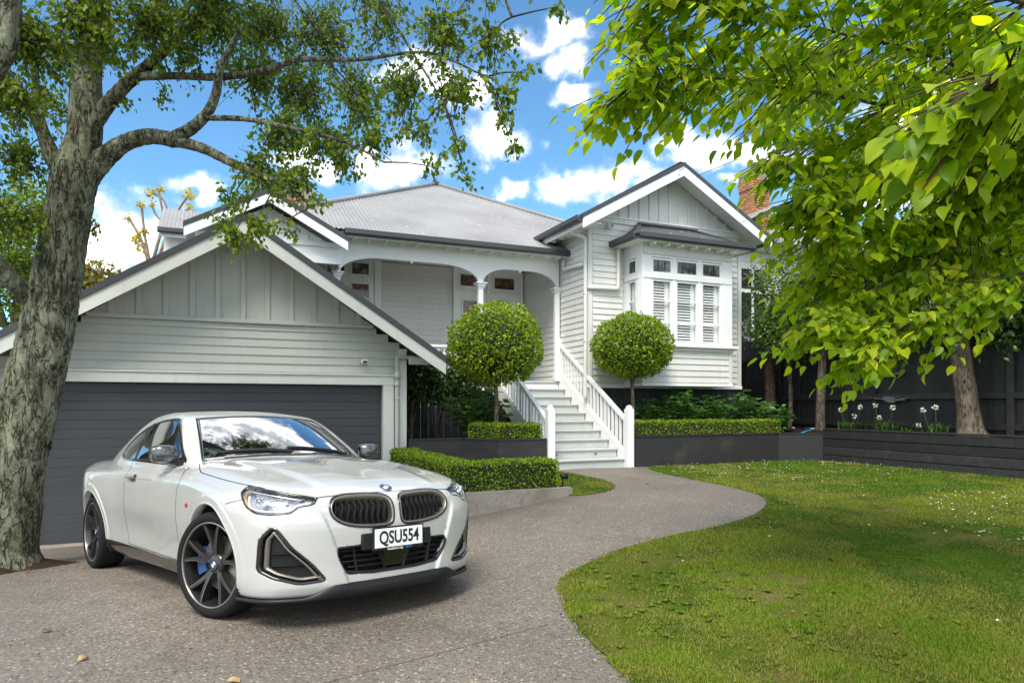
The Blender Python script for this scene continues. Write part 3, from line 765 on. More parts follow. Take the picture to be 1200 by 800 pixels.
        cb.add(W, [(i*9+j, i*9+j+1, ((i+1) % 4)*9+j+1, ((i+1) % 4)*9+j) for i in range(4) for j in range(8)] + [(0, 9, 18, 27), (35, 26, 17, 8)]); cb.build('brake_caliper', M_blue, w_)
    for ax in (AXF, AXR):
        for s in (-1, 1): wheel(ax, s, R(17) if ax > 0 else 0)
    return root
M_mcap = mat('mirror_cap_grey', (.10, .10, .105), .28, metal=.6, coat=.8)
# ---------------------------------------------------------------- site frame: u along the house front, v into the plot
UX, UY = 1850 / math.hypot(1850, 800), 800 / math.hypot(1850, 800)
OX, OY = 1.44, 12.8
HR = math.atan2(UY, UX)
def W(u, v, z=0.): return (OX + u * UX - v * UY, OY + u * UY + v * UX, z)
def UV(X, Y):
    dx, dy = np.asarray(X) - OX, np.asarray(Y) - OY; return dx * UX + dy * UY, -dx * UY + dy * UX
# survey points (u, v, height) of the plot
TP = np.array([(-6.4,-11.2,0),(-10,-11,-.02),(-3,-11,.03),(2,-11,.10),(-6.4,-8.5,.03),(-9.5,-5,-.1),(-9,-.57,-.46),(-6.5,-.57,-.46),(-4.05,-.57,-.46),(-4.15,-2.3,-.14),
    (-3.8,-4.0,.16),(-2.52,-4.0,.33),(-1.5,-1.4,.36),(0,-1.4,.36),(3.3,-1.4,.35),(4.1,-1.7,.35),(4,-5.2,.35),(4.5,-9,.3),(0,-5,.3),(0,-8,.18),(-4,-8.5,.09),(-13,-3,-.3),(-13,-9,-.1),
    (7,-14,.2),(-4,-15,0),(-12,-15,-.05),(4,-14,.15),(-.3,-2.7,.365),(-1.6,-2.7,.37),(-6.376,-6.404,.068),(-7.36,-3.852,-.093),(-4.901,-5.839,.013),(-5.885,-3.287,-.148)])
_D = np.linalg.norm(TP[:, None, :2] - TP[None, :, :2], axis=2); _n = len(TP)
_K = np.where(_D > 0, _D**2 * np.log(_D + 1e-12), 0) + .002 * np.eye(_n); _P = np.c_[np.ones(_n), TP[:, :2]]
_w = np.linalg.solve(np.block([[_K, _P], [_P.T, np.zeros((3, 3))]]), np.r_[TP[:, 2], 0, 0, 0])
def gnd(u, v):
    u = np.asarray(u, float); v = np.asarray(v, float)
    D = np.sqrt((u[..., None] - TP[:, 0])**2 + (v[..., None] - TP[:, 1])**2)
    return np.where(D > 0, D**2 * np.log(D + 1e-12), 0) @ _w[:-3] + _w[-3] + _w[-2] * u + _w[-1] * v
def gz(u, v): return float(gnd(np.array([u]), np.array([v]))[0])

# ---------------------------------------------------------------- materials of the setting
def ground_mats():
    # exposed aggregate drive
    m = bpy.data.materials.new('exposed_aggregate'); m.use_nodes = True; t = NT(m.node_tree); p = t.n['Principled BSDF']
    vec = t.new('ShaderNodeTexCoord').outputs['Object']
    vo = t.new('ShaderNodeTexVoronoi', ins={'Vector': vec, 'Scale': 62.0, 'Randomness': 1.0})
    stone = t.ramp(t.new('ShaderNodeSeparateColor', ins={0: vo.outputs['Color']}).outputs[0],
                   [(0, (.070, .062, .056)), (.20, (.150, .128, .106)), (.40, (.25, .185, .13)), (.52, (.20, .20, .21)), (.68, (.265, .225, .18)), (.82, (.17, .155, .14)), (.92, (.42, .37, .31)), (1, (.52, .47, .41))], 'CONSTANT')
    gap = t.maprange(vo.outputs['Distance'], .30, .62)
    c = t.mix(gap, stone, (.165, .142, .118, 1))
    big = t.maprange(t.noise(vec, .55, 5, .6), .3, .7, .68, 1.08)
    c = t.mix(1., c, t.new('ShaderNodeCombineColor', ins={0: big, 1: t.math('MULTIPLY', big, .985), 2: t.math('MULTIPLY', big, .96)}).outputs[0], 'MULTIPLY')
    grit = t.maprange(t.noise(vec, 130, 3, .7), .3, .7, .8, 1.2)
    c = t.mix(1., c, t.new('ShaderNodeCombineColor', ins={0: grit, 1: grit, 2: grit}).outputs[0], 'MULTIPLY')
    sep = t.new('ShaderNodeSeparateXYZ', ins={0: vec})
    stain = t.math('ADD', t.maprange(t.noise(vec, 2.3, 5, .65), .54, .74, 0, .40), t.maprange(t.noise(vec, .42, 6, .7), .52, .70, 0, .38), clamp=True)
    c = t.mix(stain, c, (.055, .045, .036, 1))
    t.l.new(c, p.inputs['Base Color']); p.inputs['Roughness'].default_value = .62
    b = t.new('ShaderNodeBump', ins={'Strength': .55, 'Distance': .006, 'Height': t.math('SUBTRACT', 1., vo.outputs['Distance'])}); t.l.new(b.outputs[0], p.inputs['Normal'])
    MATS['drive'] = m
    # soil below the lawn
    m = bpy.data.materials.new('lawn_soil'); m.use_nodes = True; t = NT(m.node_tree); p = t.n['Principled BSDF']
    vec = t.new('ShaderNodeTexCoord').outputs['Object']
    c = t.ramp(t.noise(vec, 1.6, 6, .65), [(.25, (.045, .075, .006)), (.45, (.075, .105, .009)), (.60, (.12, .115, .025)), (.74, (.17, .12, .06))])
    f = t.maprange(t.noise(vec, 55, 4, .7), .3, .7, .55, 1.4); c = t.mix(1., c, t.new('ShaderNodeCombineColor', ins={0: f, 1: f, 2: f}).outputs[0], 'MULTIPLY')
    t.l.new(c, p.inputs['Base Color']); p.inputs['Roughness'].default_value = .95; p.inputs['Specular IOR Level'].default_value = .1
    b = t.new('ShaderNodeBump', ins={'Strength': .8, 'Distance': .02, 'Height': t.noise(vec, 70, 5, .7)}); t.l.new(b.outputs[0], p.inputs['Normal'])
    MATS['lawn'] = m
ground_mats()
M_soil = mat('garden_soil', (.035, .024, .016), .95, var=.4, vscale=8, bump=.9, bscale=45, spec=.1)
M_conc = mat('weathered_concrete', (.26, .235, .205), .85, col2=(.15, .125, .10), mixscale=3, mixrange=(.45, .75), var=.18, vscale=25, bump=.25, bscale=60)
M_wall = mat('pale_grey_weatherboard_paint', (.66, .66, .635), .45, var=.045, vscale=1.4, bump=.06, bscale=18, island=.035)
M_wallg = mat('shade_toned_weatherboard_paint', (.44, .45, .41), .45, var=.05, vscale=1.2, bump=.06, bscale=18, island=.03)  # house paint again, darkened: birch shade over the garage put into the colour
def grime(m, amt=.16):
    t = NT(m.node_tree); p = t.n['Principled BSDF']; src = p.inputs['Base Color'].links[0].from_socket
    vec = t.new('ShaderNodeTexCoord').outputs['Object']
    st = t.noise(t.new('ShaderNodeMapping', ins={0: vec, 3: (5, 5, .5)}).outputs[0], 2.2, 6, .65); sp_ = t.noise(vec, 14, 6, .7)
    f = t.math('MULTIPLY', t.maprange(st, .50, .75), t.maprange(sp_, .35, .65)); f = t.math('MULTIPLY', f, amt)
    t.l.new(t.mix(f, src, (.17, .155, .12, 1)), p.inputs['Base Color']); return m
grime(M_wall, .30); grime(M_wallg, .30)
M_trim = mat('white_trim_paint', (.80, .81, .81), .38, var=.03, vscale=2)
grime(M_trim, .12)
M_trimg = mat('shade_toned_trim_paint', (.58, .59, .55), .4, var=.04, vscale=2)  # white trim toned down, the same tree shade painted into its colour
M_step = mat('step_paint', (.46, .48, .47), .5, var=.06, vscale=5, col2=(.44, .42, .39), mixscale=9, mixrange=(.62, .8))
M_dgrey = mat('charcoal_metal', (.045, .048, .053), .42, var=.1)
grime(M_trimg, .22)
M_door = mat('garage_door_charcoal', (.040, .046, .052), .48, var=.10, vscale=1.0, bump=.04, bscale=30)
M_blackt = mat('black_stained_timber', (.020, .0205, .022), .62, col2=(.055, .054, .053), mixscale=5, mixrange=(.52, .9), var=.35, vscale=14, bump=.35, bscale=55, island=.35)
M_planter = mat('charcoal_planter_render', (.022, .022, .023), .6, col2=(.075, .066, .056), mixscale=1.6, mixrange=(.55, .95), var=.2, vscale=9, bump=.12, bscale=40)
M_brick = mat('old_brick', (.34, .105, .055), .85, col2=(.42, .22, .11), mixscale=9, mixrange=(.4, .62), island=.25, bump=.4, bscale=60)
M_mortar = mat('mortar', (.30, .26, .21), .9, var=.25, vscale=12)
M_dark = mat('dark_void', (.010, .010, .011), .8)
M_room = mat('room_interior', (.05, .045, .04), .9)
M_pane = glass('window_pane', (.97, .99, .98), alpha=.98, gain=1.0)
M_leaf0 = None
def roofmat(name, col, specks):
    m = bpy.data.materials.new(name); m.use_nodes = True; t = NT(m.node_tree); p = t.n['Principled BSDF']
    vec = t.new('ShaderNodeTexCoord').outputs['Object']
    f = t.maprange(t.noise(vec, .9, 5, .6), .3, .7, .82, 1.15)
    c = t.mix(1., (*col, 1), t.new('ShaderNodeCombineColor', ins={0: f, 1: f, 2: f}).outputs[0], 'MULTIPLY')
    if specks:
        vo = t.new('ShaderNodeTexVoronoi', ins={'Vector': vec, 'Scale': 4.2, 'Randomness': 1.0})
        k = t.math('MULTIPLY', t.math('LESS_THAN', vo.outputs['Distance'], .17), t.math('GREATER_THAN', t.noise(vec, 1.3, 3), .44))
        c = t.mix(k, c, (.36, .32, .24, 1))
    t.l.new(c, p.inputs['Base Color']); p.inputs['Roughness'].default_value = .5; p.inputs['Metallic'].default_value = .15; return m
M_roof = roofmat('grey_roofing_iron', (.235, .235, .24), True)
M_roofd = roofmat('charcoal_roofing_iron', (.10, .105, .115), True)
def stained(name, base, dark):
    m = bpy.data.materials.new(name); m.use_nodes = True; t = NT(m.node_tree); p = t.n['Principled BSDF']
    vec = t.new('ShaderNodeTexCoord').outputs['Object']
    vo = t.new('ShaderNodeTexVoronoi', feature='DISTANCE_TO_EDGE', ins={'Vector': vec, 'Scale': 9.0})
    vc = t.new('ShaderNodeTexVoronoi', ins={'Vector': vec, 'Scale': 9.0})
    c = t.ramp(t.new('ShaderNodeSeparateColor', ins={0: vc.outputs['Color']}).outputs[0], [(0, base), (.5, tuple(x * .6 for x in base)), (.8, dark), (1, tuple(min(1, x * 1.8) for x in base))], 'CONSTANT')
    c = t.mix(t.math('LESS_THAN', vo.outputs['Distance'], .035), c, (.015, .015, .015, 1))
    t.l.new(c, p.inputs['Base Color']); p.inputs['Roughness'].default_value = .12; p.inputs['Coat Weight'].default_value = .5; return m
M_stain1 = stained('amber_leadlight', (.16, .07, .03), (.02, .03, .025))
M_stain2 = stained('clear_leadlight', (.16, .16, .14), (.03, .03, .03))

# ---------------------------------------------------------------- ground sheets
def sheet(name, poly_uv, m, step, dz, bump=0., kind='structure'):
    P = np.asarray(poly_uv, float); n = len(P); lo, hi = P.min(0), P.max(0)
    gx, gy = np.meshgrid(np.arange(lo[0], hi[0], step), np.arange(lo[1], hi[1], step)); G = np.stack([gx.ravel(), gy.ravel()], 1)
    G = G[poly_sdf(P, G[:, 0], G[:, 1]) < -step * .35]
    r = delaunay_2d_cdt([Vector(p) for p in np.vstack([P, G])], [], [list(range(n))], 1, 1e-5)
    A = np.array([tuple(v) for v in r[0]]); T = np.array([list(f) for f in r[2] if len(f) == 3])
    Z = gnd(A[:, 0], A[:, 1]) + dz
    if bump: Z = Z + bump * (np.sin(A[:, 0] * 7.1) * np.sin(A[:, 1] * 6.3) + np.sin(A[:, 0] * 17 + 2) * np.sin(A[:, 1] * 13))
    X = np.stack(W(A[:, 0], A[:, 1], Z), 1)
    o = newobj(name, mesh_np(X, [T], m, True)); tag(o, kind=kind); return o
def plain(u_, v_):
    """terrain blended into flat land away from the plot"""
    near = np.clip(1 - (np.hypot(u_ + 4, v_ + 5) - 12) / 8, 0, 1); return near * (gnd(u_, v_) - .06) + (1 - near) * -.3
k = np.sinh(np.linspace(-6.2, 6.2, 120)) / math.sinh(6.2) * 700
gu, gv = np.meshgrid(k - 4, k - 5, indexing='ij'); n_ = len(k)
gzv = plain(gu.ravel(), gv.ravel()); inside = (gu.ravel() > -4.1) & (gv.ravel() > -3.9) & (gv.ravel() < 30) & (gu.ravel() < 30); gzv = np.where(inside, np.minimum(gzv, -.2), gzv)
gF = [(i*n_+j, (i+1)*n_+j, (i+1)*n_+j+1, i*n_+j+1) for i in range(n_-1) for j in range(n_-1)]
tag(newobj('ground', mesh_np(np.stack(W(gu.ravel(), gv.ravel(), gzv), 1), [np.array(gF)], mat('far_ground', (.05, .06, .025), .95, var=.4, vscale=.3), True)), kind='structure')
LAWN_E = catmull([(-4.9,-10.5),(-4.62,-9.2),(-4.56,-8.42),(-4.52,-8.15),(-4.49,-7.88),(-4.37,-7.44),(-4.21,-7.0),(-4.07,-6.71),(-3.93,-6.54),(-3.63,-6.33),(-3.21,-6.19),(-2.71,-6.1),(-2.19,-6.04),(-1.69,-5.92),(-1.26,-5.72),(-.78,-5.36),(-.45,-4.96),(-.29,-4.55),(-.22,-4.01),(-.22,-3.39),(-.15,-2.62),(.0,-2.02),(.25,-1.62),(.55,-1.36)], 5)
LAWN = np.vstack([LAWN_E, [(3.35,-1.345),(4.08,-1.70),(4.08,-13.5),(-4.9,-13.5)]])
PATCH = np.vstack([catmull([(-1.56,-1.75),(-1.52,-2.72),(-1.64,-3.4),(-1.85,-3.82),(-2.14,-4.05),(-2.40,-4.08),(-2.56,-4.00)], 5), [(-2.53,-3.7),(-2.5,-1.5),(-1.6,-1.5)]])
DRIVE = np.vstack([[(-4.9,-14.5),(-16,-14.5),(-16,-.5),(-4.0,-.5),(-4.13,-.9),(-4.13,-3.9),(-2.52,-3.97)], PATCH[:31][::-1][1:], [(-1.55,-1.2),(.6,-1.2)], LAWN_E[::-1][2:]])
sheet('driveway', DRIVE, MATS['drive'], .3, 0)
sheet('lawn', LAWN, MATS['lawn'], .14, .007, .002)
sheet('grass_verge', PATCH, MATS['lawn'], .14, .007, .002)

def rel(o, u, v, z=0.):
    """stand an object of the site frame at (u, v, z)"""
    o.location = W(u, v, z); o.rotation_euler = (0, 0, HR); return o
def sempty(name, u, v, z=0.): return rel(empty(name), u, v, z)
# ---------------------------------------------------------------- timber cladding
def boards(parent, fr, a0, a1, z0, z1, pitch, m, holes=(), clip=None, t1=.024, name='weatherboard'):
    """lapped boards, each one an object; fr(a, out, z) -> point; holes = (a0, a1, z0, z1)"""
    z = z0; i = 0
    while z < z1 - .01:
        zt = min(z + pitch, z1); lo, hi = a0, a1
        if clip: lo, hi = clip(z + pitch * .4)
        segs = [(lo, hi)]
        for (h0, h1, hz0, hz1) in holes:
            if zt > hz0 + .02 and z < hz1 - .02:
                ns = []
                for s0, s1 in segs:
                    if h1 <= s0 or h0 >= s1: ns.append((s0, s1)); continue
                    if h0 > s0: ns.append((s0, h0))
                    if h1 < s1: ns.append((h1, s1))
                segs = ns
        for s0, s1 in segs:
            if s1 - s0 < .02: continue
            b = MB(); j = .0015 * math.sin(i * 12.9 + s0 * 7)
            b.prism([(0, z + .0), (t1 + j, z + .0), (t1 + j, z + .008), (.007, zt + .014), (0, zt + .014)], lambda p, q, s0=s0: fr(s0, p, q), lambda p, q, s1=s1: fr(s1, p, q))
            b.build(name, m, parent); i += 1
        z = zt
def corr(name, m, parent, E, T, L0, L1, nrm, period=.078, amp=.009, thick=True):
    """corrugated sheet: E(s), T(s) = lower and upper end of the rib at s"""
    n = int((L1 - L0) / period * 6) + 1; s = np.linspace(L0, L1, n); nrm = np.asarray(nrm, float); nrm /= np.linalg.norm(nrm)
    h = amp * np.cos(2 * PI * s / period)
    A = np.array([E(q) for q in s]) + h[:, None] * nrm; B = np.array([T(q) for q in s]) + h[:, None] * nrm
    V = np.vstack([A, B]); F = np.array([(j, j+1, n+j+1, n+j) for j in range(n-1)])
    return newobj(name, mesh_np(V, [F], m, True), parent)
def bar(mb, p, q, w, h, c=None):
    """rectangular bar between two points (w across horizontally, h vertically)"""
    p, q = Vector(p), Vector(q); d = (q - p).normalized(); s = d.cross(Vector((0, 0, 1)))
    s = s.normalized() if s.length > 1e-4 else Vector((1, 0, 0)); t = s.cross(d).normalized()
    V = [tuple(e + s * (w / 2 * i) + t * (h / 2 * j)) for e in (p, q) for i, j in ((-1, -1), (1, -1), (1, 1), (-1, 1))]
    return mb.add(V, [(0, 3, 2, 1), (4, 5, 6, 7), (0, 1, 5, 4), (1, 2, 6, 5), (2, 3, 7, 6), (3, 0, 4, 7)])

# ---------------------------------------------------------------- the villa
house = sempty('house', 0, 0, 0); tag(house, 'pale grey weatherboard villa with gabled bay window and arched verandah', 'house')
def hb(name, x0, x1, y0, y1, z0, z1, m, parent=None, c=.004):
    return MB().cbox(x0, x1, y0, y1, z0, z1, c).build(name, m, parent or house)
GW, GT, APZ = 3.63, 4.93, 6.02                        # gable wing width, height of its walls, apex
# gable wing
wl = hb('wall', .026, GW - .026, .026, 7.5, 1.74, GT, M_wall)
front = lambda a, o_, z: (a, .026 - o_, z)
boards(wl, front, .09, GW - .09, 1.86, 4.86, .1155, M_wall, holes=[(.74, 2.92, 1.7, 4.42)])
sidew = lambda a, o_, z: (.026 - o_, a, z)
boards(wl, sidew, .09, 1.16, 1.86, 4.72, .1155, M_wall)
boards(wl, sidew, 1.25, 2.98, 1.90, 4.45, .1155, M_wall)
for x0 in (-.010, GW - .075): hb('corner_board', x0, x0 + .085, -.010, .085, 1.76, 4.80, M_wall, c=.003)
hb('base_trim', -.02, GW + .02, -.025, .03, 1.735, 1.80, M_trim)
# dark subfloor boards
for i in range(24):
    x0 = .05 + i * .148; hb('base_panel', x0, x0 + .142, .03, .055, .30, 1.735, M_blackt, c=.003)
for i in range(8):
    y0 = .08 + i * .148; hb('base_panel', .03, .05, y0, y0 + .142, .30, 1.735, M_blackt, c=.003)
hb('base_core', .06, 3.55, .08, 7, .2, 1.73, M_dark)
# gable end
sl = (APZ - 4.82) / 2.18; ux = GW / 2
gp = MB(); gp.prism([(.06, GT), (GW - .06, GT), (ux + .1, GT + (ux - .1) * sl + .02), (ux - .1, GT + (ux - .1) * sl + .02)], lambda p, q: (p, .03, q), lambda p, q: (p, .10, q)); gable = gp.build('gable_panel', M_wall, house)
hb('frieze_board', .0, GW, -.012, .03, 4.87, 4.965, M_wall); hb('frieze_board', -.01, GW + .01, -.03, .03, 4.965, 4.995, M_trim)
x = .22
while x < GW - .15:
    zt = GT + min(x, GW - x) * sl + .05
    if zt > 5.05: MB().cbox(x - .02, x + .02, .008, .032, 4.995, zt, .003).build('batten', M_wall, gable)
    x += .232
def gable_roof(parent, uc, half, zap, zeave, v0, v1, m, mbarge, mcap, thick=.16, vl=None):
    """two corrugated slopes with barge boards and a grey cap along the rake"""
    s_ = (zap - zeave) / half
    for sg in (-1, 1):
        nr = (sg * s_, 0, 1)
        vend = v1 if (vl is None or sg > 0) else vl
        o = corr('roof', m, parent, lambda q: (uc + sg * half, q, zeave + .02), lambda q: (uc, q, zap + .02), v0, vend, nr)
        b = MB(); e = half + .0
        for (o0, o1, y0, y1, zz0, zz1, nm, mm) in ((0, e, v0 - .012, v0 + .014, -thick - .035, -.035, 'barge_board', mbarge), (0, e + .01, v0 - .022, v0 + .12, -.033, .045, 'barge_cap', mcap)):
            b = MB(); P = [(uc + sg * o0, zap + zz0), (uc + sg * o1, zap - s_ * o1 + zz0), (uc + sg * o1, zap - s_ * o1 + zz1), (uc + sg * o0, zap + zz1)]
            b.prism(P, lambda p, q: (p, y0, q), lambda p, q: (p, y1, q)); b.build(nm, mm, parent)
        b = MB(); P = [(uc, zap - .06), (uc + sg * (half - .02), zap - s_ * (half - .02) - .06), (uc + sg * (half - .02), zap - s_ * (half - .02) - .04), (uc, zap - .04)]
        b.prism(P, lambda p, q: (p, v0 + .016, q), lambda p, q: (p, vend, q)); b.build('soffit', mbarge, parent)
    MB().cbox(uc - .09, uc + .09, v0 - .01, v1, zap + .005, zap + .05, .02).build('ridge_cap', mcap, parent)
gable_roof(house, ux, 2.20, APZ, 4.80, -.47, 7.5, M_roof, M_trim, M_dgrey, thick=.185)
def gutter(parent, p, q, m=None, r=.055):
    """half-round spout along an eave"""
    p, q = np.array(p, float), np.array(q, float); d = (q - p) / np.linalg.norm(q - p); s = np.cross(d, (0, 0, 1)); V = []
    for e in (p, q):
        for a_, b_ in ((-r, .05), (-r, -.03), (-r * .6, -.055), (r * .6, -.055), (r, -.03), (r, .05), (r - .008, .05), (r - .008, -.025), (-r + .008, -.025), (-r + .008, .05)): V.append(e + s * a_ + np.array([0, 0, b_]))
    F = [(j, (j+1) % 10, 10 + (j+1) % 10, 10 + j) for j in range(10)] + [tuple(range(10))[::-1], tuple(range(10, 20))]
    return MB().add(V, F).build('gutter', m or M_dgrey, parent)
gutter(house, (ux - 2.25, -.45, 4.765), (ux - 2.25, 1.40, 4.765)); gutter(house, (ux + 2.25, -.45, 4.765), (ux + 2.25, 6, 4.765))
hb('eave_board', ux - 2.19, ux - 2.165, -.45, 1.4, 4.63, 4.77, M_trim); hb('eave_soffit', ux - 2.16, .02, -.44, 1.6, 4.70, 4.716, M_trim)
for i in range(5): hb('eave_bracket', ux - 2.15, ux - 2.05, .0 + i * .3 - .02, .0 + i * .3 + .02, 4.62, 4.70, M_trim)
# bay window
B0, B1, BV = .78, 2.88, -.60
bw = hb('bay_wall', B0 + .03, B1 - .03, BV + .03, .06, 1.80, 2.50, M_wall)
boards(bw, lambda a, o_, z: (a, BV + .03 - o_, z), B0 + .06, B1 - .08, 1.84, 2.46, .1155, M_wall)
boards(bw, lambda a, o_, z: (B0 + .03 - o_, -a, z), 0.0, .54, 1.84, 2.46, .1155, M_wall)
for x0 in (B0, B1 - .075): MB().cbox(x0, x0 + .08, BV - .004, BV + .07, 1.81, 2.46, .003).build('corner_board', M_wall, bw)
MB().cbox(B0 - .01, B1 + .01, BV - .02, .02, 1.765, 1.815, .004).build('base_trim', M_trim, bw)
hb('sill', B0 - .07, B1 + .10, BV - .09, BV + .10, 2.495, 2.545, M_trim, c=.008); hb('sill', B0 - .07, B0 + .08, BV + .10, .02, 2.495, 2.545, M_trim, c=.008)
hb('sill_apron', B0 - .01, B1 + .02, BV - .02, BV + .03, 2.44, 2.495, M_trim)
hb('bay_head', B0, B1, BV, .02, 4.16, 4.46, M_trim)
hb('bay_fascia', B0 + .02, B1 - .02, BV - .022, BV - .001, 4.20, 4.43, M_wall)
for x0, x1 in ((B0, 1.0), (1.46, 1.54), (2.06, 2.14), (2.62, B1)): hb('mullion', x0, x1, BV, BV + .12, 2.545, 4.16, M_trim)
hb('transom', B0 + .02, B1 - .02, BV - .012, BV + .10, 3.76, 3.85, M_trim)
hb('mullion', B0, B0 + .10, BV + .12, BV + .20, 2.545, 4.16, M_trim); hb('mullion', B0, B0 + .10, -.10, .02, 2.545, 4.16, M_trim); hb('transom', B0 - .012, B0 + .10, BV + .10, .0, 3.76, 3.85, M_trim)
hb('bay_mullion', B1 - .10, B1, BV + .12, .02, 2.545, 4.16, M_trim)
hb('room', B0 + .45, B1 - .3, .10, .12, 2.55, 4.15, M_room)
hb('room_floor', B0 + .11, B1 - .11, BV + .13, .1, 2.50, 2.545, M_room)
def casement(fr, a0, a1, z0, z1, leaded=False, louvre=False):
    """sash frame with pane, glazing bars and shutter blades"""
    s = MB(); w_ = .038
    for q in ((a0, a1, z0, z0 + w_), (a0, a1, z1 - w_, z1), (a0, a0 + w_, z0 + w_, z1 - w_), (a1 - w_, a1, z0 + w_, z1 - w_)):
        c = [fr(q[i], o_, q[j]) for i in (0, 1) for j in (2, 3) for o_ in (.012, .055)]; c = np.array(c); lo, hi = c.min(0), c.max(0); s.box(lo[0], hi[0], lo[1], hi[1], lo[2], hi[2])
    wn = s.build('window', M_trim, house)
    c = np.array([fr(a, o_, z) for a in (a0 + .02, a1 - .02) for o_ in (.026, .032) for z in (z0 + .02, z1 - .02)]); lo, hi = c.min(0), c.max(0)
    if leaded: MB().box(*[x_ for k_ in range(3) for x_ in (lo[k_], hi[k_])]).build('pane', M_stain2, wn)
    else: MB().add([fr(a0 + .02, .029, z0 + .02), fr(a1 - .02, .029, z0 + .02), fr(a1 - .02, .029, z1 - .02), fr(a0 + .02, .029, z1 - .02)], [(0, 1, 2, 3)]).build('pane', M_pane, wn)
    if not leaded:
        for k_ in (1, 2):
            zc = z0 + (z1 - z0) * k_ / 3; c = np.array([fr(a, o_, z) for a in (a0 + w_, a1 - w_) for o_ in (.018, .045) for z in (zc - .011, zc + .011)]); lo, hi = c.min(0), c.max(0)
            MB().box(*[x_ for q_ in range(3) for x_ in (lo[q_], hi[q_])]).build('glazing_bar', M_trim, wn)
    else:
        for k_ in (.33, .66):
            ac = a0 + (a1 - a0) * k_; c = np.array([fr(a, o_, z) for a in (ac - .006, ac + .006) for o_ in (.016, .028) for z in (z0 + w_, z1 - w_)]); lo, hi = c.min(0), c.max(0)
            MB().box(*[x_ for q_ in range(3) for x_ in (lo[q_], hi[q_])]).build('lead_strip', M_dgrey, wn)
    if louvre:
        z = z0 + .07
        while z < z1 - .07:
            P = [fr(a, o_, zz) for a in (a0 + .045, a1 - .12) for o_, zz in ((.082, z - .014), (.086, z - .018), (.118, z + .018), (.114, z + .022))]
            MB().add(P, [(0, 1, 2, 3), (7, 6, 5, 4), (0, 4, 5, 1), (1, 5, 6, 2), (2, 6, 7, 3), (3, 7, 4, 0)]).build('louvre', M_trim, wn); z += .0525
        for q0, q1 in ((a0 + .02, a0 + .045), (a1 - .12, a1 - .02)):
            c = np.array([fr(a, o_, zz) for a in (q0, q1) for o_ in (.085, .11) for zz in (z0 + .03, z1 - .03)]); lo, hi = c.min(0), c.max(0)
            MB().box(*[x_ for q_ in range(3) for x_ in (lo[q_], hi[q_])]).build('shutter_stile', M_trim, wn)
bf = lambda a, o_, z: (a, BV + o_, z)
for a0, a1 in ((1.0, 1.46), (1.54, 2.06), (2.14, 2.62)):
    casement(bf, a0, a1, 2.56, 3.755, louvre=True); casement(bf, a0, a1, 3.855, 4.15, leaded=True)
bs = lambda a, o_, z: (B0 + o_, a, z)
casement(bs, BV + .205, -.105, 2.56, 3.755, louvre=True); casement(bs, BV + .205, -.105, 3.855, 4.15, leaded=True)
# bay roof
ev, ez, tz = BV - .24, 4.47, 4.90
e0, e1, r0, r1 = B0 - .26, B1 + .30, 1.12, 2.42
corr('bay_roof', M_roofd, house, lambda q: (q, ev, ez), lambda q: (min(max(q, r0), r1) if r0 <= q <= r1 else q, (ev + (0 - ev) * min(1, (q - e0) / (r0 - e0), (e1 - q) / (e1 - r1))), ez + (tz - ez) * min(1, (q - e0) / (r0 - e0), (e1 - q) / (e1 - r1))), e0, e1, (0, -.5, 1))
corr('bay_roof', M_roofd, house, lambda q: (e0, q, ez), lambda q: (e0 + (r0 - e0) * (q - ev) / (0 - ev), q, ez + (tz - ez) * (q - ev) / (0 - ev)), ev, 0., (-.5, 0, 1))
corr('bay_roof', M_roofd, house, lambda q: (e1, q, ez), lambda q: (e1 + (r1 - e1) * (q - ev) / (0 - ev), q, ez + (tz - ez) * (q - ev) / (0 - ev)), ev, 0., (.5, 0, 1))
for p, q in (((e0, ev, ez + .01), (r0, 0, tz + .02)), ((e1, ev, ez + .01), (r1, 0, tz + .02)), ((r0 - .05, -.02, tz + .02), (r1 + .05, -.02, tz + .02))): bar(MB(), p, q, .09, .03).build('hip_cap', M_dgrey, house)
gutter(house, (e0, ev - .03, ez - .01), (e1, ev - .03, ez - .01)); gutter(house, (e0 - .03, 0, ez - .01), (e0 - .03, ev, ez - .01)); gutter(house, (e1 + .03, ev, ez - .01), (e1 + .03, 0, ez - .01))
hb('bay_soffit', e0 + .02, e1 - .02, ev + .02, .0, 4.40, 4.425, M_trim)
for i in range(7): hb('eave_bracket', .9 + i * .31, .95 + i * .31, ev + .03, BV - .025, 4.34, 4.40, M_trim)
# downpipes
def pipe(P, r=.036, m=None, parent=house, name='downpipe'): return MB().tube(catmull(P, 4), r, 10).build(name, m or M_wall, parent, True)
pipe([(-.36, .04, 4.76), (-.36, .04, 4.66), (-.30, .04, 4.60), (-.12, .04, 4.56), (-.05, .04, 4.50), (-.05, .04, 4.3), (-.05, .04, 3.4), (-.05, .04, 2.0), (-.05, .04, 1.5)])
pipe([(-.03, .96, 4.30), (-.05, .90, 4.12), (-.05, .6, 4.10), (-.05, .12, 4.06)]); pipe([(B0 - .16, -.05, 4.42), (B0 - .16, -.05, 4.0), (B0 - .17, -.05, 3.66), (B0 - .2, -.05, 3.62), (.3, -.05, 3.61), (-.03, -.03, 3.60)])
for z_ in (4.2, 3.5, 2.6): hb('pipe_bracket', -.10, .0, .01, .07, z_, z_ + .025, M_wall, c=.002)
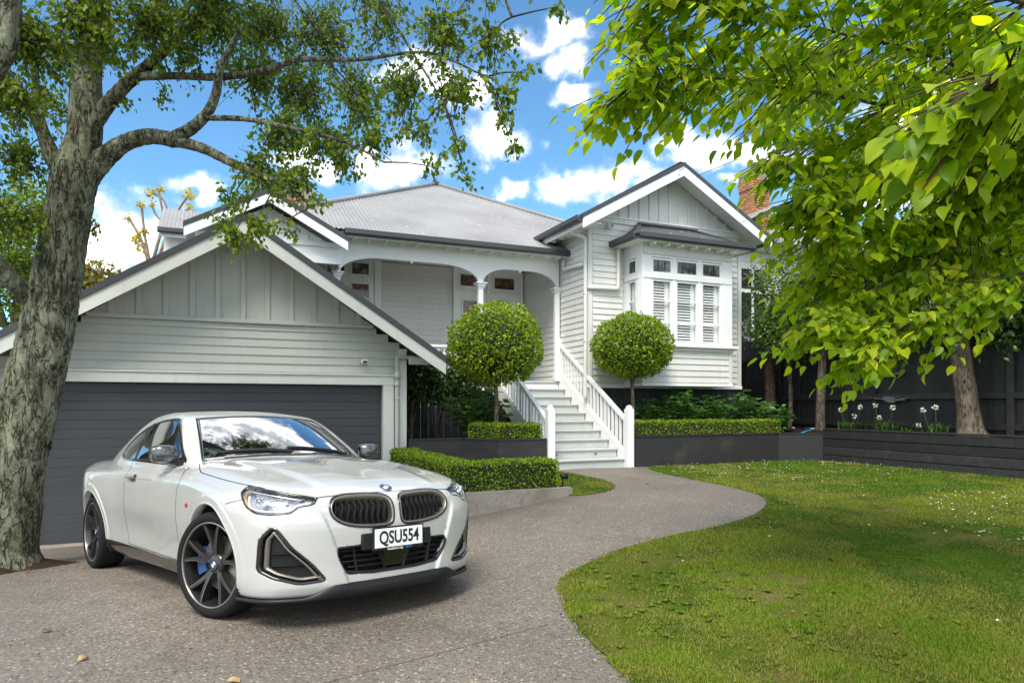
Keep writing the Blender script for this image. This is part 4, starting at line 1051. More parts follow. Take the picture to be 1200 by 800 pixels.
# verandah
VF, VZ, VB = 1.20, 1.89, 3.0
hb('verandah_floor', -6.2, -.03, VF - .02, VB, VZ - .06, VZ, M_step); hb('verandah_ceiling', -6.2, -.03, VF + .05, VB, 4.42, 4.45, M_trim)
for i in range(32):
    x0 = -6.2 + i * .150
    if x0 < -1.7: hb('base_panel', x0, x0 + .144, VF + .02, VF + .04, .1, VZ - .10, M_blackt, c=.003)
hb('verandah_skirt', -6.2, -.03, VF - .012, VF + .015, VZ - .20, VZ - .062, M_trim)
vw = hb('wall', -6.2, .0, VB + .026, 7.5, VZ - .1, 4.42, M_wall)
vfr = lambda a, o_, z: (a, VB + .026 - o_, z)
boards(vw, vfr, -6.15, -.02, VZ, 4.40, .1135, M_wall, holes=[(-1.68, .0, 0, 9), (-4.55, -3.26, 0, 9)])
PST = (-4.44, -1.72, -.06)
def post(x0):
    b = MB(); h = .052
    p = MB().cbox(x0 - h, x0 + h, VF - h, VF + h, VZ, 3.72, .012).build('post', M_trim, house)
    for z0, z1, e in ((3.66, 3.70, .065), (3.70, 3.745, .085), (3.745, 3.775, .11), (1.89, 2.05, .07)): MB().cbox(x0 - e, x0 + e, VF - e, VF + e, z0, z1, .008).build('post_cap', M_trim, p)
for x0 in PST: post(x0)
def arch(x0, x1, zb=3.775, zc=4.075, zt=4.36, span=.62):
    n = 10; P = [(x0, zt), (x0, zb)]
    A = [(x0 + .05 + span * (1 - math.cos(t)), zb + (zc - zb) * math.sin(t)) for t in np.linspace(0, PI / 2, n)]
    Bq = [(x1 - .05 - span * (1 - math.cos(t)), zb + (zc - zb) * math.sin(t)) for t in np.linspace(PI / 2, 0, n)]
    P = [(x0, zb)] + A + Bq + [(x1, zb), (x1, zt)]
    # built from vertical slices so the concave outline stays clean
    xs = np.array(sorted(set([p[0] for p in [(x0, zb)] + A + Bq + [(x1, zb)]]))); bt = np.interp(xs, [p[0] for p in [(x0, zb)] + A + Bq + [(x1, zb)]], [p[1] for p in [(x0, zb)] + A + Bq + [(x1, zb)]])
    m_ = len(xs); V = [(x_, y_, z_) for y_ in (VF - .03, VF + .03) for k_ in (0, 1) for x_, z_ in zip(xs, bt if k_ == 0 else np.full(m_, zt))]
    F = []
    for j in range(m_ - 1): F += [(j, j+1, m_+j+1, m_+j), (2*m_+j+1, 2*m_+j, 3*m_+j, 3*m_+j+1), (j+1, j, 2*m_+j, 2*m_+j+1)]
    F += [(0, m_, 3*m_, 2*m_), (m_-1, 3*m_-1, 4*m_-1, 2*m_-1)]
    MB().add(V, F).build('arch', M_trim, house)
arch(-4.44 + .0, -1.72, span=.75); arch(-1.72, -.03, span=.55); arch(-5.6, -4.44, span=.35, zb=3.55)
hb('verandah_beam', -4.5, -.03, VF - .045, VF + .045, 4.36, 4.45, M_trim)
hb('verandah_fascia', -4.42, .05, .84, .86, 4.33, 4.43, M_trim); hb('verandah_soffit', -4.42, -.02, .86, VF + .0, 4.395, 4.412, M_trim)
for i in range(15): hb('eave_bracket', -4.2 + i * .29, -4.165 + i * .29, .90, VF - .05, 4.33, 4.394, M_trim)
gutter(house, (-4.38, .79, 4.41), (.06, .79, 4.41))
for x0 in (-3.08, -.88): hb('porch_lamp', x0 - .02, x0 + .02, VF - .02, VF + .02, 4.03, 4.08, M_trim)
# verandah balustrade
hb('hand_rail', -4.4, -1.77, VF - .04, VF + .04, 2.50, 2.545, M_trim); hb('bottom_rail', -4.4, -1.77, VF - .025, VF + .025, 1.97, 2.01, M_trim)
for i in range(21): hb('baluster', -4.3 + i * .122, -4.3 + i * .122 + .045, VF - .015, VF + .015, 2.01, 2.50, M_trim, c=.003)
# front door set
dw = hb('door_surround', -1.68, -.02, VB - .03, VB + .03, VZ, 4.42, M_trim)
def panel(x0, x1, z0, z1, m, y=-.034, parent=dw, frame=.028, name='door_pane'):
    p = MB().cbox(x0, x1, VB + y - .006, VB + y + .006, z0, z1, .003).build(name, m, parent)
    if frame:
        s = MB(); f = frame
        for q in ((x0 - f, x1 + f, z0 - f, z0), (x0 - f, x1 + f, z1, z1 + f), (x0 - f, x0, z0, z1), (x1, x1 + f, z0, z1)): s.box(q[0], q[1], VB + y - .022, VB + y + .004, q[2], q[3])
        s.build('pane_frame', M_trim, parent)
panel(-1.52, -.98, 4.02, 4.27, M_stain1); panel(-.72, -.24, 4.00, 4.25, M_stain1)
for x0, x1, mm in ((-1.46, -1.10, M_stain1), (-.63, -.36, M_stain1)): panel(x0, x1, 3.0, 3.70, mm, frame=.03)
panel(-1.46, -1.10, 2.1, 2.85, M_trim, frame=.02, name='door_panel'); panel(-.63, -.36, 2.1, 2.85, M_trim, frame=.02, name='door_panel')
for x0, x1 in ((-1.68, -1.60), (-.90, -.80), (-.12, -.02)): MB().cbox(x0, x1, VB - .065, VB - .03, VZ, 4.40, .006).build('door_jamb', M_trim, dw)
MB().cbox(-1.60, -.12, VB - .055, VB - .03, 3.84, 3.92, .006).build('door_head', M_trim, dw)
MB().lathe([(.03, 0), (.03, .02), (.012, .03), (.022, .05), (.001, .06)], 12, 'y', (-.72, VB - .10, 2.95)).build('door_knob', M_chrome, dw)
# verandah window to the left
ww = hb('window_surround', -4.55, -3.26, VB - .03, VB + .03, 2.3, 4.42, M_trim)
for z0, z1, mm in ((4.10, 4.33, M_stain2), (3.62, 3.90, M_stain1), (3.05, 3.58, M_pane)):
    panel(-3.86, -3.52, z0, z1, mm, parent=ww, frame=.03, name='pane'); panel(-4.36, -4.02, z0, z1, mm, parent=ww, frame=.03, name='pane')
MB().cbox(-3.40, -3.27, VB - .06, VB - .03, 2.3, 4.40, .006).build('window_jamb', M_trim, ww); MB().cbox(-4.6, -3.2, VB - .10, VB - .03, 2.22, 2.30, .006).build('window_sill', M_trim, ww)
# main hip roof
AU, AV, AZ, EV, EZ = -1.30, 5.50, 7.0, .75, 4.44
HS = (AZ - EZ) / (AV - EV); HL = AV - EV
corr('roof', M_roof, house, lambda q: (q, EV, EZ), lambda q: (q, AV - abs(q - AU), AZ - HS * abs(q - AU)), AU - HL, AU + HL, (0, -HS, 1))
corr('roof', M_roof, house, lambda q: (AU - HL, q, EZ), lambda q: (AU - abs(q - AV), q, AZ - HS * abs(q - AV)), AV - HL, AV + HL, (-HS, 0, 1))
corr('roof', M_roof, house, lambda q: (AU + HL, q, EZ), lambda q: (AU + abs(q - AV), q, AZ - HS * abs(q - AV)), AV - HL, AV + HL, (HS, 0, 1))
corr('roof', M_roof, house, lambda q: (q, AV + HL, EZ), lambda q: (q, AV + abs(q - AU), AZ - HS * abs(q - AU)), AU - HL, AU + HL, (0, HS, 1))
for sx in (-1, 1):
    for sy in (-1, 1): MB().tube([(AU + sx * HL, AV + sy * HL, EZ + .02), (AU, AV, AZ + .02)], .05, 8).build('hip_cap', M_roof, house, True)
MB().lathe([(.10, 0), (.10, .06), (.03, .10), (.001, .2)], 12, 'z', (AU, AV, AZ)).build('roof_finial', M_dgrey, house)
# small gable over the verandah corner
LG = -5.62
gable_roof(house, LG, 1.25, 4.87, 4.20, .50, 4.0, M_roof, M_trim, M_dgrey, thick=.15)
g2 = MB(); g2.prism([(LG - .95, 4.18), (LG + .95, 4.18), (LG + .05, 4.66), (LG - .05, 4.66)], lambda p, q: (p, .78, q), lambda p, q: (p, .84, q)); g2 = g2.build('gable_panel', M_trim, house)
for i in range(9):
    x_ = LG - .85 + i * .21; zt = 4.18 + (.95 - abs(x_ - LG)) * .52
    MB().cbox(x_ - .018, x_ + .018, .758, .782, 4.18, max(4.2, zt), .003).build('batten', M_trim, g2)
hb('gable_beam', LG - 1.1, LG + 1.18, .76, .84, 4.10, 4.18, M_trim); hb('gable_beam', LG - 1.1, LG + 1.18, .79, .84, 3.92, 4.10, M_trim); hb('gable_beam', LG - 1.1, LG + 1.18, .77, .84, 3.82, 3.92, M_trim); hb('verandah_side', LG + 1.14, LG + 1.19, .80, VF, 3.78, 4.40, M_trim)
# chimney with old bricks
def chimney(name, label, u0, v0, z0, z1, w, d, parent=None, pot=False, render_top=.35):
    root = sempty(name, u0, v0, z0) if parent is None else parent
    if parent is None: tag(root, label, 'chimney'); ou, ov, oz = 0, 0, 0
    else: ou, ov, oz = u0, v0, z0
    H = z1 - z0; core = MB().box(ou - w/2 + .02, ou + w/2 - .02, ov - d/2 + .02, ov + d/2 - .02, oz, oz + H).build('chimney' if parent else 'shaft', M_mortar, root)
    bh, bl, zc, r_ = .075, .21, 0., 0
    me = {}
    while zc < H - render_top:
        grow = .03 if zc > H - render_top - .3 else 0; 
        for face in range(4):
            L = w if face % 2 == 0 else d; x = -L/2 - (bl/2 if r_ % 2 else 0)
            while x < L/2 - .01:
                a, b = max(x, -L/2), min(x + bl - .012, L/2); x += bl
                if b - a < .03: continue
                key = (round(b - a, 3)); 
                if key not in me: me[key] = MB().cbox(-(b - a)/2, (b - a)/2, -.05, .0, 0, bh - .012, .006).build('brick', M_brick, None); tpl = me[key]; md = tpl.data; bpy.data.objects.remove(tpl); me[key] = md
                o = newobj('brick', me[key], core); c = (a + b) / 2; off = (d if face % 2 == 0 else w) / 2 - .045 + grow
                dx, dy = [(c, -off), (off, c), (-c, off), (-off, -c)][face]
                o.location = (ou + dx * (1), ov + dy, oz + zc); o.rotation_euler = (0, 0, face * PI / 2)
        zc += bh; r_ += 1
    MB().cbox(ou - w/2 - .03, ou + w/2 + .03, ov - d/2 - .03, ov + d/2 + .03, oz + H - render_top, oz + H, .03).build('chimney_cap', M_conc, core if parent else root)
    if pot: MB().lathe([(.14, 0), (.15, .05), (.12, .08), (.11, .30), (.13, .33), (.10, .34), (.09, .1)], 16, 'z', (ou, ov, oz + H)).build('chimney_pot', M_conc, root, True)
    return root
chimney('chimney', None, -4.60, 6.0, 4.6, 6.62, .55, .55, parent=house)
# rear wing roof seen over the garage
rw = hb('rear_wing', -7.45, -4.2, 5.3, 8, 3.5, 5.15, M_wall)
corr('roof', M_roof, house, lambda q: (q, 5.0, 5.14), lambda q: (q, 6.6, 5.98), -7.55, -4.3, (0, -.5, 1)); gutter(house, (-7.55, 4.95, 5.10), (-4.3, 4.95, 5.10)); hb('fascia', -7.5, -4.3, 5.02, 5.06, 4.98, 5.08, M_trim)
# camera and service line on the gable
sc_ = sempty('security_camera', .41, -.03, 4.78); tag(sc_, 'white bullet security camera under the villa gable', 'camera')
MB().lathe([(.03, .03), (.045, .0), (.045, -.12), (.03, -.14)], 14, 'y', (0, 0, 0)).build('camera_body', M_trim, sc_, True); MB().cbox(-.025, .025, -.01, .04, .02, .07, .005).build('bracket', M_trim, sc_); MB().lathe([(.028, -.141), (.02, -.146), (.001, -.146)], 12, 'y').build('lens', M_bblue, sc_)
def cable(name, label, P, r=.006):
    o = MB().tube(catmull(P, 10), r, 5).build(name, M_dgrey); tag(o, label, 'cable'); return o
pw = [W(ux + .25, -.52, 5.80), W(ux + 1.2, -3.0, 6.25), W(ux + 3.2, -9, 7.9)]; cable('power_cable', 'thin black power line leaving the right slope of the gable', pw)
pw = [W(ux - .15, -.52, 5.85), W(ux + .5, -3.0, 6.45), W(ux + 2.0, -9, 8.2)]; cable('power_cable', 'thin black power line leaving the gable apex', pw)
pw = [W(ux - .12, -.5, 5.80), W(ux - .3, -.2, 5.62), W(ux - .5, .0, 5.52)]; cable('service_cable', 'short looped cable dropping from the apex to the gable wall', pw, .008)

# ---------------------------------------------------------------- garage
GV = -.57; gar = sempty('garage', -6.3, GV, -.46); tag(gar, 'grey weatherboard garage with charcoal sectional door and white gable', 'garage')
def gb(name, x0, x1, y0, y1, z0, z1, m, parent=None, c=.004): return MB().cbox(x0 + 6.3, x1 + 6.3, y0, y1, z0 + .46, z1 + .46, c).build(name, m, parent or gar)
L0, L1, D0, D1, DT = -9.15, -3.62, -8.68, -4.0, 1.69
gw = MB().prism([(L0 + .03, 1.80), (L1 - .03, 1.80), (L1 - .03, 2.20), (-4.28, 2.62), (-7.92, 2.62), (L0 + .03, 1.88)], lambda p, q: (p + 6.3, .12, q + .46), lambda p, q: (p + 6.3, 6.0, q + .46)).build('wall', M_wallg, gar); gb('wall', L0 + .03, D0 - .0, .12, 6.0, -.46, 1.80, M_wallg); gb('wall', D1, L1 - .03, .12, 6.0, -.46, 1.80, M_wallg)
gf = lambda a, o_, z: (a + 6.3, .12 - o_, z + .46)
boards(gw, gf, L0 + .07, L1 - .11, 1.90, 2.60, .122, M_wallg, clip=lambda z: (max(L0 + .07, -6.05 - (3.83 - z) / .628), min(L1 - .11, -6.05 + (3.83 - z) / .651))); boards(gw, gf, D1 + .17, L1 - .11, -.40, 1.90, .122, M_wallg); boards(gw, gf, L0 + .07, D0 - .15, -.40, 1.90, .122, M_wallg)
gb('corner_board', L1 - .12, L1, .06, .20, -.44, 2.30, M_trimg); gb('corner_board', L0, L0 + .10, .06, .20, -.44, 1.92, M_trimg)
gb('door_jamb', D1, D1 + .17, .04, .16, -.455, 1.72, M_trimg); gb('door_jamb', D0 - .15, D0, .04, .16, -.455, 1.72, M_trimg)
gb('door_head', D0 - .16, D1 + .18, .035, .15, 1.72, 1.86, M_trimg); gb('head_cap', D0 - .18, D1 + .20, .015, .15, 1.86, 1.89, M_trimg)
gd = gb('garage_door', D0, D1, .20, .24, -.455, 1.72, M_door)
pz, npn = -.452, 17; ph = (1.715 + .452) / npn
for i in range(npn): MB().cbox(D0 + 6.3 + .005, D1 + 6.3 - .005, .188, .205, pz + .46 + i * ph + .0015, pz + .46 + (i + 1) * ph - .0015, .003).build('panel', M_door, gd)
# gable of the garage
gu_, gza, gze, gh = -6.05, 4.02, 2.10, 2.98
P = [(gu_ - 1.98, 2.63), (gu_ + 1.92, 2.63), (gu_ + .1, 3.87), (gu_ - .1, 3.87)]
gg = MB(); gg.prism(P, lambda p, q: (p + 6.3, .10, q + .46), lambda p, q: (p + 6.3, .18, q + .46)); gg = gg.build('gable_panel', M_wallg, gar)
gb('frieze_board', gu_ - 1.96, gu_ + 1.90, .055, .12, 2.60, 2.655, M_wallg)
x = gu_ - 7 * .335
while x < L1 - .2:
    zt = 3.90 - abs(x - gu_) * .64 + .02
    if zt > 2.72: MB().cbox(x + 6.3 - .035, x + 6.3 + .035, .075, .102, 2.655 + .46, zt + .46, .004).build('batten', M_wallg, gg)
    x += .335
class _Off:
    pass
gr_ = MB()
def gable2(sg, half, ze):
    s_ = (gza - ze) / half
    corr('roof', M_roofd, gar, lambda q: (gu_ + 6.3 + sg * half, q, ze + .48), lambda q: (gu_ + 6.3, q, gza + .48), -.38, 6.2, (sg * s_, 0, 1))
    for (y0, y1, z0, z1, nm, mm) in ((-.42, -.385, -.235, -.045, 'barge_board', M_trimg), (-.44, -.25, -.043, .05, 'barge_cap', M_dgrey)):
        b = MB(); e = half + .01
        b.prism([(gu_ + 6.3, gza + z0 + .46), (gu_ + 6.3 + sg * e, ze + z0 + .46), (gu_ + 6.3 + sg * e, ze + z1 + .46), (gu_ + 6.3, gza + z1 + .46)], lambda p, q: (p, y0, q), lambda p, q: (p, y1, q)); b.build(nm, mm, gar)
    b = MB(); b.prism([(gu_ + 6.3, gza + .40), (gu_ + 6.3 + sg * half, ze + .40), (gu_ + 6.3 + sg * half, ze + .42), (gu_ + 6.3, gza + .42)], lambda p, q: (p, -.384, q), lambda p, q: (p, 6.2, q)); b.build('soffit', M_trimg, gar)
gable2(1, 2.92, 2.12); gable2(-1, 3.25, 1.98)
gutter(gar, (gu_ + 6.3 + 2.97, -.38, 2.12 + .46), (gu_ + 6.3 + 2.97, 6, 2.12 + .46))
gb('rafter_foot', L1 + .02, L1 + .34, -.05, .02, 2.05, 2.16, M_trimg)
MB().tube(catmull([(L1 + 6.3 + .20, .02, 2.62), (L1 + 6.3 - .12, .015, 2.62), (L1 + 6.3 - .165, .01, 2.60), (L1 + 6.3 - .17, .01, 2.5), (L1 + 6.3 - .17, .01, 1.5), (L1 + 6.3 - .17, .01, .02)], 4), .034, 10).build('downpipe', M_wallg, gar, True)
for z_, r_, h_ in ((2.28, .055, .10), (2.16, .048, .05), (1.95, .042, .03)): MB().lathe([(.034, 0), (r_, .01), (r_, h_), (.034, h_ + .01)], 12, 'z', (L1 + 6.3 - .17, .01, z_)).build('pipe_collar', M_wallg, gar, True)
gb('door_threshold', D0 - .1, D1 + .05, -.16, .30, -.62, -.452, M_conc)
sl_ = sempty('security_light', -4.30, GV + .05, 2.08); tag(sl_, 'small white sensor light on the garage weatherboards above the door', 'light'); MB().cbox(-.05, .05, -.08, .02, -.03, .03, .012).build('housing', M_trim, sl_); MB().cbox(-.035, .035, -.09, -.078, -.02, .015, .004).build('lens', M_dgrey, sl_)

# ---------------------------------------------------------------- front steps
st = sempty('front_steps', -.76, -1.3, .36); tag(st, 'painted timber front steps with white balustrades climbing to the verandah', 'steps')
S0, S1, NR = -1.49, .0, 10; rise = (VZ - .36) / NR; run = 2.50 / 9
def sb(name, x0, x1, y0, y1, z0, z1, m, parent=None, c=.004): return MB().cbox(x0 + .76, x1 + .76, y0 + 1.3, y1 + 1.3, z0 - .36, z1 - .36, c).build(name, m, parent or st)
for i in range(NR):
    y0 = -1.3 + i * run; z0 = .36 + i * rise
    sb('riser', S0 + .04, S1 - .04, y0, y0 + .02, z0 - .001 if i else .30, z0 + rise - .032, M_step)
    if i < NR: sb('tread', S0 + .03, S1 - .03, y0 - .032, y0 + run - .0 if i < NR - 1 else y0 + .06, z0 + rise - .034, z0 + rise, M_step, c=.008)
ang = math.atan2(VZ - .36, 2.5)
for x0 in (S0, S1):
    b = MB(); b.prism([(-1.34, .30), (-1.34, .58), (1.2, 2.14), (1.2, 1.70)], lambda p, q: (x0 + .76 - .022, p + 1.3, q - .36), lambda p, q: (x0 + .76 + .022, p + 1.3, q - .36)); b.build('stringer', M_trim, st)
    z_at = lambda y_: .36 + (y_ + 1.3) * (VZ - .36) / 2.5
    nb_ = MB().cbox(x0 + .76 - .062, x0 + .76 + .062, -.125, .0, -.06, .98, .006); nb_ = nb_.build('newel_post', M_trim, st)
    MB().lathe([(.062, .96), (.060, 1.0), (.045, 1.03), (.02, 1.045), (.001, 1.048)], 16, 'z', (x0 + .76, -.0625, 0)).build('post_cap', M_trim, nb_, True)
    b = MB(); bar(b, (x0 + .76, -.02, z_at(-1.3) + .76 - .36), (x0 + .76, 2.46, z_at(1.16) + .76 - .36), .075, .05); b.build('hand_rail', M_trim, st)
    b = MB(); bar(b, (x0 + .76, -.02, z_at(-1.3) + .17 - .36), (x0 + .76, 2.46, z_at(1.16) + .17 - .36), .05, .045); b.build('bottom_rail', M_trim, st)
    for i in range(19):
        y_ = -1.22 + i * .127
        if i % 3 == 2:          # flat pierced slat
            b = MB().prism([(y_ - .042, z_at(y_ - .042) + .18), (y_ + .042, z_at(y_ + .042) + .18), (y_ + .042, z_at(y_ + .042) + .745), (y_ - .042, z_at(y_ - .042) + .745)], lambda p, q: (x0 + .76 - .009, p + 1.3, q - .36), lambda p, q: (x0 + .76 + .009, p + 1.3, q - .36)).build('slat', M_trim, st)
            for dz in (.3, .45, .6): MB().lathe([(.014, -.0105), (.014, .0105)], 8, 'x', (x0 + .76, y_ + 1.3, z_at(y_) + dz - .36)).add([(0, 0, 0)], []).build('pierced_hole', M_dgrey, b)
        else:
            MB().prism([(y_ - .019, z_at(y_ - .019) + .18), (y_ + .019, z_at(y_ + .019) + .18), (y_ + .019, z_at(y_ + .019) + .745), (y_ - .019, z_at(y_ - .019) + .745)], lambda p, q: (x0 + .76 - .019, p + 1.3, q - .36), lambda p, q: (x0 + .76 + .019, p + 1.3, q - .36)).build('baluster', M_trim, st)
    MB().cbox(x0 + .76 - .045, x0 + .76 + .045, 2.42, 2.50, VZ - .36, VZ + .86 - .36, .006).build('newel_post', M_trim, st)
for i, xx in ((1, -1.2), (1, -.45), (4, -.9), (7, -1.0)): MB().lathe([(.022, -.004), (.022, .0), (.001, .001)], 12, 'y', (xx + .76, i * run - .001, i * rise + .06)).build('step_light', M_bronze, st)
sb('core', S0 + .06, S1 - .06, -1.2, 1.2, .2, .34, M_dark)
MB().prism([(-1.25, .25), (1.2, 1.75), (1.2, .25)], lambda p, q: (S0 + .76 + .05, p + 1.3, q - .36), lambda p, q: (S1 + .76 - .05, p + 1.3, q - .36)).build('under_stair', M_dark, st)

# ---------------------------------------------------------------- planters, kerb, beds
def wallrun(name, label, cat, pts, z0, z1, th, m, inward=1, cap=None):
    """low wall along a polyline of the site frame"""
    p0 = pts[0]; o = sempty(name, *p0, z0); tag(o, label, cat)
    for (a, b) in zip(pts[:-1], pts[1:]):
        d = Vector((b[0] - a[0], b[1] - a[1])); L = d.length; d /= L; n = Vector((-d.y, d.x)) * inward
        V = []
        for (q, ext) in ((a, -.0), (b, .0)):
            for t_ in (0, th): V += [(q[0] - p0[0] + n.x * t_, q[1] - p0[1] + n.y * t_)]
        P = [V[0], V[2], V[3], V[1]]; mb = MB()
        mb.prism(P, lambda x_, y_: (x_, y_, -.25), lambda x_, y_: (x_, y_, z1 - z0)); pn = mb.build('wall_panel', m, o)
        if cap:
            c_ = MB(); P2 = [(p_[0] - n.x * (.012 if i_ in (0, 1) else -.012), p_[1] - n.y * (.012 if i_ in (0, 1) else -.012)) for i_, p_ in enumerate(P)]
            c_.prism(P2, lambda x_, y_: (x_, y_, z1 - z0 + .001), lambda x_, y_: (x_, y_, z1 - z0 + .022)); c_.build('cap', cap, o)
    return o
wallrun('planter_wall', 'low charcoal planter wall left of the steps, stepping forward beneath a clipped hedge', 'wall', [(-3.62, -.70), (-2.75, -.70), (-2.40, -1.40), (-1.57, -1.40)], .36, .855, .06, M_planter, 1, M_planter)
wallrun('planter_wall', 'long straight charcoal planter wall right of the steps under the bay window', 'wall', [(.075, -1.33), (3.35, -1.33), (4.10, -1.70)], .35, .865, .06, M_planter, 1, M_planter)
kw = wallrun('kerb_wall', 'weathered concrete kerb wall below the low hedge beside the driveway', 'wall', [(-4.13, -.62), (-4.13, -3.97), (-2.50, -3.97)], -.1, .42, .11, M_conc, 1)
def bed(name, poly, z0, z1):
    o = MB().prism(poly, lambda p, q: W(p, q, z0), lambda p, q: W(p, q, z1)).build(name, M_soil); tag(o, kind='structure'); return o
bed('garden_bed', [(-4.03, -3.87), (-2.52, -3.87), (-2.42, -3.3), (-2.3, -1.43), (-2.45, -1.38), (-2.8, -.71), (-3.6, -.71), (-4.03, -.62)], -.3, .405)
bed('garden_bed', [(-3.60, -.64), (-2.72, -.64), (-2.36, -1.34), (-1.57, -1.34), (-1.57, 1.2), (-3.60, 1.2)], .1, .80)
bed('garden_bed', [(.09, -1.27), (3.38, -1.27), (4.12, -1.63), (4.12, 1.5), (3.6, 1.5), (3.6, .02), (.09, .02)], .1, .81)
bed('garden_bed', [(4.16, -12), (5.0, -12), (5.0, 4.0), (4.16, 4.0)], .1, .905)
# timber retaining wall: four boards high, joints recessed
rt = sempty('retaining_wall', 4.10, -1.70, .33); tag(rt, 'black timber retaining wall of wide boards along the lawn', 'wall')
for i in range(4):
    z0 = .0 + i * .152
    for j, (y0, y1) in enumerate(((-.0, -4.6), (-4.605, -9.5))):
        MB().cbox(-.02 - .006 * (i % 2), .04, y1, y0, z0 + .004, z0 + .148, .006).build('plank', M_blackt, rt)
MB().cbox(-.035, .10, -9.5, .0, .612, .640, .006).build('cap_plank', M_blackt, rt); MB().box(.045, .06, -9.4, -.05, -.1, .60).build('backing', M_dark, rt)
for j in range(10):
    for i in range(4): MB().lathe([(.009, -.001), (.009, -.004), (.001, -.004)], 6, 'x', (-.021 - .006 * (i % 2), -.45 - j * .95 + .02 * (i % 2), .07 + i * .152)).build('bolt', M_dark, rt)
# paling fence along the right boundary
FU = 5.0; fn = sempty('paling_fence', FU, 3.0, .9); tag(fn, 'tall black paling fence behind the trees along the lawn', 'fence')
pal = MB().cbox(-.0, .018, -.068, .068, .02, 2.0, .004).build('paling', M_blackt, fn); pm = pal.data; pal.location = (0, 0, 0)
for i in range(1, 107):
    o = newobj('paling', pm, fn); o.location = (.006 * ((i * 7) % 3 - 1), -i * .133, .012 * math.sin(i * 1.7))
for z0 in (.16, .66, 1.55): MB().cbox(-.052, -.008, -14.2, .0, z0 - .05, z0 + .05, .004).build('rail', M_blackt, fn)
for y0 in (-.4, -2.75, -5.1, -7.5, -9.9): MB().cbox(-.08, -.008, y0 - .05, y0 + .05, -.05, 1.95, .006).build('post', M_blackt, fn)
MB().cbox(-.03, .04, -14.2, .1, -.12, .02, .004).build('plinth_board', M_blackt, fn)
# fence return between the house and the boundary, with a plain timber post
f2 = sempty('fence_return', 3.9, 1.6, .85); tag(f2, 'short black fence return beside the corner of the villa', 'fence')
for i in range(8): o = newobj('paling', pm, f2); o.location = (.2 + i * .133, .0, -.35); o.rotation_euler = (0, 0, PI / 2)
MB().cbox(.1, 1.2, -.06, -.012, .4, .5, .004).build('rail', M_blackt, f2)
tp_ = sempty('timber_post', 4.05, .9, .8); tag(tp_, 'bare brown timber post standing beside the villa corner', 'post'); MB().cbox(-.06, .06, -.06, .06, 0, 1.75, .008).build('shaft', mat('raw_timber', (.16, .10, .055), .8, var=.3, vscale=9, bump=.3, bscale=40), tp_); MB().cbox(-.066, .066, -.066, .066, 1.74, 1.76, .004).build('cap', M_blackt, tp_)
# two flat metal ornaments on the fence, shaped like little four-armed aircraft
M_zinc = mat('zinc_grey', (.24, .25, .24), .45, metal=.5, var=.15, vscale=20)
for zc, vc, lb in ((1.98, -2.34, 'upper grey metal aircraft ornament fixed on the black fence'), (1.51, -2.42, 'lower grey metal aircraft ornament fixed on the black fence')):
    o = sempty('wall_ornament', FU - .075, vc, zc); tag(o, lb, 'ornament')
    f0, f1 = lambda p, q: (-.012, -p, q), lambda p, q: (.03, -p, q)
    MB().prism([(-.13, .015), (-.10, .05), (.02, .055), (.12, .03), (.15, -.02), (.10, -.06), (.0, -.055), (-.08, -.02)], f0, f1).build('hull', M_zinc, o)
    MB().prism([(-.30, .012), (-.12, .005), (-.10, .025), (-.28, .03)], f0, f1).build('arm', M_zinc, o); MB().prism([(.10, -.025), (.32, -.012), (.32, .012), (.12, .005)], f0, f1).build('arm', M_zinc, o)
    for a0, a1, zz in ((-.42, -.22, .035), (.22, .40, .022), (-.12, .02, .062), (.05, .22, .04)):
        MB().prism([(a0, zz), (a1, zz), (a1, zz + .008), (a0, zz + .008)], lambda p, q: (-.02, -p, q), lambda p, q: (.035, -p, q)).build('rotor_blade', M_zinc, o)
# ---------------------------------------------------------------- neighbour on the right
nh = sempty('neighbour_house', 6.4, 4.0, 0); tag(nh, 'white weatherboard neighbouring house behind the trees and black fence', 'house')
nwl = MB().box(.03, 9, .03, 9, .0, 6.0).build('wall', M_trim, nh)
boards(nwl, lambda a, o_, z: (a, .03 - o_, z), .0, 5.5, 1.6, 6.0, .15, M_trim, holes=[(.72, 1.75, 2.9, 5.4), (2.6, 3.7, 2.9, 5.4)])
for a0, a1 in ((.72, 1.75), (2.6, 3.7)):
    wn = MB().cbox(a0, a1, -.02, .02, 2.9, 5.4, .01).build('window', M_trim, nh)
    for q0, q1 in ((a0 + .1, (a0 + a1) / 2 - .05), ((a0 + a1) / 2 + .05, a1 - .1)):
        for z0, z1 in ((3.05, 4.6), (4.72, 5.28)): MB().cbox(q0, q1, -.035, -.015, z0, z1, .004).build('pane', mat('dark_pane', (.02, .022, .025), .05, coat=1), wn)
    MB().cbox(a0 - .08, a1 + .08, -.12, .02, 2.82, 2.9, .01).build('sill', M_trim, wn)
corr('roof', M_roof, nh, lambda q: (q, -.6, 5.9), lambda q: (q, 4.5, 8.4), -.5, 9.5, (0, -.5, 1)); corr('roof', M_roof, nh, lambda q: (-.6, q, 5.9), lambda q: (2.0, q, 7.2), -.6, 9, (-.5, 0, 1))
gutter(nh, (-.6, -.66, 5.88), (9.5, -.66, 5.88)); MB().cbox(-.55, 9.4, -.58, .02, 5.80, 5.84, .004).build('soffit', M_trim, nh)
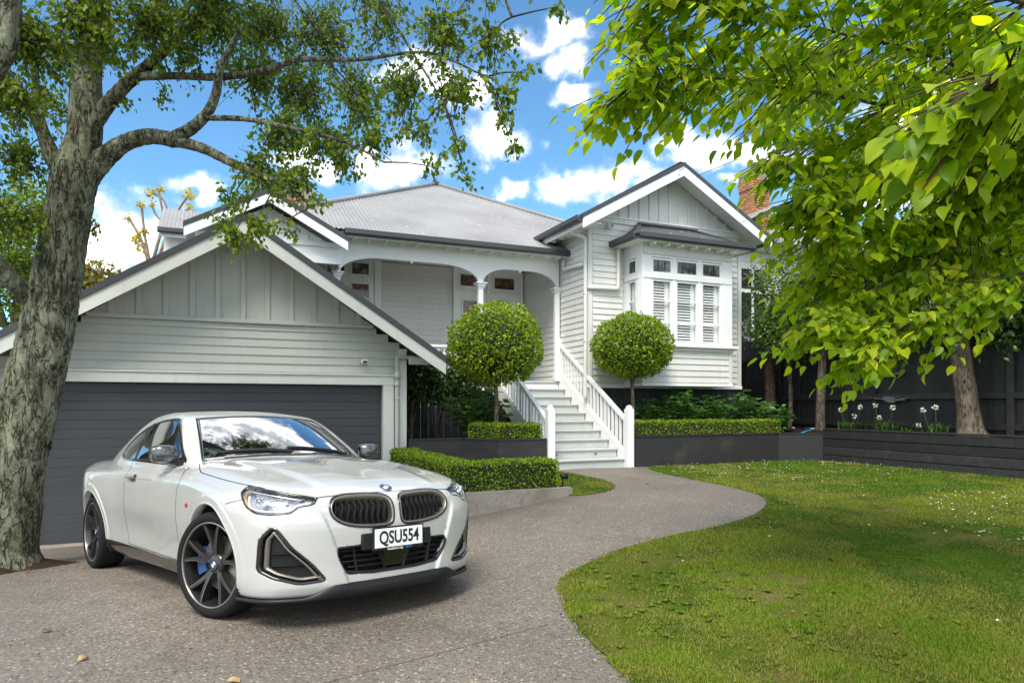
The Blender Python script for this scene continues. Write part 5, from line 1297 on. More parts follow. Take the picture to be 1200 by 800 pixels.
# shingled lean-to in front of it
corr('lean_to_roof', mat('shingle_brown', (.16, .11, .085), .85, var=.35, vscale=6, bump=.6, bscale=20), nh, lambda q: (q, -1.5, 2.35), lambda q: (q, .0, 2.95), -.6, 3.0, (0, -.4, 1), period=.2, amp=.012); MB().cbox(-.55, 2.9, -1.4, -.0, .0, 2.33, .01).build('lean_to_wall', M_trim, nh)
chimney('brick_chimney', 'tall red brick chimney with rendered crown and clay pot behind the villa gable', 8.55, 4.9, 6.0, 8.4, .62, .62, None, True, .3)
# ---------------------------------------------------------------- the car stands on the drive
def place_car():
    yaw, cx, cy = -.7967, -2.2637, 5.9192
    cs, sn = math.cos(yaw), math.sin(yaw); P = []
    for ax in (AXF, AXR):
        for s in (-1, 1):
            X, Y = cx + ax * cs - s * .795 * sn, cy + ax * sn + s * .795 * cs; u_, v_ = UV(X, Y); P.append((ax, s * .795, gz(float(u_), float(v_))))
    P = np.array(P); A = np.c_[np.ones(4), P[:, :2]]; c = np.linalg.lstsq(A, P[:, 2], rcond=None)[0]
    xv = Vector((1, 0, c[1])).normalized(); yv = Vector((0, 1, c[2])); zv = xv.cross(yv).normalized(); yv = zv.cross(xv)
    M = Matrix((xv, yv, zv)).transposed().to_4x4()
    root = empty('car'); root.matrix_world = Matrix.Translation((cx, cy, c[0] - .004)) @ Matrix.Rotation(yaw, 4, 'Z') @ M
    tag(root, 'white two-door coupe with black wheels parked on the driveway', 'car')
    build_car(root); return root
place_car()
# ================================================================ planting
RG = np.random.default_rng(5)
def PX(px, py, Y): return np.array([(px - 600) / 800 * Y, Y, CAMZ + (475 - py) / 800 * Y])   # survey sight line -> point at depth Y
def unit(V): return V / (np.linalg.norm(V, axis=-1, keepdims=True) + 1e-9)
def ball(n, rng=RG):
    """points in the unit ball"""
    d = unit(rng.normal(size=(n, 3))); return d * rng.random((n, 1))**(1 / 3)
def vnoise(x, y, sc, seed=0):
    """smooth 2-D value noise in 0..1"""
    t = np.random.default_rng(seed).random((64, 64)); X, Y = x * sc, y * sc; i, j = np.floor(X).astype(int), np.floor(Y).astype(int); a, b = X - i, Y - j
    a, b = a*a*(3-2*a), b*b*(3-2*b); g = lambda p, q: t[p % 64, q % 64]
    return (g(i, j)*(1-a) + g(i+1, j)*a)*(1-b) + (g(i, j+1)*(1-a) + g(i+1, j+1)*a)*b
T_RHOMB = (np.array([(0,0,0),(.34,.42,.07),(0,1,-.03),(-.34,.42,.07)]), [(0,1,2),(0,2,3)])
T_OVAL = (np.array([(0,0,0),(.24,.28,.05),(.25,.62,.05),(0,1,-.06),(-.25,.62,.05),(-.24,.28,.05),(0,.45,-.01)]), [(0,1,6),(1,2,6),(2,3,6),(3,4,6),(4,5,6),(5,0,6)])
T_HEART = (np.array([(0,0,0),(.17,-.04,.02),(.36,.10,.05),(.44,.36,.07),(.37,.63,.05),(.19,.87,.0),(.02,1.12,-.12),(-.19,.87,.0),(-.36,.62,.05),(-.43,.34,.07),(-.37,.08,.05),(-.16,-.05,.02),(0,.30,-.02),(0,.68,-.03)]),
           [(0,1,12),(1,2,12),(2,3,12),(3,4,12),(4,13,12),(4,5,13),(5,6,13),(6,7,13),(7,8,13),(8,12,13),(8,9,12),(9,10,12),(10,11,12),(11,0,12)])
def frames(D, N):
    Yv = unit(D); Xv = unit(np.cross(Yv, N)); Zv = np.cross(Xv, Yv); return Xv, Yv, Zv
def leafmesh(P, D, N, size, tmpl, rnd):
    """joined leaves -> V, F, per-vertex random value"""
    T, F = tmpl; Xv, Yv, Zv = frames(D, N); n, k = len(P), len(T)
    s = np.broadcast_to(np.asarray(size, float), (n,))[:, None, None]
    V = P[:, None, :] + s * (T[None, :, 0:1] * Xv[:, None, :] + T[None, :, 1:2] * Yv[:, None, :] + T[None, :, 2:3] * Zv[:, None, :])
    F = np.asarray(F)[None] + (np.arange(n) * k)[:, None, None]
    return V.reshape(-1, 3), F.reshape(-1, 3), np.repeat(rnd, k)
def leafobj(name, parent, P, D, N, size, tmpl, m, rnd=None, stuff=True, smooth=False):
    rnd = RG.random(len(P)) if rnd is None else rnd
    V, F, r = leafmesh(P, D, N, size, tmpl, rnd)
    o = newobj(name, mesh_np(V, [F], m, smooth, attr={'rnd': r}), parent)
    if stuff: o['kind'] = 'stuff'
    return o
def barkmat(name, cols, scale, bump, stretch=.35):
    m = bpy.data.materials.new(name); m.use_nodes = True; t = NT(m.node_tree); p = t.n['Principled BSDF']
    vec = t.new('ShaderNodeMapping', ins={0: t.new('ShaderNodeTexCoord').outputs['Object'], 3: (1, 1, stretch)}).outputs[0]
    v2 = t.new('ShaderNodeTexCoord').outputs['Object']
    n1 = t.noise(vec, scale, 7, .68, dist=.4); n2 = t.noise(v2, scale * 2.6, 6, .7)
    c = t.ramp(n1, [(.28, cols[0]), (.42, cols[1]), (.55, cols[2]), (.70, cols[3])])
    c = t.mix(t.maprange(n2, .52, .64), c, (*cols[4], 1)); c = t.mix(t.maprange(t.noise(v2, scale * .7, 4, .6), .60, .68), c, (*cols[0], 1))
    v3 = t.new('ShaderNodeMapping', ins={0: v2, 3: (1, 1, .22)}).outputs[0]
    cr = t.maprange(t.math('ABSOLUTE', t.math('SUBTRACT', t.noise(v3, scale * 1.5, 4, .55, dist=.6), .5)), .0, .035, 1, 0)
    c = t.mix(t.math('MULTIPLY', cr, .85), c, (*[q_ * .7 for q_ in cols[0]], 1))
    t.l.new(c, p.inputs['Base Color']); p.inputs['Roughness'].default_value = .9; p.inputs['Specular IOR Level'].default_value = .2
    b = t.new('ShaderNodeBump', ins={'Strength': bump, 'Distance': .03, 'Height': t.math('SUBTRACT', t.math('ADD', n1, t.math('MULTIPLY', n2, .5)), t.math('MULTIPLY', cr, .5))}); t.l.new(b.outputs[0], p.inputs['Normal']); return m
M_birch = barkmat('lichened_bark', [(.012, .010, .007), (.075, .070, .046), (.17, .175, .12), (.30, .31, .235), (.21, .24, .14)], 10, 1.0)
M_bark = barkmat('brown_bark', [(.04, .030, .022), (.10, .075, .055), (.19, .15, .11), (.28, .24, .19), (.15, .13, .10)], 12, .7)
M_barkr = barkmat('red_brown_bark', [(.04, .025, .016), (.10, .062, .04), (.15, .10, .066), (.19, .14, .10), (.11, .075, .05)], 10, .6)
M_twig = mat('twig_bark', (.045, .034, .024), .9, var=.3, vscale=20)
M_twigr = mat('linden_twig', (.06, .035, .022), .8, var=.3, vscale=20)
def limbs(name, parent, paths, m, sides=12, sub=6, rough=0.):
    """each limb is a tapering curved tube; all limbs of one tree grow together in one mesh"""
    b = MB()
    for P, r in paths:
        P = np.asarray(P, float); C = catmull(P, sub); rr = np.interp(np.linspace(0, 1, len(C)), np.linspace(0, 1, len(P)), r)
        b.sides = getattr(b, 'sides', []) + [sides if max(r) > .03 else 6]; b.tube(C, rr, b.sides[-1])
    V = np.vstack(b.V)
    if rough:
        from mathutils import noise as mn
        rid = np.array([(1 - abs(mn.noise((p[0] * 13, p[1] * 13, p[2] * 4.5)))) * .7 + .5 * mn.noise((p[0] * 34, p[1] * 34, p[2] * 15)) + .5 * mn.noise((p[0] * 4, p[1] * 4, p[2] * 3)) for p in V]) - .6
        C = np.vstack([np.repeat(v.reshape(-1, sd_, 3).mean(1), sd_, 0) for v, sd_ in zip(b.V, b.sides)]); rv = V - C
        V = V + unit(rv) * (rid * np.minimum(rough * 2.2, .16 * np.linalg.norm(rv, axis=1)))[:, None]
    by = {}
    for f in b.F: by.setdefault(len(f), []).append(f)
    return newobj(name, mesh_np(V, list(by.values()), m, True), parent)
def rel3(root, V): return np.asarray(V, float) - np.array(root.location)

# ---------------------------------------------------------------- birch over the drive
def birch():
    base = PX(8, 668, 6.55); u_, v_ = UV(base[0], base[1]); base[2] = gz(float(u_), float(v_)) - .05
    root = empty('birch_tree', tuple(base)); tag(root, 'large lichen-covered tree arching over the driveway and car', 'tree')
    q = lambda L: [PX(*p) for p in L]
    tr = [(8,690,6.55),(8,665,6.55),(8,640,6.55),(15,565,6.55),(28,500,6.55),(42,440,6.55),(52,400,6.55),(62,350,6.55),(72,300,6.55),(79,250,6.55),(86,215,6.55),(95,180,6.55),(100,150,6.55),(102,75,6.6),(112,0,6.6),(118,-100,6.6),(125,-250,6.6)]
    rw = [.40,.315,.262,.252,.250,.240,.230,.215,.205,.195,.20,.175,.15,.128,.118,.10,.05]
    paths = [(q(tr), rw)]
    L = [([(55,345,6.5),(38,348,6.45),(15,330,6.3),(-10,300,6.1),(-45,250,5.9),(-90,200,5.6)], [.13,.12,.10,.09,.08,.06]),
         ([(85,215,6.55),(68,195,6.5),(56,170,6.45),(46,145,6.4),(30,118,6.35),(5,95,6.3),(-30,70,6.2)], [.12,.105,.085,.075,.065,.055,.04]),
         ([(52,160,6.45),(44,120,6.5),(40,80,6.5),(30,20,6.5)], [.06,.05,.04,.03]),
         ([(88,225,6.55),(110,198,6.55),(128,180,6.5),(150,166,6.45),(178,160,6.4),(205,165,6.3)], [.15,.14,.115,.10,.092,.085]),
         ([(200,164,6.3),(225,150,6.2),(243,132,6.15),(253,110,6.1),(260,75,6.0),(285,30,5.9)], [.075,.07,.06,.05,.04,.025]),
         ([(200,164,6.3),(235,173,6.2),(270,190,6.0),(300,203,5.9),(335,218,5.8),(360,245,5.7)], [.07,.06,.048,.04,.028,.012]),
         ([(243,138,6.15),(290,140,6.0),(340,150,5.8),(400,165,5.6),(450,190,5.5)], [.035,.03,.024,.016,.008]),
         ([(106,150,6.55),(128,120,6.5),(150,97,6.5),(175,76,6.5),(200,52,6.5),(235,22,6.5),(280,-20,6.4),(350,-60,6.3)], [.10,.085,.075,.068,.06,.05,.04,.025]),
         ([(160,90,6.5),(200,89,6.4),(265,90,6.3),(320,80,6.1),(350,70,6.0),(420,70,5.8),(500,62,5.5),(570,90,5.3)], [.05,.045,.042,.036,.03,.022,.014,.007]),
         ([(112,0,6.6),(200,-90,6.2),(320,-130,5.8),(450,-120,5.5),(560,-70,5.2),(600,20,5.1)], [.08,.065,.05,.038,.025,.012]),
         ([(350,-125,5.75),(420,-40,5.5),(470,40,5.4),(520,120,5.3)], [.03,.022,.015,.008]),
         ([(-90,200,5.6),(-40,130,5.2),(0,70,5.0),(12,20,4.95),(14,-60,4.9)], [.10,.10,.095,.09,.07]),
         ([(118,-100,6.6),(40,-180,6.0),(-100,-220,5.4)], [.07,.05,.03]), ([(112,0,6.6),(140,-150,7.2),(220,-220,7.8)], [.07,.05,.03]),
         ([(320,-130,5.8),(330,-220,5.0),(350,-330,4.3)], [.04,.03,.015])]
    paths += [(q(a), [x_ * .78 for x_ in b]) for a, b in L]
    limbs('trunk', root, [(rel3(root, p), r) for p, r in paths], M_birch, 48, 16, .010)
    skel = np.vstack([catmull(np.array(p), 4) for p, _ in paths[1:]])
    CLU = [(30,40,58,5.4,1.3),(100,20,58,5.6,1.3),(170,25,52,6.0,1.1),(240,15,58,6.2,1.2),(310,25,60,7.8,1.5),(380,35,60,8.0,1.5),(450,25,58,7.8,1.2),(520,35,52,5.4,1.0),(575,45,40,5.2,.8),
           (15,110,48,5.8,1.2),(25,185,42,6.6,1.2),(15,250,42,6.2,1.2),(20,305,34,7.2,1.0),(60,120,34,7.4,.9),(52,250,26,7.6,.7),
           (300,85,50,7.0,1.1),(350,105,55,7.4,1.4),(415,105,55,7.6,1.4),(475,100,48,5.5,1.1),(535,105,40,5.3,.9),(588,105,30,5.1,.6),(612,85,20,5.1,.35),
           (330,155,45,6.1,1.1),(385,165,42,5.8,1.0),(435,165,32,5.6,.8),(305,195,36,6.0,.8),(345,205,34,5.8,.8),(270,225,28,5.9,.5),(275,275,24,5.8,.6),(300,262,26,5.8,.7),(255,262,18,5.9,.3),(335,262,18,5.7,.3),(375,232,16,5.6,.22),
           (495,150,28,5.4,.6),(538,170,22,5.3,.45),(505,195,14,5.3,.25),(545,205,14,5.3,.22),(592,140,16,5.1,.25),(600,170,12,5.1,.16),(222,60,34,6.4,.6),(195,108,24,6.6,.22),(150,120,20,6.6,.25),(112,262,14,6.7,.2),
           (128,60,30,7.2,.6),(70,60,40,7.0,.9),(200,10,40,7.0,.8),(655,8,7,5.0,.06),(430,130,40,6.6,.6),(260,20,50,7.4,.8),
           (-80,60,90,6,1.2),(-120,200,80,6,1.0),(100,-90,90,6.3,1.2),(260,-90,90,6.0,1.2),(420,-90,90,5.6,1.2),(560,-60,70,5.2,.8),(0,-200,120,6,1.0),(200,-240,120,6.2,1.2),(380,-240,120,5.4,1.0),(350,-330,110,4.4,.9),(220,-350,120,4.8,.9),(80,-300,120,5.2,.8)]
    LP, LD = [], []; tw = MB(); nt = 0
    for cx, cy, rp, Y, den in CLU:
        c = PX(cx, cy, Y); r = rp / 800 * Y; k = np.argmin(((skel - c)**2).sum(1)); p0 = skel[k]
        mid = (p0 + c) / 2 + np.array([0, 0, .12 * r]); tw.tube(rel3(root, catmull([p0, mid, c], 4)), np.linspace(.008, .004, 9), 5)
        n = max(3, int((44 if cx < 390 else 30) * den * (rp / 45)**1.6))
        S = c + ball(n) * r * .45; E = c + ball(n) * r * np.array([1.05, 1.3, 1.0]); E[:, 2] -= .12 * r
        for a, b in zip(S, E):
            L_ = np.linalg.norm(b - a); t = np.linspace(0, 1, 5)[:, None]; C = a + (b - a) * t; C[:, 2] -= (t[:, 0]**2) * .22 * L_
            tw.tube(rel3(root, C), np.linspace(.005, .002, 5), 3, False)
            nt += 1; m = 15
            s = RG.random(m)**.8; Q = np.stack([np.interp(s, t[:, 0], C[:, j]) for j in range(3)], 1) + RG.normal(size=(m, 3)) * .030
            LP.append(Q); LD.append(unit((b - a)[None] * .5 + RG.normal(size=(m, 3)) * .55 + np.array([0, 0, -.75])))
    LP, LD = np.vstack(LP), np.vstack(LD); n = len(LP)
    tw.build('twigs', M_twig, root, True)['kind'] = 'stuff'
    N = unit(RG.normal(size=(n, 3)) + np.array([0, 0, .5]))
    leafobj('crown', root, rel3(root, LP), LD, N, RG.uniform(.040, .062, n), T_RHOMB, M_lbirch); print('birch leaves', n)
M_lbirch = leafmat('birch_leaf', [(0, (.048, .090, .004)), (.35, (.088, .148, .005)), (.7, (.135, .205, .008)), (.93, (.19, .25, .012)), (1, (.28, .29, .02))], .45, .38)
birch()

# ---------------------------------------------------------------- linden reaching in from the right
M_llind = leafmat('linden_leaf', [(0, (.10, .19, .006)), (.25, (.18, .29, .007)), (.6, (.29, .38, .009)), (.9, (.40, .46, .014)), (1, (.50, .49, .03))], .45, .58, 1.45)
def linden():
    tb = W(-.35, -9.9); base = np.array([4.9, 3.3, 0.]); u_, v_ = UV(base[0], base[1]); base[2] = gz(float(u_), float(v_)) - .05
    root = empty('linden_tree', tuple(base)); tag(root, 'bright yellow-green broadleaf tree reaching in over the lawn', 'tree')
    q = lambda L: np.array([PX(*p) for p in L])
    trunk = [base, base + (.02, 0, 1.2), base + (-.05, .05, 2.4), base + (-.1, .1, 3.6), base + (-.1, .1, 5.5)]
    h = lambda z: base + np.array([-.07, .06, z])
    BR = [[h(2.6)] + list(q([(1290,150,3.7),(1200,110,3.8),(1080,62,3.8),(950,32,3.7),(840,14,3.6),(765,-5,3.5)])),
          [h(2.3)] + list(q([(1300,200,3.8),(1200,170,4.0),(1100,140,4.0),(980,112,3.9),(870,98,3.8),(790,92,3.7),(735,98,3.6)])),
          [h(2.1)] + list(q([(1300,230,4.0),(1200,200,4.2),(1100,208,4.2),(1000,222,4.1),(945,228,4.0)])),
          [h(2.0)] + list(q([(1300,260,4.2),(1200,235,4.4),(1100,262,4.4),(1010,275,4.3),(960,268,4.2)])),
          [h(2.6)] + list(q([(1260,110,4.0),(1190,160,4.2),(1130,255,4.3),(1065,325,4.4),(1010,360,4.4),(965,370,4.3)])),
          [h(1.9)] + list(q([(1290,290,4.0),(1200,320,4.1),(1130,352,4.2),(1060,380,4.2),(1010,398,4.2)])),
          [h(3.2)] + list(q([(1250,10,3.4),(1150,-20,3.4),(1020,-40,3.4),(880,-50,3.4),(760,-60,3.4)])),
          [h(2.7)] + list(q([(1330,60,2.6),(1230,80,2.2),(1175,85,2.0)])),
          [h(2.9)] + list(q([(1230,60,4.4),(1120,30,4.6),(980,60,4.7),(905,130,4.6)])),
          [h(2.2)] + list(q([(1260,240,4.6),(1160,300,4.7),(1080,310,4.7),(1010,330,4.6),(965,320,4.5)])),
          [h(2.5)] + list(q([(1270,150,4.3),(1180,150,4.4),(1090,160,4.5),(1000,165,4.4),(920,170,4.3)])), [h(2.4)] + list(q([(1250,190,4.9),(1150,190,5.0),(1050,195,5.0),(960,200,4.9)])), [h(2.8)] + list(q([(1240,60,4.9),(1130,85,5.0),(1020,95,5.0),(900,70,4.9)])),
          [h(3.4)] + list(q([(1200,-120,4.2),(1000,-160,4.4),(800,-140,4.4)])), [h(3.6), base + (.6, -.6, 5), base + (1.4, -1.4, 6)], [h(3.3), base + (1.0, .8, 4.6), base + (2.0, 1.6, 5.4)]]
    paths = [(trunk, [.17, .145, .13, .10, .05])] + [(np.array(b), np.linspace(.020, .003, len(b))) for i, b in enumerate(BR)]
    tw = []; LP, LD, LN = [], [], []
    for bi, b in enumerate(BR):
        C = catmull(np.array(b), 14); C = C[5:]
        off = bi >= 14
        seg = np.linalg.norm(np.diff(C, axis=0), axis=1).sum(); n = int(seg * (60 if not off else 12))
        for k in range(n):
            i = int(RG.random()**.85 * (len(C) - 1)); a = C[i]; d = C[min(i+1, len(C)-1)] - C[max(i-1, 0)]; d /= np.linalg.norm(d) + 1e-9
            sd = unit(np.cross(d, RG.normal(size=3) * .35 + np.array([0, .35, 1]))) * RG.choice([-1, 1])
            L_ = RG.uniform(.16, .46); e = a + unit(d * .7 + sd * .75 + np.array([0, 0, RG.uniform(-.40, .12)])) * L_
            t = np.linspace(0, 1, 4)[:, None]; P = a + (e - a) * t; P[:, 2] -= t[:, 0]**2 * .05
            tw.append((P, [.0045, .0035, .003, .002]))
            m = RG.integers(5, 9)
            for s in np.linspace(.25, 1, m):
                sdv = unit(np.cross(e - a, [0, 0, 1.])) * (1 if len(LP) % 2 else -1)
                p_ = a + (e - a) * s + np.array([0, 0, -s*s*.05]); dd = unit((e - a) * (.6 if s < .95 else 2) / L_ + sdv * .8 + np.array([0, 0, -.55 - .5 * RG.random()]) + RG.normal(size=3) * .25)
                LP.append(p_ + dd * .035); LD.append(dd); LN.append(unit(np.array([0, -.35, 1.]) + RG.normal(size=3) * .38))
    LP, LD, LN = np.array(LP), np.array(LD), np.array(LN); n = len(LP); sz = np.clip(RG.normal(.058, .015, n), .026, .092); print('linden leaves', n)
    limbs('trunk', root, [(rel3(root, p), r) for p, r in paths], M_bark, 14, 8)
    limbs('twigs', root, [(rel3(root, p), r) for p, r in tw], M_twigr, 5, 2)['kind'] = 'stuff'
    # leaves that show largest are parts of their own, the rest is one mass
    dist = np.linalg.norm(LP - np.array([0, 0, CAMZ]), axis=1); px_ = 600 + 800 * LP[:, 0] / LP[:, 1]; py_ = 475 - 800 * (LP[:, 2] - CAMZ) / LP[:, 1]
    vis = (px_ > 0) & (px_ < 1200) & (py_ > 0) & (py_ < 800) & (LP[:, 1] > .5); score = np.where(vis, sz / dist, 0); big = np.argsort(-score)[:300]; rest = np.setdiff1d(np.arange(n), big)
    T, F = T_HEART; var = []
    for k in range(6):
        Tk = T.copy(); Tk[:, 0] *= RG.uniform(.85, 1.1); Tk[:, 2] += RG.uniform(-.28, .10) * Tk[:, 1]**2 + RG.uniform(-.2, .4) * np.abs(Tk[:, 0])
        var.append(mesh_np(Tk, [np.array(F)], M_llind, True, attr={'rnd': np.full(len(T), 0.)}))
    Xv, Yv, Zv = frames(LD, LN)
    for i in big:
        o = newobj('leaf', var[i % 6], root); M = Matrix(((*[Xv[i][0], Yv[i][0], Zv[i][0]],), (*[Xv[i][1], Yv[i][1], Zv[i][1]],), (*[Xv[i][2], Yv[i][2], Zv[i][2]],))).to_4x4()
        o.matrix_local = Matrix.Translation(tuple(rel3(root, LP[i]))) @ M @ Matrix.Scale(float(sz[i]), 4)
    VV, FF, RR, n0 = [], [], [], 0
    for k in range(8):
        Tk = T.copy(); Tk[:, 0] *= RG.uniform(.75, 1.12); Tk[:, 2] += RG.uniform(-.28, .12) * Tk[:, 1]**2 + RG.uniform(-.25, .45) * np.abs(Tk[:, 0]) + RG.uniform(-.2, .2) * Tk[:, 0] * Tk[:, 1]
        ii = rest[k::8]; v_, f_, r_ = leafmesh(rel3(root, LP[ii]), LD[ii], LN[ii], sz[ii], (Tk, F), RG.random(len(ii))); VV.append(v_); FF.append(f_ + n0); RR.append(r_); n0 += len(v_)
    newobj('crown', mesh_np(np.vstack(VV), [np.vstack(FF)], M_llind, True, attr={'rnd': np.concatenate(RR)}), root)['kind'] = 'stuff'
linden()

# ---------------------------------------------------------------- clipped balls and hedges
M_lbox = leafmat('clipped_leaf', [(0, (.060, .110, .004)), (.3, (.140, .225, .005)), (.7, (.230, .330, .007)), (1, (.34, .43, .015))], .40, .30, 1.15, .45)
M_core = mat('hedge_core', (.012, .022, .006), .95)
def lollipop(label, u, v, z0, zc, rr, rz, lean=0., dark=0.):
    root = sempty('topiary_tree', u, v, z0); tag(root, label, 'topiary', 'clipped ball trees flanking the steps')
    H = zc - z0
    limbs('trunk', root, [([(0, 0, 0), (.01, .0, .4 * H), (-.01 + lean, .01, .7 * H), (0, 0, H)], [.045, .034, .032, .03])] + [([(0, 0, .62 * H), (.1 * math.cos(t), .1 * math.sin(t), .72 * H), (.35 * math.cos(t), .35 * math.sin(t), .95 * H)], [.02, .015, .008]) for t in np.arange(6) * PI / 3], M_bark, 10)
    n = 9500; d = unit(RG.normal(size=(n, 3))); lump = 1 + .045 * np.sin(d[:, 0] * 7 + 1 + u) * np.sin(d[:, 1] * 6 + u) + .035 * np.sin(d[:, 2] * 9 + d[:, 0] * 7 + u) + np.where(RG.random(n) < .035, RG.uniform(.02, .09, n), 0)
    zz = np.where(d[:, 2] < 0, d[:, 2] * .84, d[:, 2]); low = np.clip(-d[:, 2], 0, 1)
    depth = np.where(RG.random(n) < .8, RG.uniform(.93, 1.03, n), RG.uniform(.75, .95, n)) - low * RG.uniform(0, .14, n)
    P = np.stack([d[:, 0] * rr, d[:, 1] * rr, zz * rz], 1) * (lump * depth)[:, None] + np.array([0, 0, H])
    D = unit(d * .55 + RG.normal(size=(n, 3)) * .55 + np.array([0, 0, .25])); N = unit(d + RG.normal(size=(n, 3)) * .55)
    leafobj('crown', root, P, D, N, RG.uniform(.036, .062, n), T_OVAL, M_lbox, smooth=False)
    m = 700; dd = unit(RG.normal(size=(m, 3))); dd[:, 2] = np.where(dd[:, 2] < 0, dd[:, 2] * .8, dd[:, 2])
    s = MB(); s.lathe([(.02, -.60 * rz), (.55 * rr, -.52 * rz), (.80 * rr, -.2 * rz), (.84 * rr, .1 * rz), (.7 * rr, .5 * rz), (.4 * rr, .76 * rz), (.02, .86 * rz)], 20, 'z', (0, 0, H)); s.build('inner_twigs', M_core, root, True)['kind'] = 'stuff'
lollipop('larger clipped ball tree left of the front steps', -2.28, -1.0, .78, 2.31, .75, .71)
lollipop('smaller clipped ball tree right of the front steps before the bay window', .47, -.75, .78, 2.41, .71, .62)
def hedge(label, quads_, z0, z1, dens=3600, size=(.022, .036)):
    q0 = quads_[0][0]; root = sempty('clipped_hedge', q0[0], q0[1], z0); tag(root, label, 'hedge', 'clipped low box hedges')
    P, D, N = [], [], []; core = MB()
    for Q in quads_:
        Q = np.array(Q, float); C = Q.mean(0)
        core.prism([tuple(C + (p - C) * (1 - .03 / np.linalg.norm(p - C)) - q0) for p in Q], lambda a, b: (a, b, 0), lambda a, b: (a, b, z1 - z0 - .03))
        A = abs(np.cross(Q[2] - Q[0], Q[3] - Q[1])) / 2; n = int(A * dens)
        s, t = RG.random(n)[:, None], RG.random(n)[:, None]; p = (Q[0]*(1-s) + Q[1]*s)*(1-t) + (Q[3]*(1-s) + Q[2]*s)*t
        hz = z1 - z0 + .014 * (vnoise(p[:, 0], p[:, 1], 4.0, 3) - .5) * 2
        P.append(np.c_[p - q0, hz + RG.uniform(-.03, .014, n)]); N.append(np.tile([0, 0, 1.], (n, 1)))
        for i in range(4):
            a, b = Q[i], Q[(i+1) % 4]; L_ = np.linalg.norm(b - a); e = (b - a) / L_; nn = np.array([e[1], -e[0]]); nn = nn if nn @ ((a + b) / 2 - C) > 0 else -nn
            n = int(L_ * (z1 - z0) * dens); s = RG.random(n)[:, None]; p = a + (b - a) * s + nn * RG.uniform(-.03, .014, (n, 1)) + nn * .012 * (vnoise(s[:, 0] * L_, s[:, 0] * 0, 5., 8) - .5)[:, None] * 2
            P.append(np.c_[p - q0, RG.random(n) * (z1 - z0)]); N.append(np.tile([nn[0], nn[1], .15], (n, 1)))
    P, N = np.vstack(P), np.vstack(N); n = len(P)
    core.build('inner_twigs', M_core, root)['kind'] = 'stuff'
    leafobj('foliage', root, P, unit(N * .5 + RG.normal(size=(n, 3)) * .6 + np.array([0, 0, .3])), unit(N + RG.normal(size=(n, 3)) * .6), RG.uniform(*size, n), T_RHOMB, M_lbox)
hedge('low box hedge on the concrete kerb beside the driveway', [[(-4.0,-3.84),(-2.62,-3.84),(-2.62,-3.46),(-3.64,-3.46)], [(-4.0,-3.84),(-3.64,-3.46),(-3.64,-1.0),(-4.0,-1.0)]], .40, .735)
hedge('short box hedge in the charcoal planter under the left ball tree', [[(-2.36,-1.33),(-1.62,-1.33),(-1.62,-1.02),(-2.20,-1.02)], [(-2.66,-.74),(-2.36,-1.33),(-2.20,-1.02),(-2.48,-.66)]], .80, 1.10)
hedge('long box hedge in the charcoal planter below the bay window', [[(.12,-1.27),(3.45,-1.27),(3.45,-.95),(.12,-.95)]], .81, 1.12)

# ---------------------------------------------------------------- leafy shrubs
M_lhyd = leafmat('hydrangea_leaf', [(0, (.035, .10, .025)), (.5, (.060, .155, .035)), (1, (.11, .22, .045))], .5, .3)
M_lcam = leafmat('glossy_dark_leaf', [(0, (.020, .045, .008)), (.5, (.038, .080, .012)), (.85, (.065, .12, .018)), (1, (.14, .22, .03))], .28, .18, 1.2, .6)
M_lever = leafmat('evergreen_leaf', [(0, (.025, .060, .010)), (.5, (.045, .100, .016)), (.85, (.08, .15, .022)), (1, (.14, .23, .035))], .35, .25, 1.2, .5)
M_lolive = leafmat('mid_green_leaf', [(0, (.045, .095, .015)), (.5, (.08, .15, .022)), (1, (.15, .24, .04))], .4, .3)
def shrub(name, label, cat, group, u, v, z0, h, spread, nst, leaf, m, tm=None):
    root = sempty(name, u, v, z0); tag(root, label, cat, group); P, D, N = [], [], []; st_ = []
    for k in range(nst):
        a = RG.uniform(0, 2 * PI); r = spread * math.sqrt(RG.random()); hh = h * RG.uniform(.65, 1.05) * (1 - .35 * r / spread); e = np.array([r * math.cos(a), r * math.sin(a), hh])
        st_.append(([(e[0] * .15, e[1] * .15, 0), (e[0] * .55, e[1] * .55, hh * .55), tuple(e)], [.009, .007, .004]))
        for s in np.linspace(.25, 1, 7):
            c = np.array([e[0] * (.15 + .85 * s), e[1] * (.15 + .85 * s), hh * s]); t0 = RG.uniform(0, 2 * PI)
            for j in range(3 if s < .95 else 5):
                t = t0 + j * 2 * PI / (3 if s < .95 else 5); dd = np.array([math.cos(t), math.sin(t), RG.uniform(-.25, .35)]); P.append(c + dd * .03); D.append(unit(dd)); N.append(unit(np.array([0, 0, 1.]) + RG.normal(size=3) * .35))
    limbs('stems', root, st_, M_lhyd if False else mat('green_stem', (.06, .10, .03), .7), 5, 3)
    n = len(P); leafobj('foliage', root, np.array(P), np.array(D), np.array(N), RG.uniform(leaf * .7, leaf * 1.2, n), tm or T_OVAL, m, smooth=True)
for i, (u, v, h, sp, ns, lb) in enumerate([(.95, -.62, .75, .38, 14, 'low leafy shrub beside the stem of the smaller ball tree'), (1.65, -.55, 1.02, .48, 24, 'taller leafy shrub under the middle of the bay window'), (2.45, -.55, .85, .45, 22, 'broad leafy shrub under the right side of the bay window'), (3.2, -.6, 1.05, .45, 24, 'tall leafy shrub at the outer corner of the villa'), (3.75, -.75, .8, .34, 14, 'leafy shrub beside the bare timber post')]):
    shrub('leafy_shrub', lb, 'shrub', 'shrubs under the bay window', u, v, .80, h, sp, ns, .14, M_lhyd)
shrub('leafy_shrub', 'bright leafy shrub growing behind the larger ball tree', 'shrub', None, -2.35, -.35, .79, 1.0, .5, 30, .15, M_lhyd)
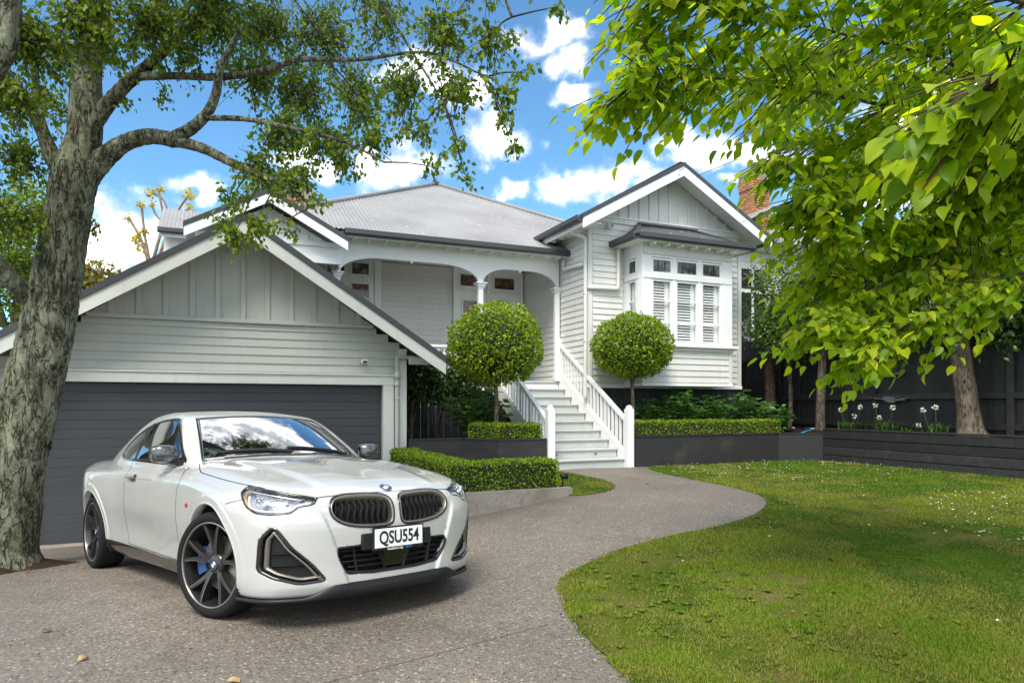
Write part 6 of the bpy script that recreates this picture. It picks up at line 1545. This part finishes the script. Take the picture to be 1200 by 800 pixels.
def smalltree(name, label, cat, group, u, v, z0, ztr, trunk, crown, n, leaf, m, bark, tm=None, multi=0):
    """trunk (list of offsets), crown = list of (du, dv, z, ru, rv, rz)"""
    root = sempty(name, u, v, z0); tag(root, label, cat, group)
    pts = [(a, b, c - z0) for a, b, c, _ in trunk]; rr = [t[3] for t in trunk]; paths = [(pts, rr)]; top = np.array(pts[-1])
    for (du, dv, z, ru, rv, rz) in crown:
        for k in range(4):
            e = np.array([du, dv, z - z0]) + ball(1)[0] * np.array([ru, rv, rz]) * .7; s = np.array(pts[-2]) * .5 + top * .5; paths.append(([s, (s + e) / 2 + (0, 0, .08), e], [rr[-1] * .5, rr[-1] * .35, .008]))
    for k in range(multi):
        t = 2 * PI * k / multi + .5; paths.append(([(0, 0, 0), (.06 * math.cos(t), .06 * math.sin(t), .3), (.22 * math.cos(t), .22 * math.sin(t), ztr - z0)], [rr[0] * .8, rr[0] * .6, .01]))
    limbs('trunk', root, paths, bark, 10, 5, .003)
    vol = np.array([c[3] * c[4] * c[5] for c in crown])**(2/3.); cnt = (n * vol / vol.sum()).astype(int); P, Dd = [], []
    for (du, dv, z, ru, rv, rz), k in zip(crown, cnt):
        d = unit(RG.normal(size=(k, 3))); r = RG.random(k)**.33; r = r * (1 + .16 * np.sin(d[:, 0] * 6 + du * 3) * np.sin(d[:, 2] * 7 + dv) + .10 * np.sin(d[:, 1] * 13))
        clump = np.round(RG.random(k) * 60); jit = np.random.default_rng(int(abs(u * 91 + du * 17)) + 3).normal(size=(64, 3)) * .16
        P.append(np.array([du, dv, z - z0]) + d * r[:, None] * np.array([ru, rv, rz]) + jit[clump.astype(int)] * np.array([ru, rv, rz])); Dd.append(d)
    P, Dd = np.vstack(P), np.vstack(Dd); k = len(P)
    leafobj('crown', root, P, unit(Dd * .5 + RG.normal(size=(k, 3)) * .6 + np.array([0, 0, -.25])), unit(Dd * .6 + RG.normal(size=(k, 3)) * .6 + np.array([0, 0, .6])), RG.uniform(leaf * .7, leaf * 1.2, k), tm or T_OVAL, m)
for i, (u, v, lb) in enumerate([(-3.35, .30, 'small dark-leaved standard shrub beside the garage corner'), (-2.85, .35, 'small dark-leaved standard shrub between garage and ball tree'), (-2.25, .5, 'small dark-leaved standard shrub hidden behind the larger ball tree')]):
    smalltree('camellia_shrub', lb, 'shrub', 'dark standards along the verandah', u, v, .78, 1.5, [(0, 0, .78, .03), (.03, 0, 1.2, .025), (.02, .02, 1.6, .02)], [(0, 0, 1.92, .42, .38, .36), (.14, -.1, 1.72, .34, .3, .3), (-.15, -.1, 1.75, .3, .3, .3)], 2200, .07, M_lcam, M_bark, multi=3)
smalltree('boundary_tree', 'stout brown-trunked tree with airy crown in front of the neighbouring windows', 'tree', 'trees along the black fence', 4.55, .15, .88, 2.4, [(0, 0, .86, .13), (.02, 0, 1.6, .115), (.02, .02, 2.4, .11), (-.05, 0, 3.0, .09)], [(.0, -.2, 3.5, .65, .7, .7), (.25, 0, 4.1, .6, .7, .55), (.1, -.2, 2.95, .55, .6, .42), (-.35, -.3, 3.0, .38, .45, .35)], 3600, .085, M_lolive, M_barkr)
smalltree('boundary_tree', 'slender thin-stemmed tree against the black fence', 'tree', 'trees along the black fence', 4.55, -.42, .88, 2.4, [(0, 0, .86, .05), (.03, 0, 1.6, .045), (-.02, 0, 2.3, .04), (0, 0, 2.9, .03)], [(0, -.1, 3.15, .6, .6, .65), (-.3, -.35, 2.75, .5, .5, .4)], 2400, .085, M_lolive, M_bark)
smalltree('boundary_tree', 'straight grey-trunked tree at the end of the timber retaining wall', 'tree', 'trees along the black fence', 4.55, -1.22, .88, 2.4, [(-.02, 0, .80, .095), (0, 0, 1.6, .085), (.05, 0, 2.3, .08), (.1, 0, 3.0, .06)], [(.05, -.1, 3.35, .8, .8, .8), (.1, -.4, 4.0, .75, .8, .6), (.0, .3, 3.0, .6, .6, .45)], 5200, .095, M_lever, M_bark)
smalltree('boundary_tree', 'thick flared trunk carrying a dense dark evergreen crown above the fence', 'tree', 'trees along the black fence', 4.62, -4.05, .88, 2.4, [(.04, -.05, .82, .30), (.03, -.02, 1.0, .20), (.0, 0, 1.35, .165), (-.02, .06, 1.9, .155), (-.02, .12, 2.4, .15), (0, .2, 3.0, .12)], [(0, .2, 3.45, 1.15, 1.2, .95), (.0, 1.2, 3.4, 1.0, 1.1, .9), (.2, -.9, 3.2, 1.0, 1.1, .85), (.2, .4, 4.3, 1.1, 1.3, .7), (.6, -.8, 2.7, .6, .8, .5)], 11000, .11, M_lever, M_bark)
# strap-leaved clumps with white flower heads
M_aga = leafmat('strap_leaf', [(0, (.03, .085, .015)), (.5, (.055, .14, .022)), (1, (.10, .20, .03))], .4, .25)
M_petal = mat('white_petal', (.72, .72, .60), .6)
def clump(label, v, n, rad, hh, heads):
    root = sempty('flowering_clump', 4.36, v, .905); tag(root, label, 'plant', 'strap-leaved clumps along the fence bed'); b = MB()
    for k in range(n):
        a = RG.uniform(0, 2 * PI); r = rad * RG.uniform(.5, 1.1); x0, y0 = .04 * RG.normal(), .10 * RG.normal(); d = np.array([math.cos(a), math.sin(a), 0]); s = np.array([-math.sin(a), math.cos(a), 0]) * .011
        h_ = hh * RG.uniform(.6, 1.1); p = [np.array([x0, y0, 0]), np.array([x0, y0, h_ * .8]) + d * r * .35, np.array([x0, y0, h_]) + d * r * .75, np.array([x0, y0, h_ * .7]) + d * r * 1.15]
        V = []; 
        for i, c in enumerate(p): V += [c - s * (1 - .28 * i), c + s * (1 - .28 * i)]
        b.add(V, [(2*i, 2*i+1, 2*i+3, 2*i+2) for i in range(3)])
    V = np.vstack(b.V); r_ = np.repeat(RG.random(n), 8); newobj('strap_leaves', mesh_np(V, [np.array(b.F)], M_aga, True, attr={'rnd': r_}), root)['kind'] = 'stuff'
    for (dx, dy, h_) in heads:
        MB().tube([(0, dy * .5, .02), (dx * .6, dy * .8, h_ * .6), (dx, dy, h_)], [.005, .005, .004], 5).build('flower_stem', mat('green_stem', (.06, .10, .03), .7), root, True)
        m = 26; d = unit(RG.normal(size=(m, 3))); fl = leafmesh(np.array([dx, dy, h_]) + d * .018, d, unit(RG.normal(size=(m, 3))), RG.uniform(.03, .045, m), T_RHOMB, np.zeros(m)); newobj('flower_head', mesh_np(fl[0], [fl[1]], M_petal, False), root)
clump('strap-leaved clump with white flowers nearest the grey-trunked tree', -2.05, 46, .22, .2, [(-.05, .15, .42), (.0, -.1, .30), (-.08, -.30, .46)])
clump('strap-leaved clump with white flowers below the metal ornaments', -2.75, 52, .24, .22, [(-.05, .12, .50), (-.05, -.22, .46), (-.1, .0, .28)])
clump('small strap-leaved clump with a single low flower', -3.2, 26, .16, .13, [(-.06, -.25, .16)])
clump('strap-leaved clump with white flowers beside the flared tree trunk', -3.72, 40, .2, .2, [(-.05, .20, .42), (-.04, .0, .46)])

# ---------------------------------------------------------------- trees beyond the garage and the fence
M_lyel = leafmat('yellow_leaf', [(0, (.42, .28, .02)), (.5, (.55, .40, .03)), (1, (.60, .48, .06))], .5, .3)
M_pollard = mat('pale_pollard_bark', (.22, .17, .12), .85, var=.3, vscale=6, bump=.4, bscale=30)
def pollard():
    b0 = PX(180, 330, 17.); root = empty('pollarded_tree', (b0[0], b0[1], 0.)); tag(root, 'bare pollarded tree with tufts of yellow leaves behind the garage', 'tree'); q = lambda L: [rel3(root, PX(*p)) for p in L]
    Br = [([(178,330,17),(172,300,17),(165,280,17),(155,262,17),(150,255,17)], [.10,.085,.07,.06,.07]), ([(178,320,17),(172,290,17),(168,262,17),(166,242,17)], [.09,.07,.055,.06]), ([(178,310,17),(185,285,17),(192,258,17),(190,245,17),(186,224,17)], [.09,.07,.055,.05,.05]),
          ([(180,320,17),(190,290,17),(198,262,17),(192,235,17),(178,226,17)], [.09,.07,.05,.045,.05]), ([(186,300,17),(200,270,17),(208,248,17),(220,230,17)], [.07,.06,.05,.055]), ([(190,260,17),(182,250,17),(178,240,17)], [.05,.045,.05]), ([(200,262,17),(212,250,17),(222,245,17)], [.05,.045,.05])]
    limbs('trunk', root, [([(0, 0, 0)] + q([(180,420,17),(178,330,17)]), [.2, .14, .09])] + [(q(a), [x_ * .55 for x_ in r]) for a, r in Br], M_pollard, 8)
    P = []
    for x_, y_, r_, n in ((150,255,4,26),(166,240,4,28),(186,222,4,36),(177,226,5,40),(221,229,6,60),(222,246,6,50),(160,280,5,60),(165,290,6,60),(178,238,3,18),(168,272,4,40),(210,250,3,12)): P.append(rel3(root, PX(x_, y_, 17)) + ball(n) * r_ / 800 * 17 * 1.1)
    P = np.vstack(P); n = len(P); leafobj('crown', root, P, unit(RG.normal(size=(n, 3))), unit(RG.normal(size=(n, 3))), RG.uniform(.06, .11, n), T_RHOMB, M_lyel)
pollard()
def fartree(name, label, Y, blobs, n, leaf, m, group=None, cat='tree'):
    """tree whose crown is a set of blobs given by sight line and size"""
    c0 = PX(*blobs[0][:2], Y); root = empty(name, (c0[0], c0[1], -.3)); tag(root, label, cat, group); P, Dd = [], []; tot = sum(b[2]**2 for b in blobs)
    top = rel3(root, c0); paths = [([(0, 0, 0), (.1, 0, top[2] * .4), (0, 0, top[2] * .8)], [.16, .13, .08])]
    for bx, by, br in blobs:
        k = int(n * br * br / tot); c = rel3(root, PX(bx, by, Y)); r = br / 800 * Y; d = ball(k); d *= (1 + .2 * np.sin(d[:, 0:1] * 7 + bx) * np.sin(d[:, 2:3] * 8)); P.append(c + d * r); Dd.append(d); paths.append(([(0, 0, top[2] * .5), (c + np.array([0, 0, top[2] * .6])) / 2, c], [.07, .05, .02]))
    P, Dd = np.vstack(P), np.vstack(Dd); k = len(P); limbs('trunk', root, paths, M_bark, 8, 4)
    leafobj('crown', root, P, unit(RG.normal(size=(k, 3))), unit(Dd + RG.normal(size=(k, 3)) * .7 + np.array([0, 0, .5])), RG.uniform(leaf * .7, leaf * 1.2, k), T_RHOMB, m)
M_lgold = leafmat('golden_hedge_leaf', [(0, (.09, .11, .015)), (.5, (.18, .17, .02)), (.8, (.28, .20, .025)), (1, (.30, .12, .03))], .5, .3)
fartree('golden_shrub', 'yellow-green bushy shrub rising behind the garage roof', 15., [(118,330,26),(98,332,24),(140,336,18),(80,345,26),(60,340,26)], 3800, .09, M_lgold, cat='shrub')
fartree('background_tree', 'mid green tree beyond the garage seen behind the birch trunk', 15., [(20,290,60),(40,240,34),(-40,260,60),(10,350,40),(40,330,26)], 6500, .11, M_lbirch, 'trees beyond the houses')
fartree('background_tree', 'pale green tree top behind the left chimney', 26., [(330,216,16),(322,228,14),(300,222,16)], 900, .16, M_lolive, 'trees beyond the houses')
fartree('background_tree', 'dense tree mass beyond the black fence behind the evergreens', 17., [(1180,330,70),(1090,300,50),(1230,260,70),(1050,340,40)], 4500, .16, M_lever, 'trees beyond the houses')

# ---------------------------------------------------------------- grass and daisies
M_grass = leafmat('grass_blade', [(0, (.040, .100, .004)), (.35, (.078, .165, .005)), (.62, (.125, .215, .007)), (.80, (.20, .245, .018)), (.93, (.28, .25, .06)), (1, (.30, .22, .09))], .6, .30, 1.15, .3)
M_grass.node_tree.nodes  # per-blade colours only
def grass(name, poly, n, label_parent=None):
    P = np.asarray(poly); lo, hi = P.min(0), P.max(0); hi = np.minimum(hi, (4.1, -1.2)); lo = np.maximum(lo, (-5, -9.6))
    A = RG.random((n * 7, 2)) * (hi - lo) + lo
    X, Y, _ = W(A[:, 0], A[:, 1]); d = np.hypot(X, Y); keep = (RG.random(len(A)) < np.clip(3.6 / d, 0, 1)**1.5) & (Y > 2.6) & (np.abs(X) / np.maximum(Y, .1) < .80); A = A[keep]
    A = A[poly_sdf(P, A[:, 0], A[:, 1]) < .03]
    bare = vnoise(A[:, 0], A[:, 1], 2.3, 4) * .6 + vnoise(A[:, 0], A[:, 1], 6.1, 6) * .4; nearedge = np.exp(-((A[:, 0] + 3.4)**2 / 1.2 + (A[:, 1] + 7.6)**2 / 1.6))
    A = A[RG.random(len(A)) > np.clip((bare - .64 + .30 * nearedge) * 6, 0, .93)][:n]; m = len(A)
    z = gnd(A[:, 0], A[:, 1]) + .004; B = np.stack(W(A[:, 0], A[:, 1], z), 1); d = np.hypot(B[:, 0], B[:, 1])
    g = vnoise(A[:, 0], A[:, 1], .8, 1) * .55 + vnoise(A[:, 0], A[:, 1], 3.3, 2) * .45
    rnd = np.clip(.44 + (g - .5) * 1.3 + RG.normal(size=m) * .15 - .16 * (A[:, 1] < -5.5) + .10 * (A[:, 1] > -3.2), 0.01, .985)
    L_ = RG.uniform(.010, .023, m) * (1.25 - .5 * g) ; a = RG.uniform(0, 2 * PI, m); dr = np.stack([np.cos(a), np.sin(a), 0 * a], 1); wd = (.0012 + .00055 * d)[:, None] * np.stack([-np.sin(a), np.cos(a), 0 * a], 1) * .8
    lean = RG.uniform(.2, 1.1, m)[:, None]; tip = B + (dr * lean + np.array([0, 0, 1.])) * L_[:, None]
    V = np.stack([B - wd, B + wd, tip], 1).reshape(-1, 3); F = np.arange(3 * m).reshape(-1, 3)
    o = newobj(name, mesh_np(V, [F], M_grass, False, attr={'rnd': np.repeat(rnd, 3)})); tag(o, label_parent, 'grass', kind='stuff'); print(name, m)
M_g2 = M_grass
grass('grass', LAWN, 420000, 'short green lawn grass with dry patches'); grass('verge_grass', PATCH, 16000, 'dry grass patch beside the steps path')
def daisies():
    A = RG.random((6000, 2)) * (8.6, 8) + (-4.4, -9.3); A = A[poly_sdf(LAWN, A[:, 0], A[:, 1]) < -.06]
    k = vnoise(A[:, 0], A[:, 1], 1.1, 21) * .6 + vnoise(A[:, 0], A[:, 1], 3.4, 22) * .4; A = A[(k > .55 + .12 * RG.random(len(A))) | (RG.random(len(A)) < .05)]; A = A[RG.random(len(A)) < np.clip(.25 + .28 * (A[:, 0] + 2), .05, .8)][:900]
    m = len(A); z = gnd(A[:, 0], A[:, 1]) + RG.uniform(.035, .055, m); B = np.stack(W(A[:, 0], A[:, 1], z), 1); r = RG.uniform(.0055, .0105, m); V, F, col = [], [], []
    for i in range(m):
        t = np.arange(7) * 2 * PI / 7; n0 = len(V); V += [tuple(B[i] + r[i] * np.array([math.cos(q), math.sin(q), .25 * math.cos(q + i)])) for q in t]; F.append(list(range(n0, n0 + 7)))
    o = newobj('daisies', mesh_np(np.array(V), [np.array(F)], M_petal)); tag(o, 'white daisies scattered through the lawn', 'flowers', kind='stuff')
daisies()
def weeds():
    A = np.array([-3.6, -7.6]) + RG.normal(size=(170, 2)) * (.75, 1.0); B2 = RG.random((120, 2)) * (8, 7.4) + (-4.3, -9); A = np.vstack([A, B2]); A = A[poly_sdf(LAWN, A[:, 0], A[:, 1]) < -.03]; P, D, N, S = [], [], [], []
    for a in A:
        z = gz(a[0], a[1]) + .012; c = np.array(W(a[0], a[1], z)); k = RG.integers(5, 11); t0 = RG.uniform(0, 6); r = RG.uniform(.018, .042)
        for j in range(k):
            t = t0 + j * 2 * PI / k + RG.normal() * .2; d = np.array([math.cos(t), math.sin(t), RG.uniform(.15, .7)]); P.append(c + np.array([RG.normal() * .006, RG.normal() * .006, 0])); D.append(unit(d)); N.append(np.array([0, 0, 1.])); S.append(r * RG.uniform(.7, 1.2))
    V, F, r = leafmesh(np.array(P), np.array(D), np.array(N), np.array(S), T_OVAL, RG.random(len(P))); o = newobj('lawn_weeds', mesh_np(V, [F], M_lbirch, True, attr={'rnd': r})); tag(o, 'low broad-leaved weeds growing through the lawn', 'weeds', kind='stuff')
weeds()
def litter():
    # crumbs of dead leaf and bark: along the lawn edge, under the birch and on the worn turf
    E = np.asarray(LAWN_E); i = RG.integers(0, len(E) - 1, 420); A = E[i] + (E[i + 1] - E[i]) * RG.random((420, 1)) + RG.normal(size=(420, 2)) * .05
    bu, bv = UV(-4.84, 6.55); Bq = np.array([bu, bv]) + RG.normal(size=(420, 2)) * (.55, .45); Cq = np.array([-3.6, -7.7]) + RG.normal(size=(140, 2)) * (.8, 1.0); Dq = RG.random((160, 2)) * (5.5, 5) + (-9.2, -8.2); A = np.vstack([A, Bq, Cq, Dq]); A = A[(A[:, 1] < -.75)]; m = len(A)
    z = gnd(A[:, 0], A[:, 1]) + np.where(poly_sdf(LAWN, A[:, 0], A[:, 1]) < 0, .018, .005); B = np.stack(W(A[:, 0], A[:, 1], z), 1)
    a = RG.uniform(0, 2 * PI, m); V, F, r = leafmesh(B, np.stack([np.cos(a), np.sin(a), RG.normal(size=m) * .12], 1), unit(np.array([0, 0, 1.]) + RG.normal(size=(m, 3)) * .25), RG.uniform(.008, .026, m), T_RHOMB, RG.random(m))
    o = newobj('leaf_crumbs', mesh_np(V, [F], M_crumb, False, attr={'rnd': r})); tag(o, 'crumbs of dead leaf along the lawn edge and under the birch', 'litter', kind='stuff')
M_crumb = leafmat('dead_crumb', [(0, (.05, .03, .018)), (.4, (.13, .075, .035)), (.7, (.22, .14, .06)), (.9, (.32, .20, .08)), (1, (.30, .10, .04))], .8, .1)
litter()
def root_soil():
    # loose soil heaped round the foot of the birch
    bu, bv = (float(q_) for q_ in UV(-4.84, 6.55)); V, F = [], []; n = 28
    for k, r in enumerate((.0, .24, .33, .42, .50)):
        for j in range(n):
            t = 2 * PI * j / n; rr = r * (1 + .18 * math.sin(3 * t + 1) + .10 * math.sin(7 * t)); u_, v_ = bu + rr * math.cos(t), bv + rr * .8 * math.sin(t); V.append(W(u_, v_, gz(u_, v_) + (.075, .07, .045, .018, -.004)[k] + .008 * math.sin(9 * t + k)))
    F = [(k*n+j, k*n+(j+1) % n, (k+1)*n+(j+1) % n, (k+1)*n+j) for k in range(4) for j in range(n)]
    tag(newobj('root_soil', mesh_np(np.array(V), [np.array(F)], M_soil, True)), kind='structure')
root_soil()
jt = np.array([W(a_, b_, gz(a_, b_) + .0035) for a_, b_ in zip(np.linspace(-4.55, -9.5, 40), np.linspace(-7.45, -8.6, 40))]); jd = np.array([.004 * UY, .0 + .004 * UX, 0])
tag(newobj('control_joint', mesh_np(np.vstack([jt - jd, jt + jd]), [np.array([(i, i+1, 41+i, 40+i) for i in range(39)])], mat('joint_dark', (.04, .034, .028), .9))), kind='structure')
# ---------------------------------------------------------------- small things on the ground
LITTER = [('brown', -7.31, -6.35, 'dry leaf alone on the drive left of the car'), ('tan', -7.03, -6.97, 'tan leaf on the drive below the front wheel'), ('rust', -7.95, -3.75, 'rust leaf at the foot of the birch trunk'), ('tan', -1.24, -3.73, 'pale leaf on the lawn near the long planter'), ('rust', -3.46, -8.32, 'rust leaf on the near lawn edge'), ('brown', -2.9, -8.5, 'brown leaf lying on the worn near lawn'), ('brown', -3.7, -7.9, 'brown leaf on the bare patch of the lawn'), ('tan', -.6, -5.4, 'tan leaf on the lawn by the curve of the path'), ('rust', 1.4, -4.6, 'rust leaf in the middle of the lawn'), ('brown', -5.3, -5.4, 'brown leaf on the drive before the car'), ('rust', -2.0, -7.3, 'rust leaf in the worn part of the lawn'), ('tan', -6.3, -7.6, 'tan leaf on the open drive')]
LCOL = {'brown': mat('dead_leaf_brown', (.16, .075, .03), .7, var=.3, vscale=30), 'tan': mat('dead_leaf_tan', (.36, .24, .10), .7, var=.3, vscale=30), 'rust': mat('dead_leaf_rust', (.30, .11, .05), .7, var=.3, vscale=30)}
for c, u, v, lb in LITTER:
    T = T_HEART[0].copy(); T[:, 2] = .12 * np.sin(T[:, 0] * 5 + u) + .22 * T[:, 0]**2 + .10 * np.sin(T[:, 1] * 4 + v)
    o = newobj('fallen_leaf', mesh_np(T * .052, [np.array(T_HEART[1])], LCOL[c], True)); o.location = W(u, v, gz(u, v) + (.012 if v > -5 or u > -4.2 else .004) + .012); o.rotation_euler = (0, .1, RG.uniform(0, 6)); tag(o, lb, 'leaf', 'fallen leaves')
sp_ = sempty('garden_spotlight', -2.54, -3.80, .42); tag(sp_, 'small black spike spotlight at the end of the kerb hedge', 'light'); MB().tube([(0, 0, -.05), (0, 0, .09)], .008, 8).build('spike', M_satin, sp_); MB().lathe([(.02, .0), (.032, .01), (.036, .09), (.03, .092), (.028, .08), (.001, .078)], 14, 'x', (-.03, 0, .12)).build('lamp_head', M_satin, sp_, True)
hs = MB().tube(catmull([W(3.55, -.9, .84), W(3.9, -1.15, .835), W(4.2, -1.25, .915), W(4.5, -1.1, .93), W(4.8, -.9, .93)], 6), .012, 8).build('garden_hose', mat('hose_blue', (.02, .22, .45), .4)); tag(hs, 'length of blue hose lying in the bed by the planter end', 'hose')
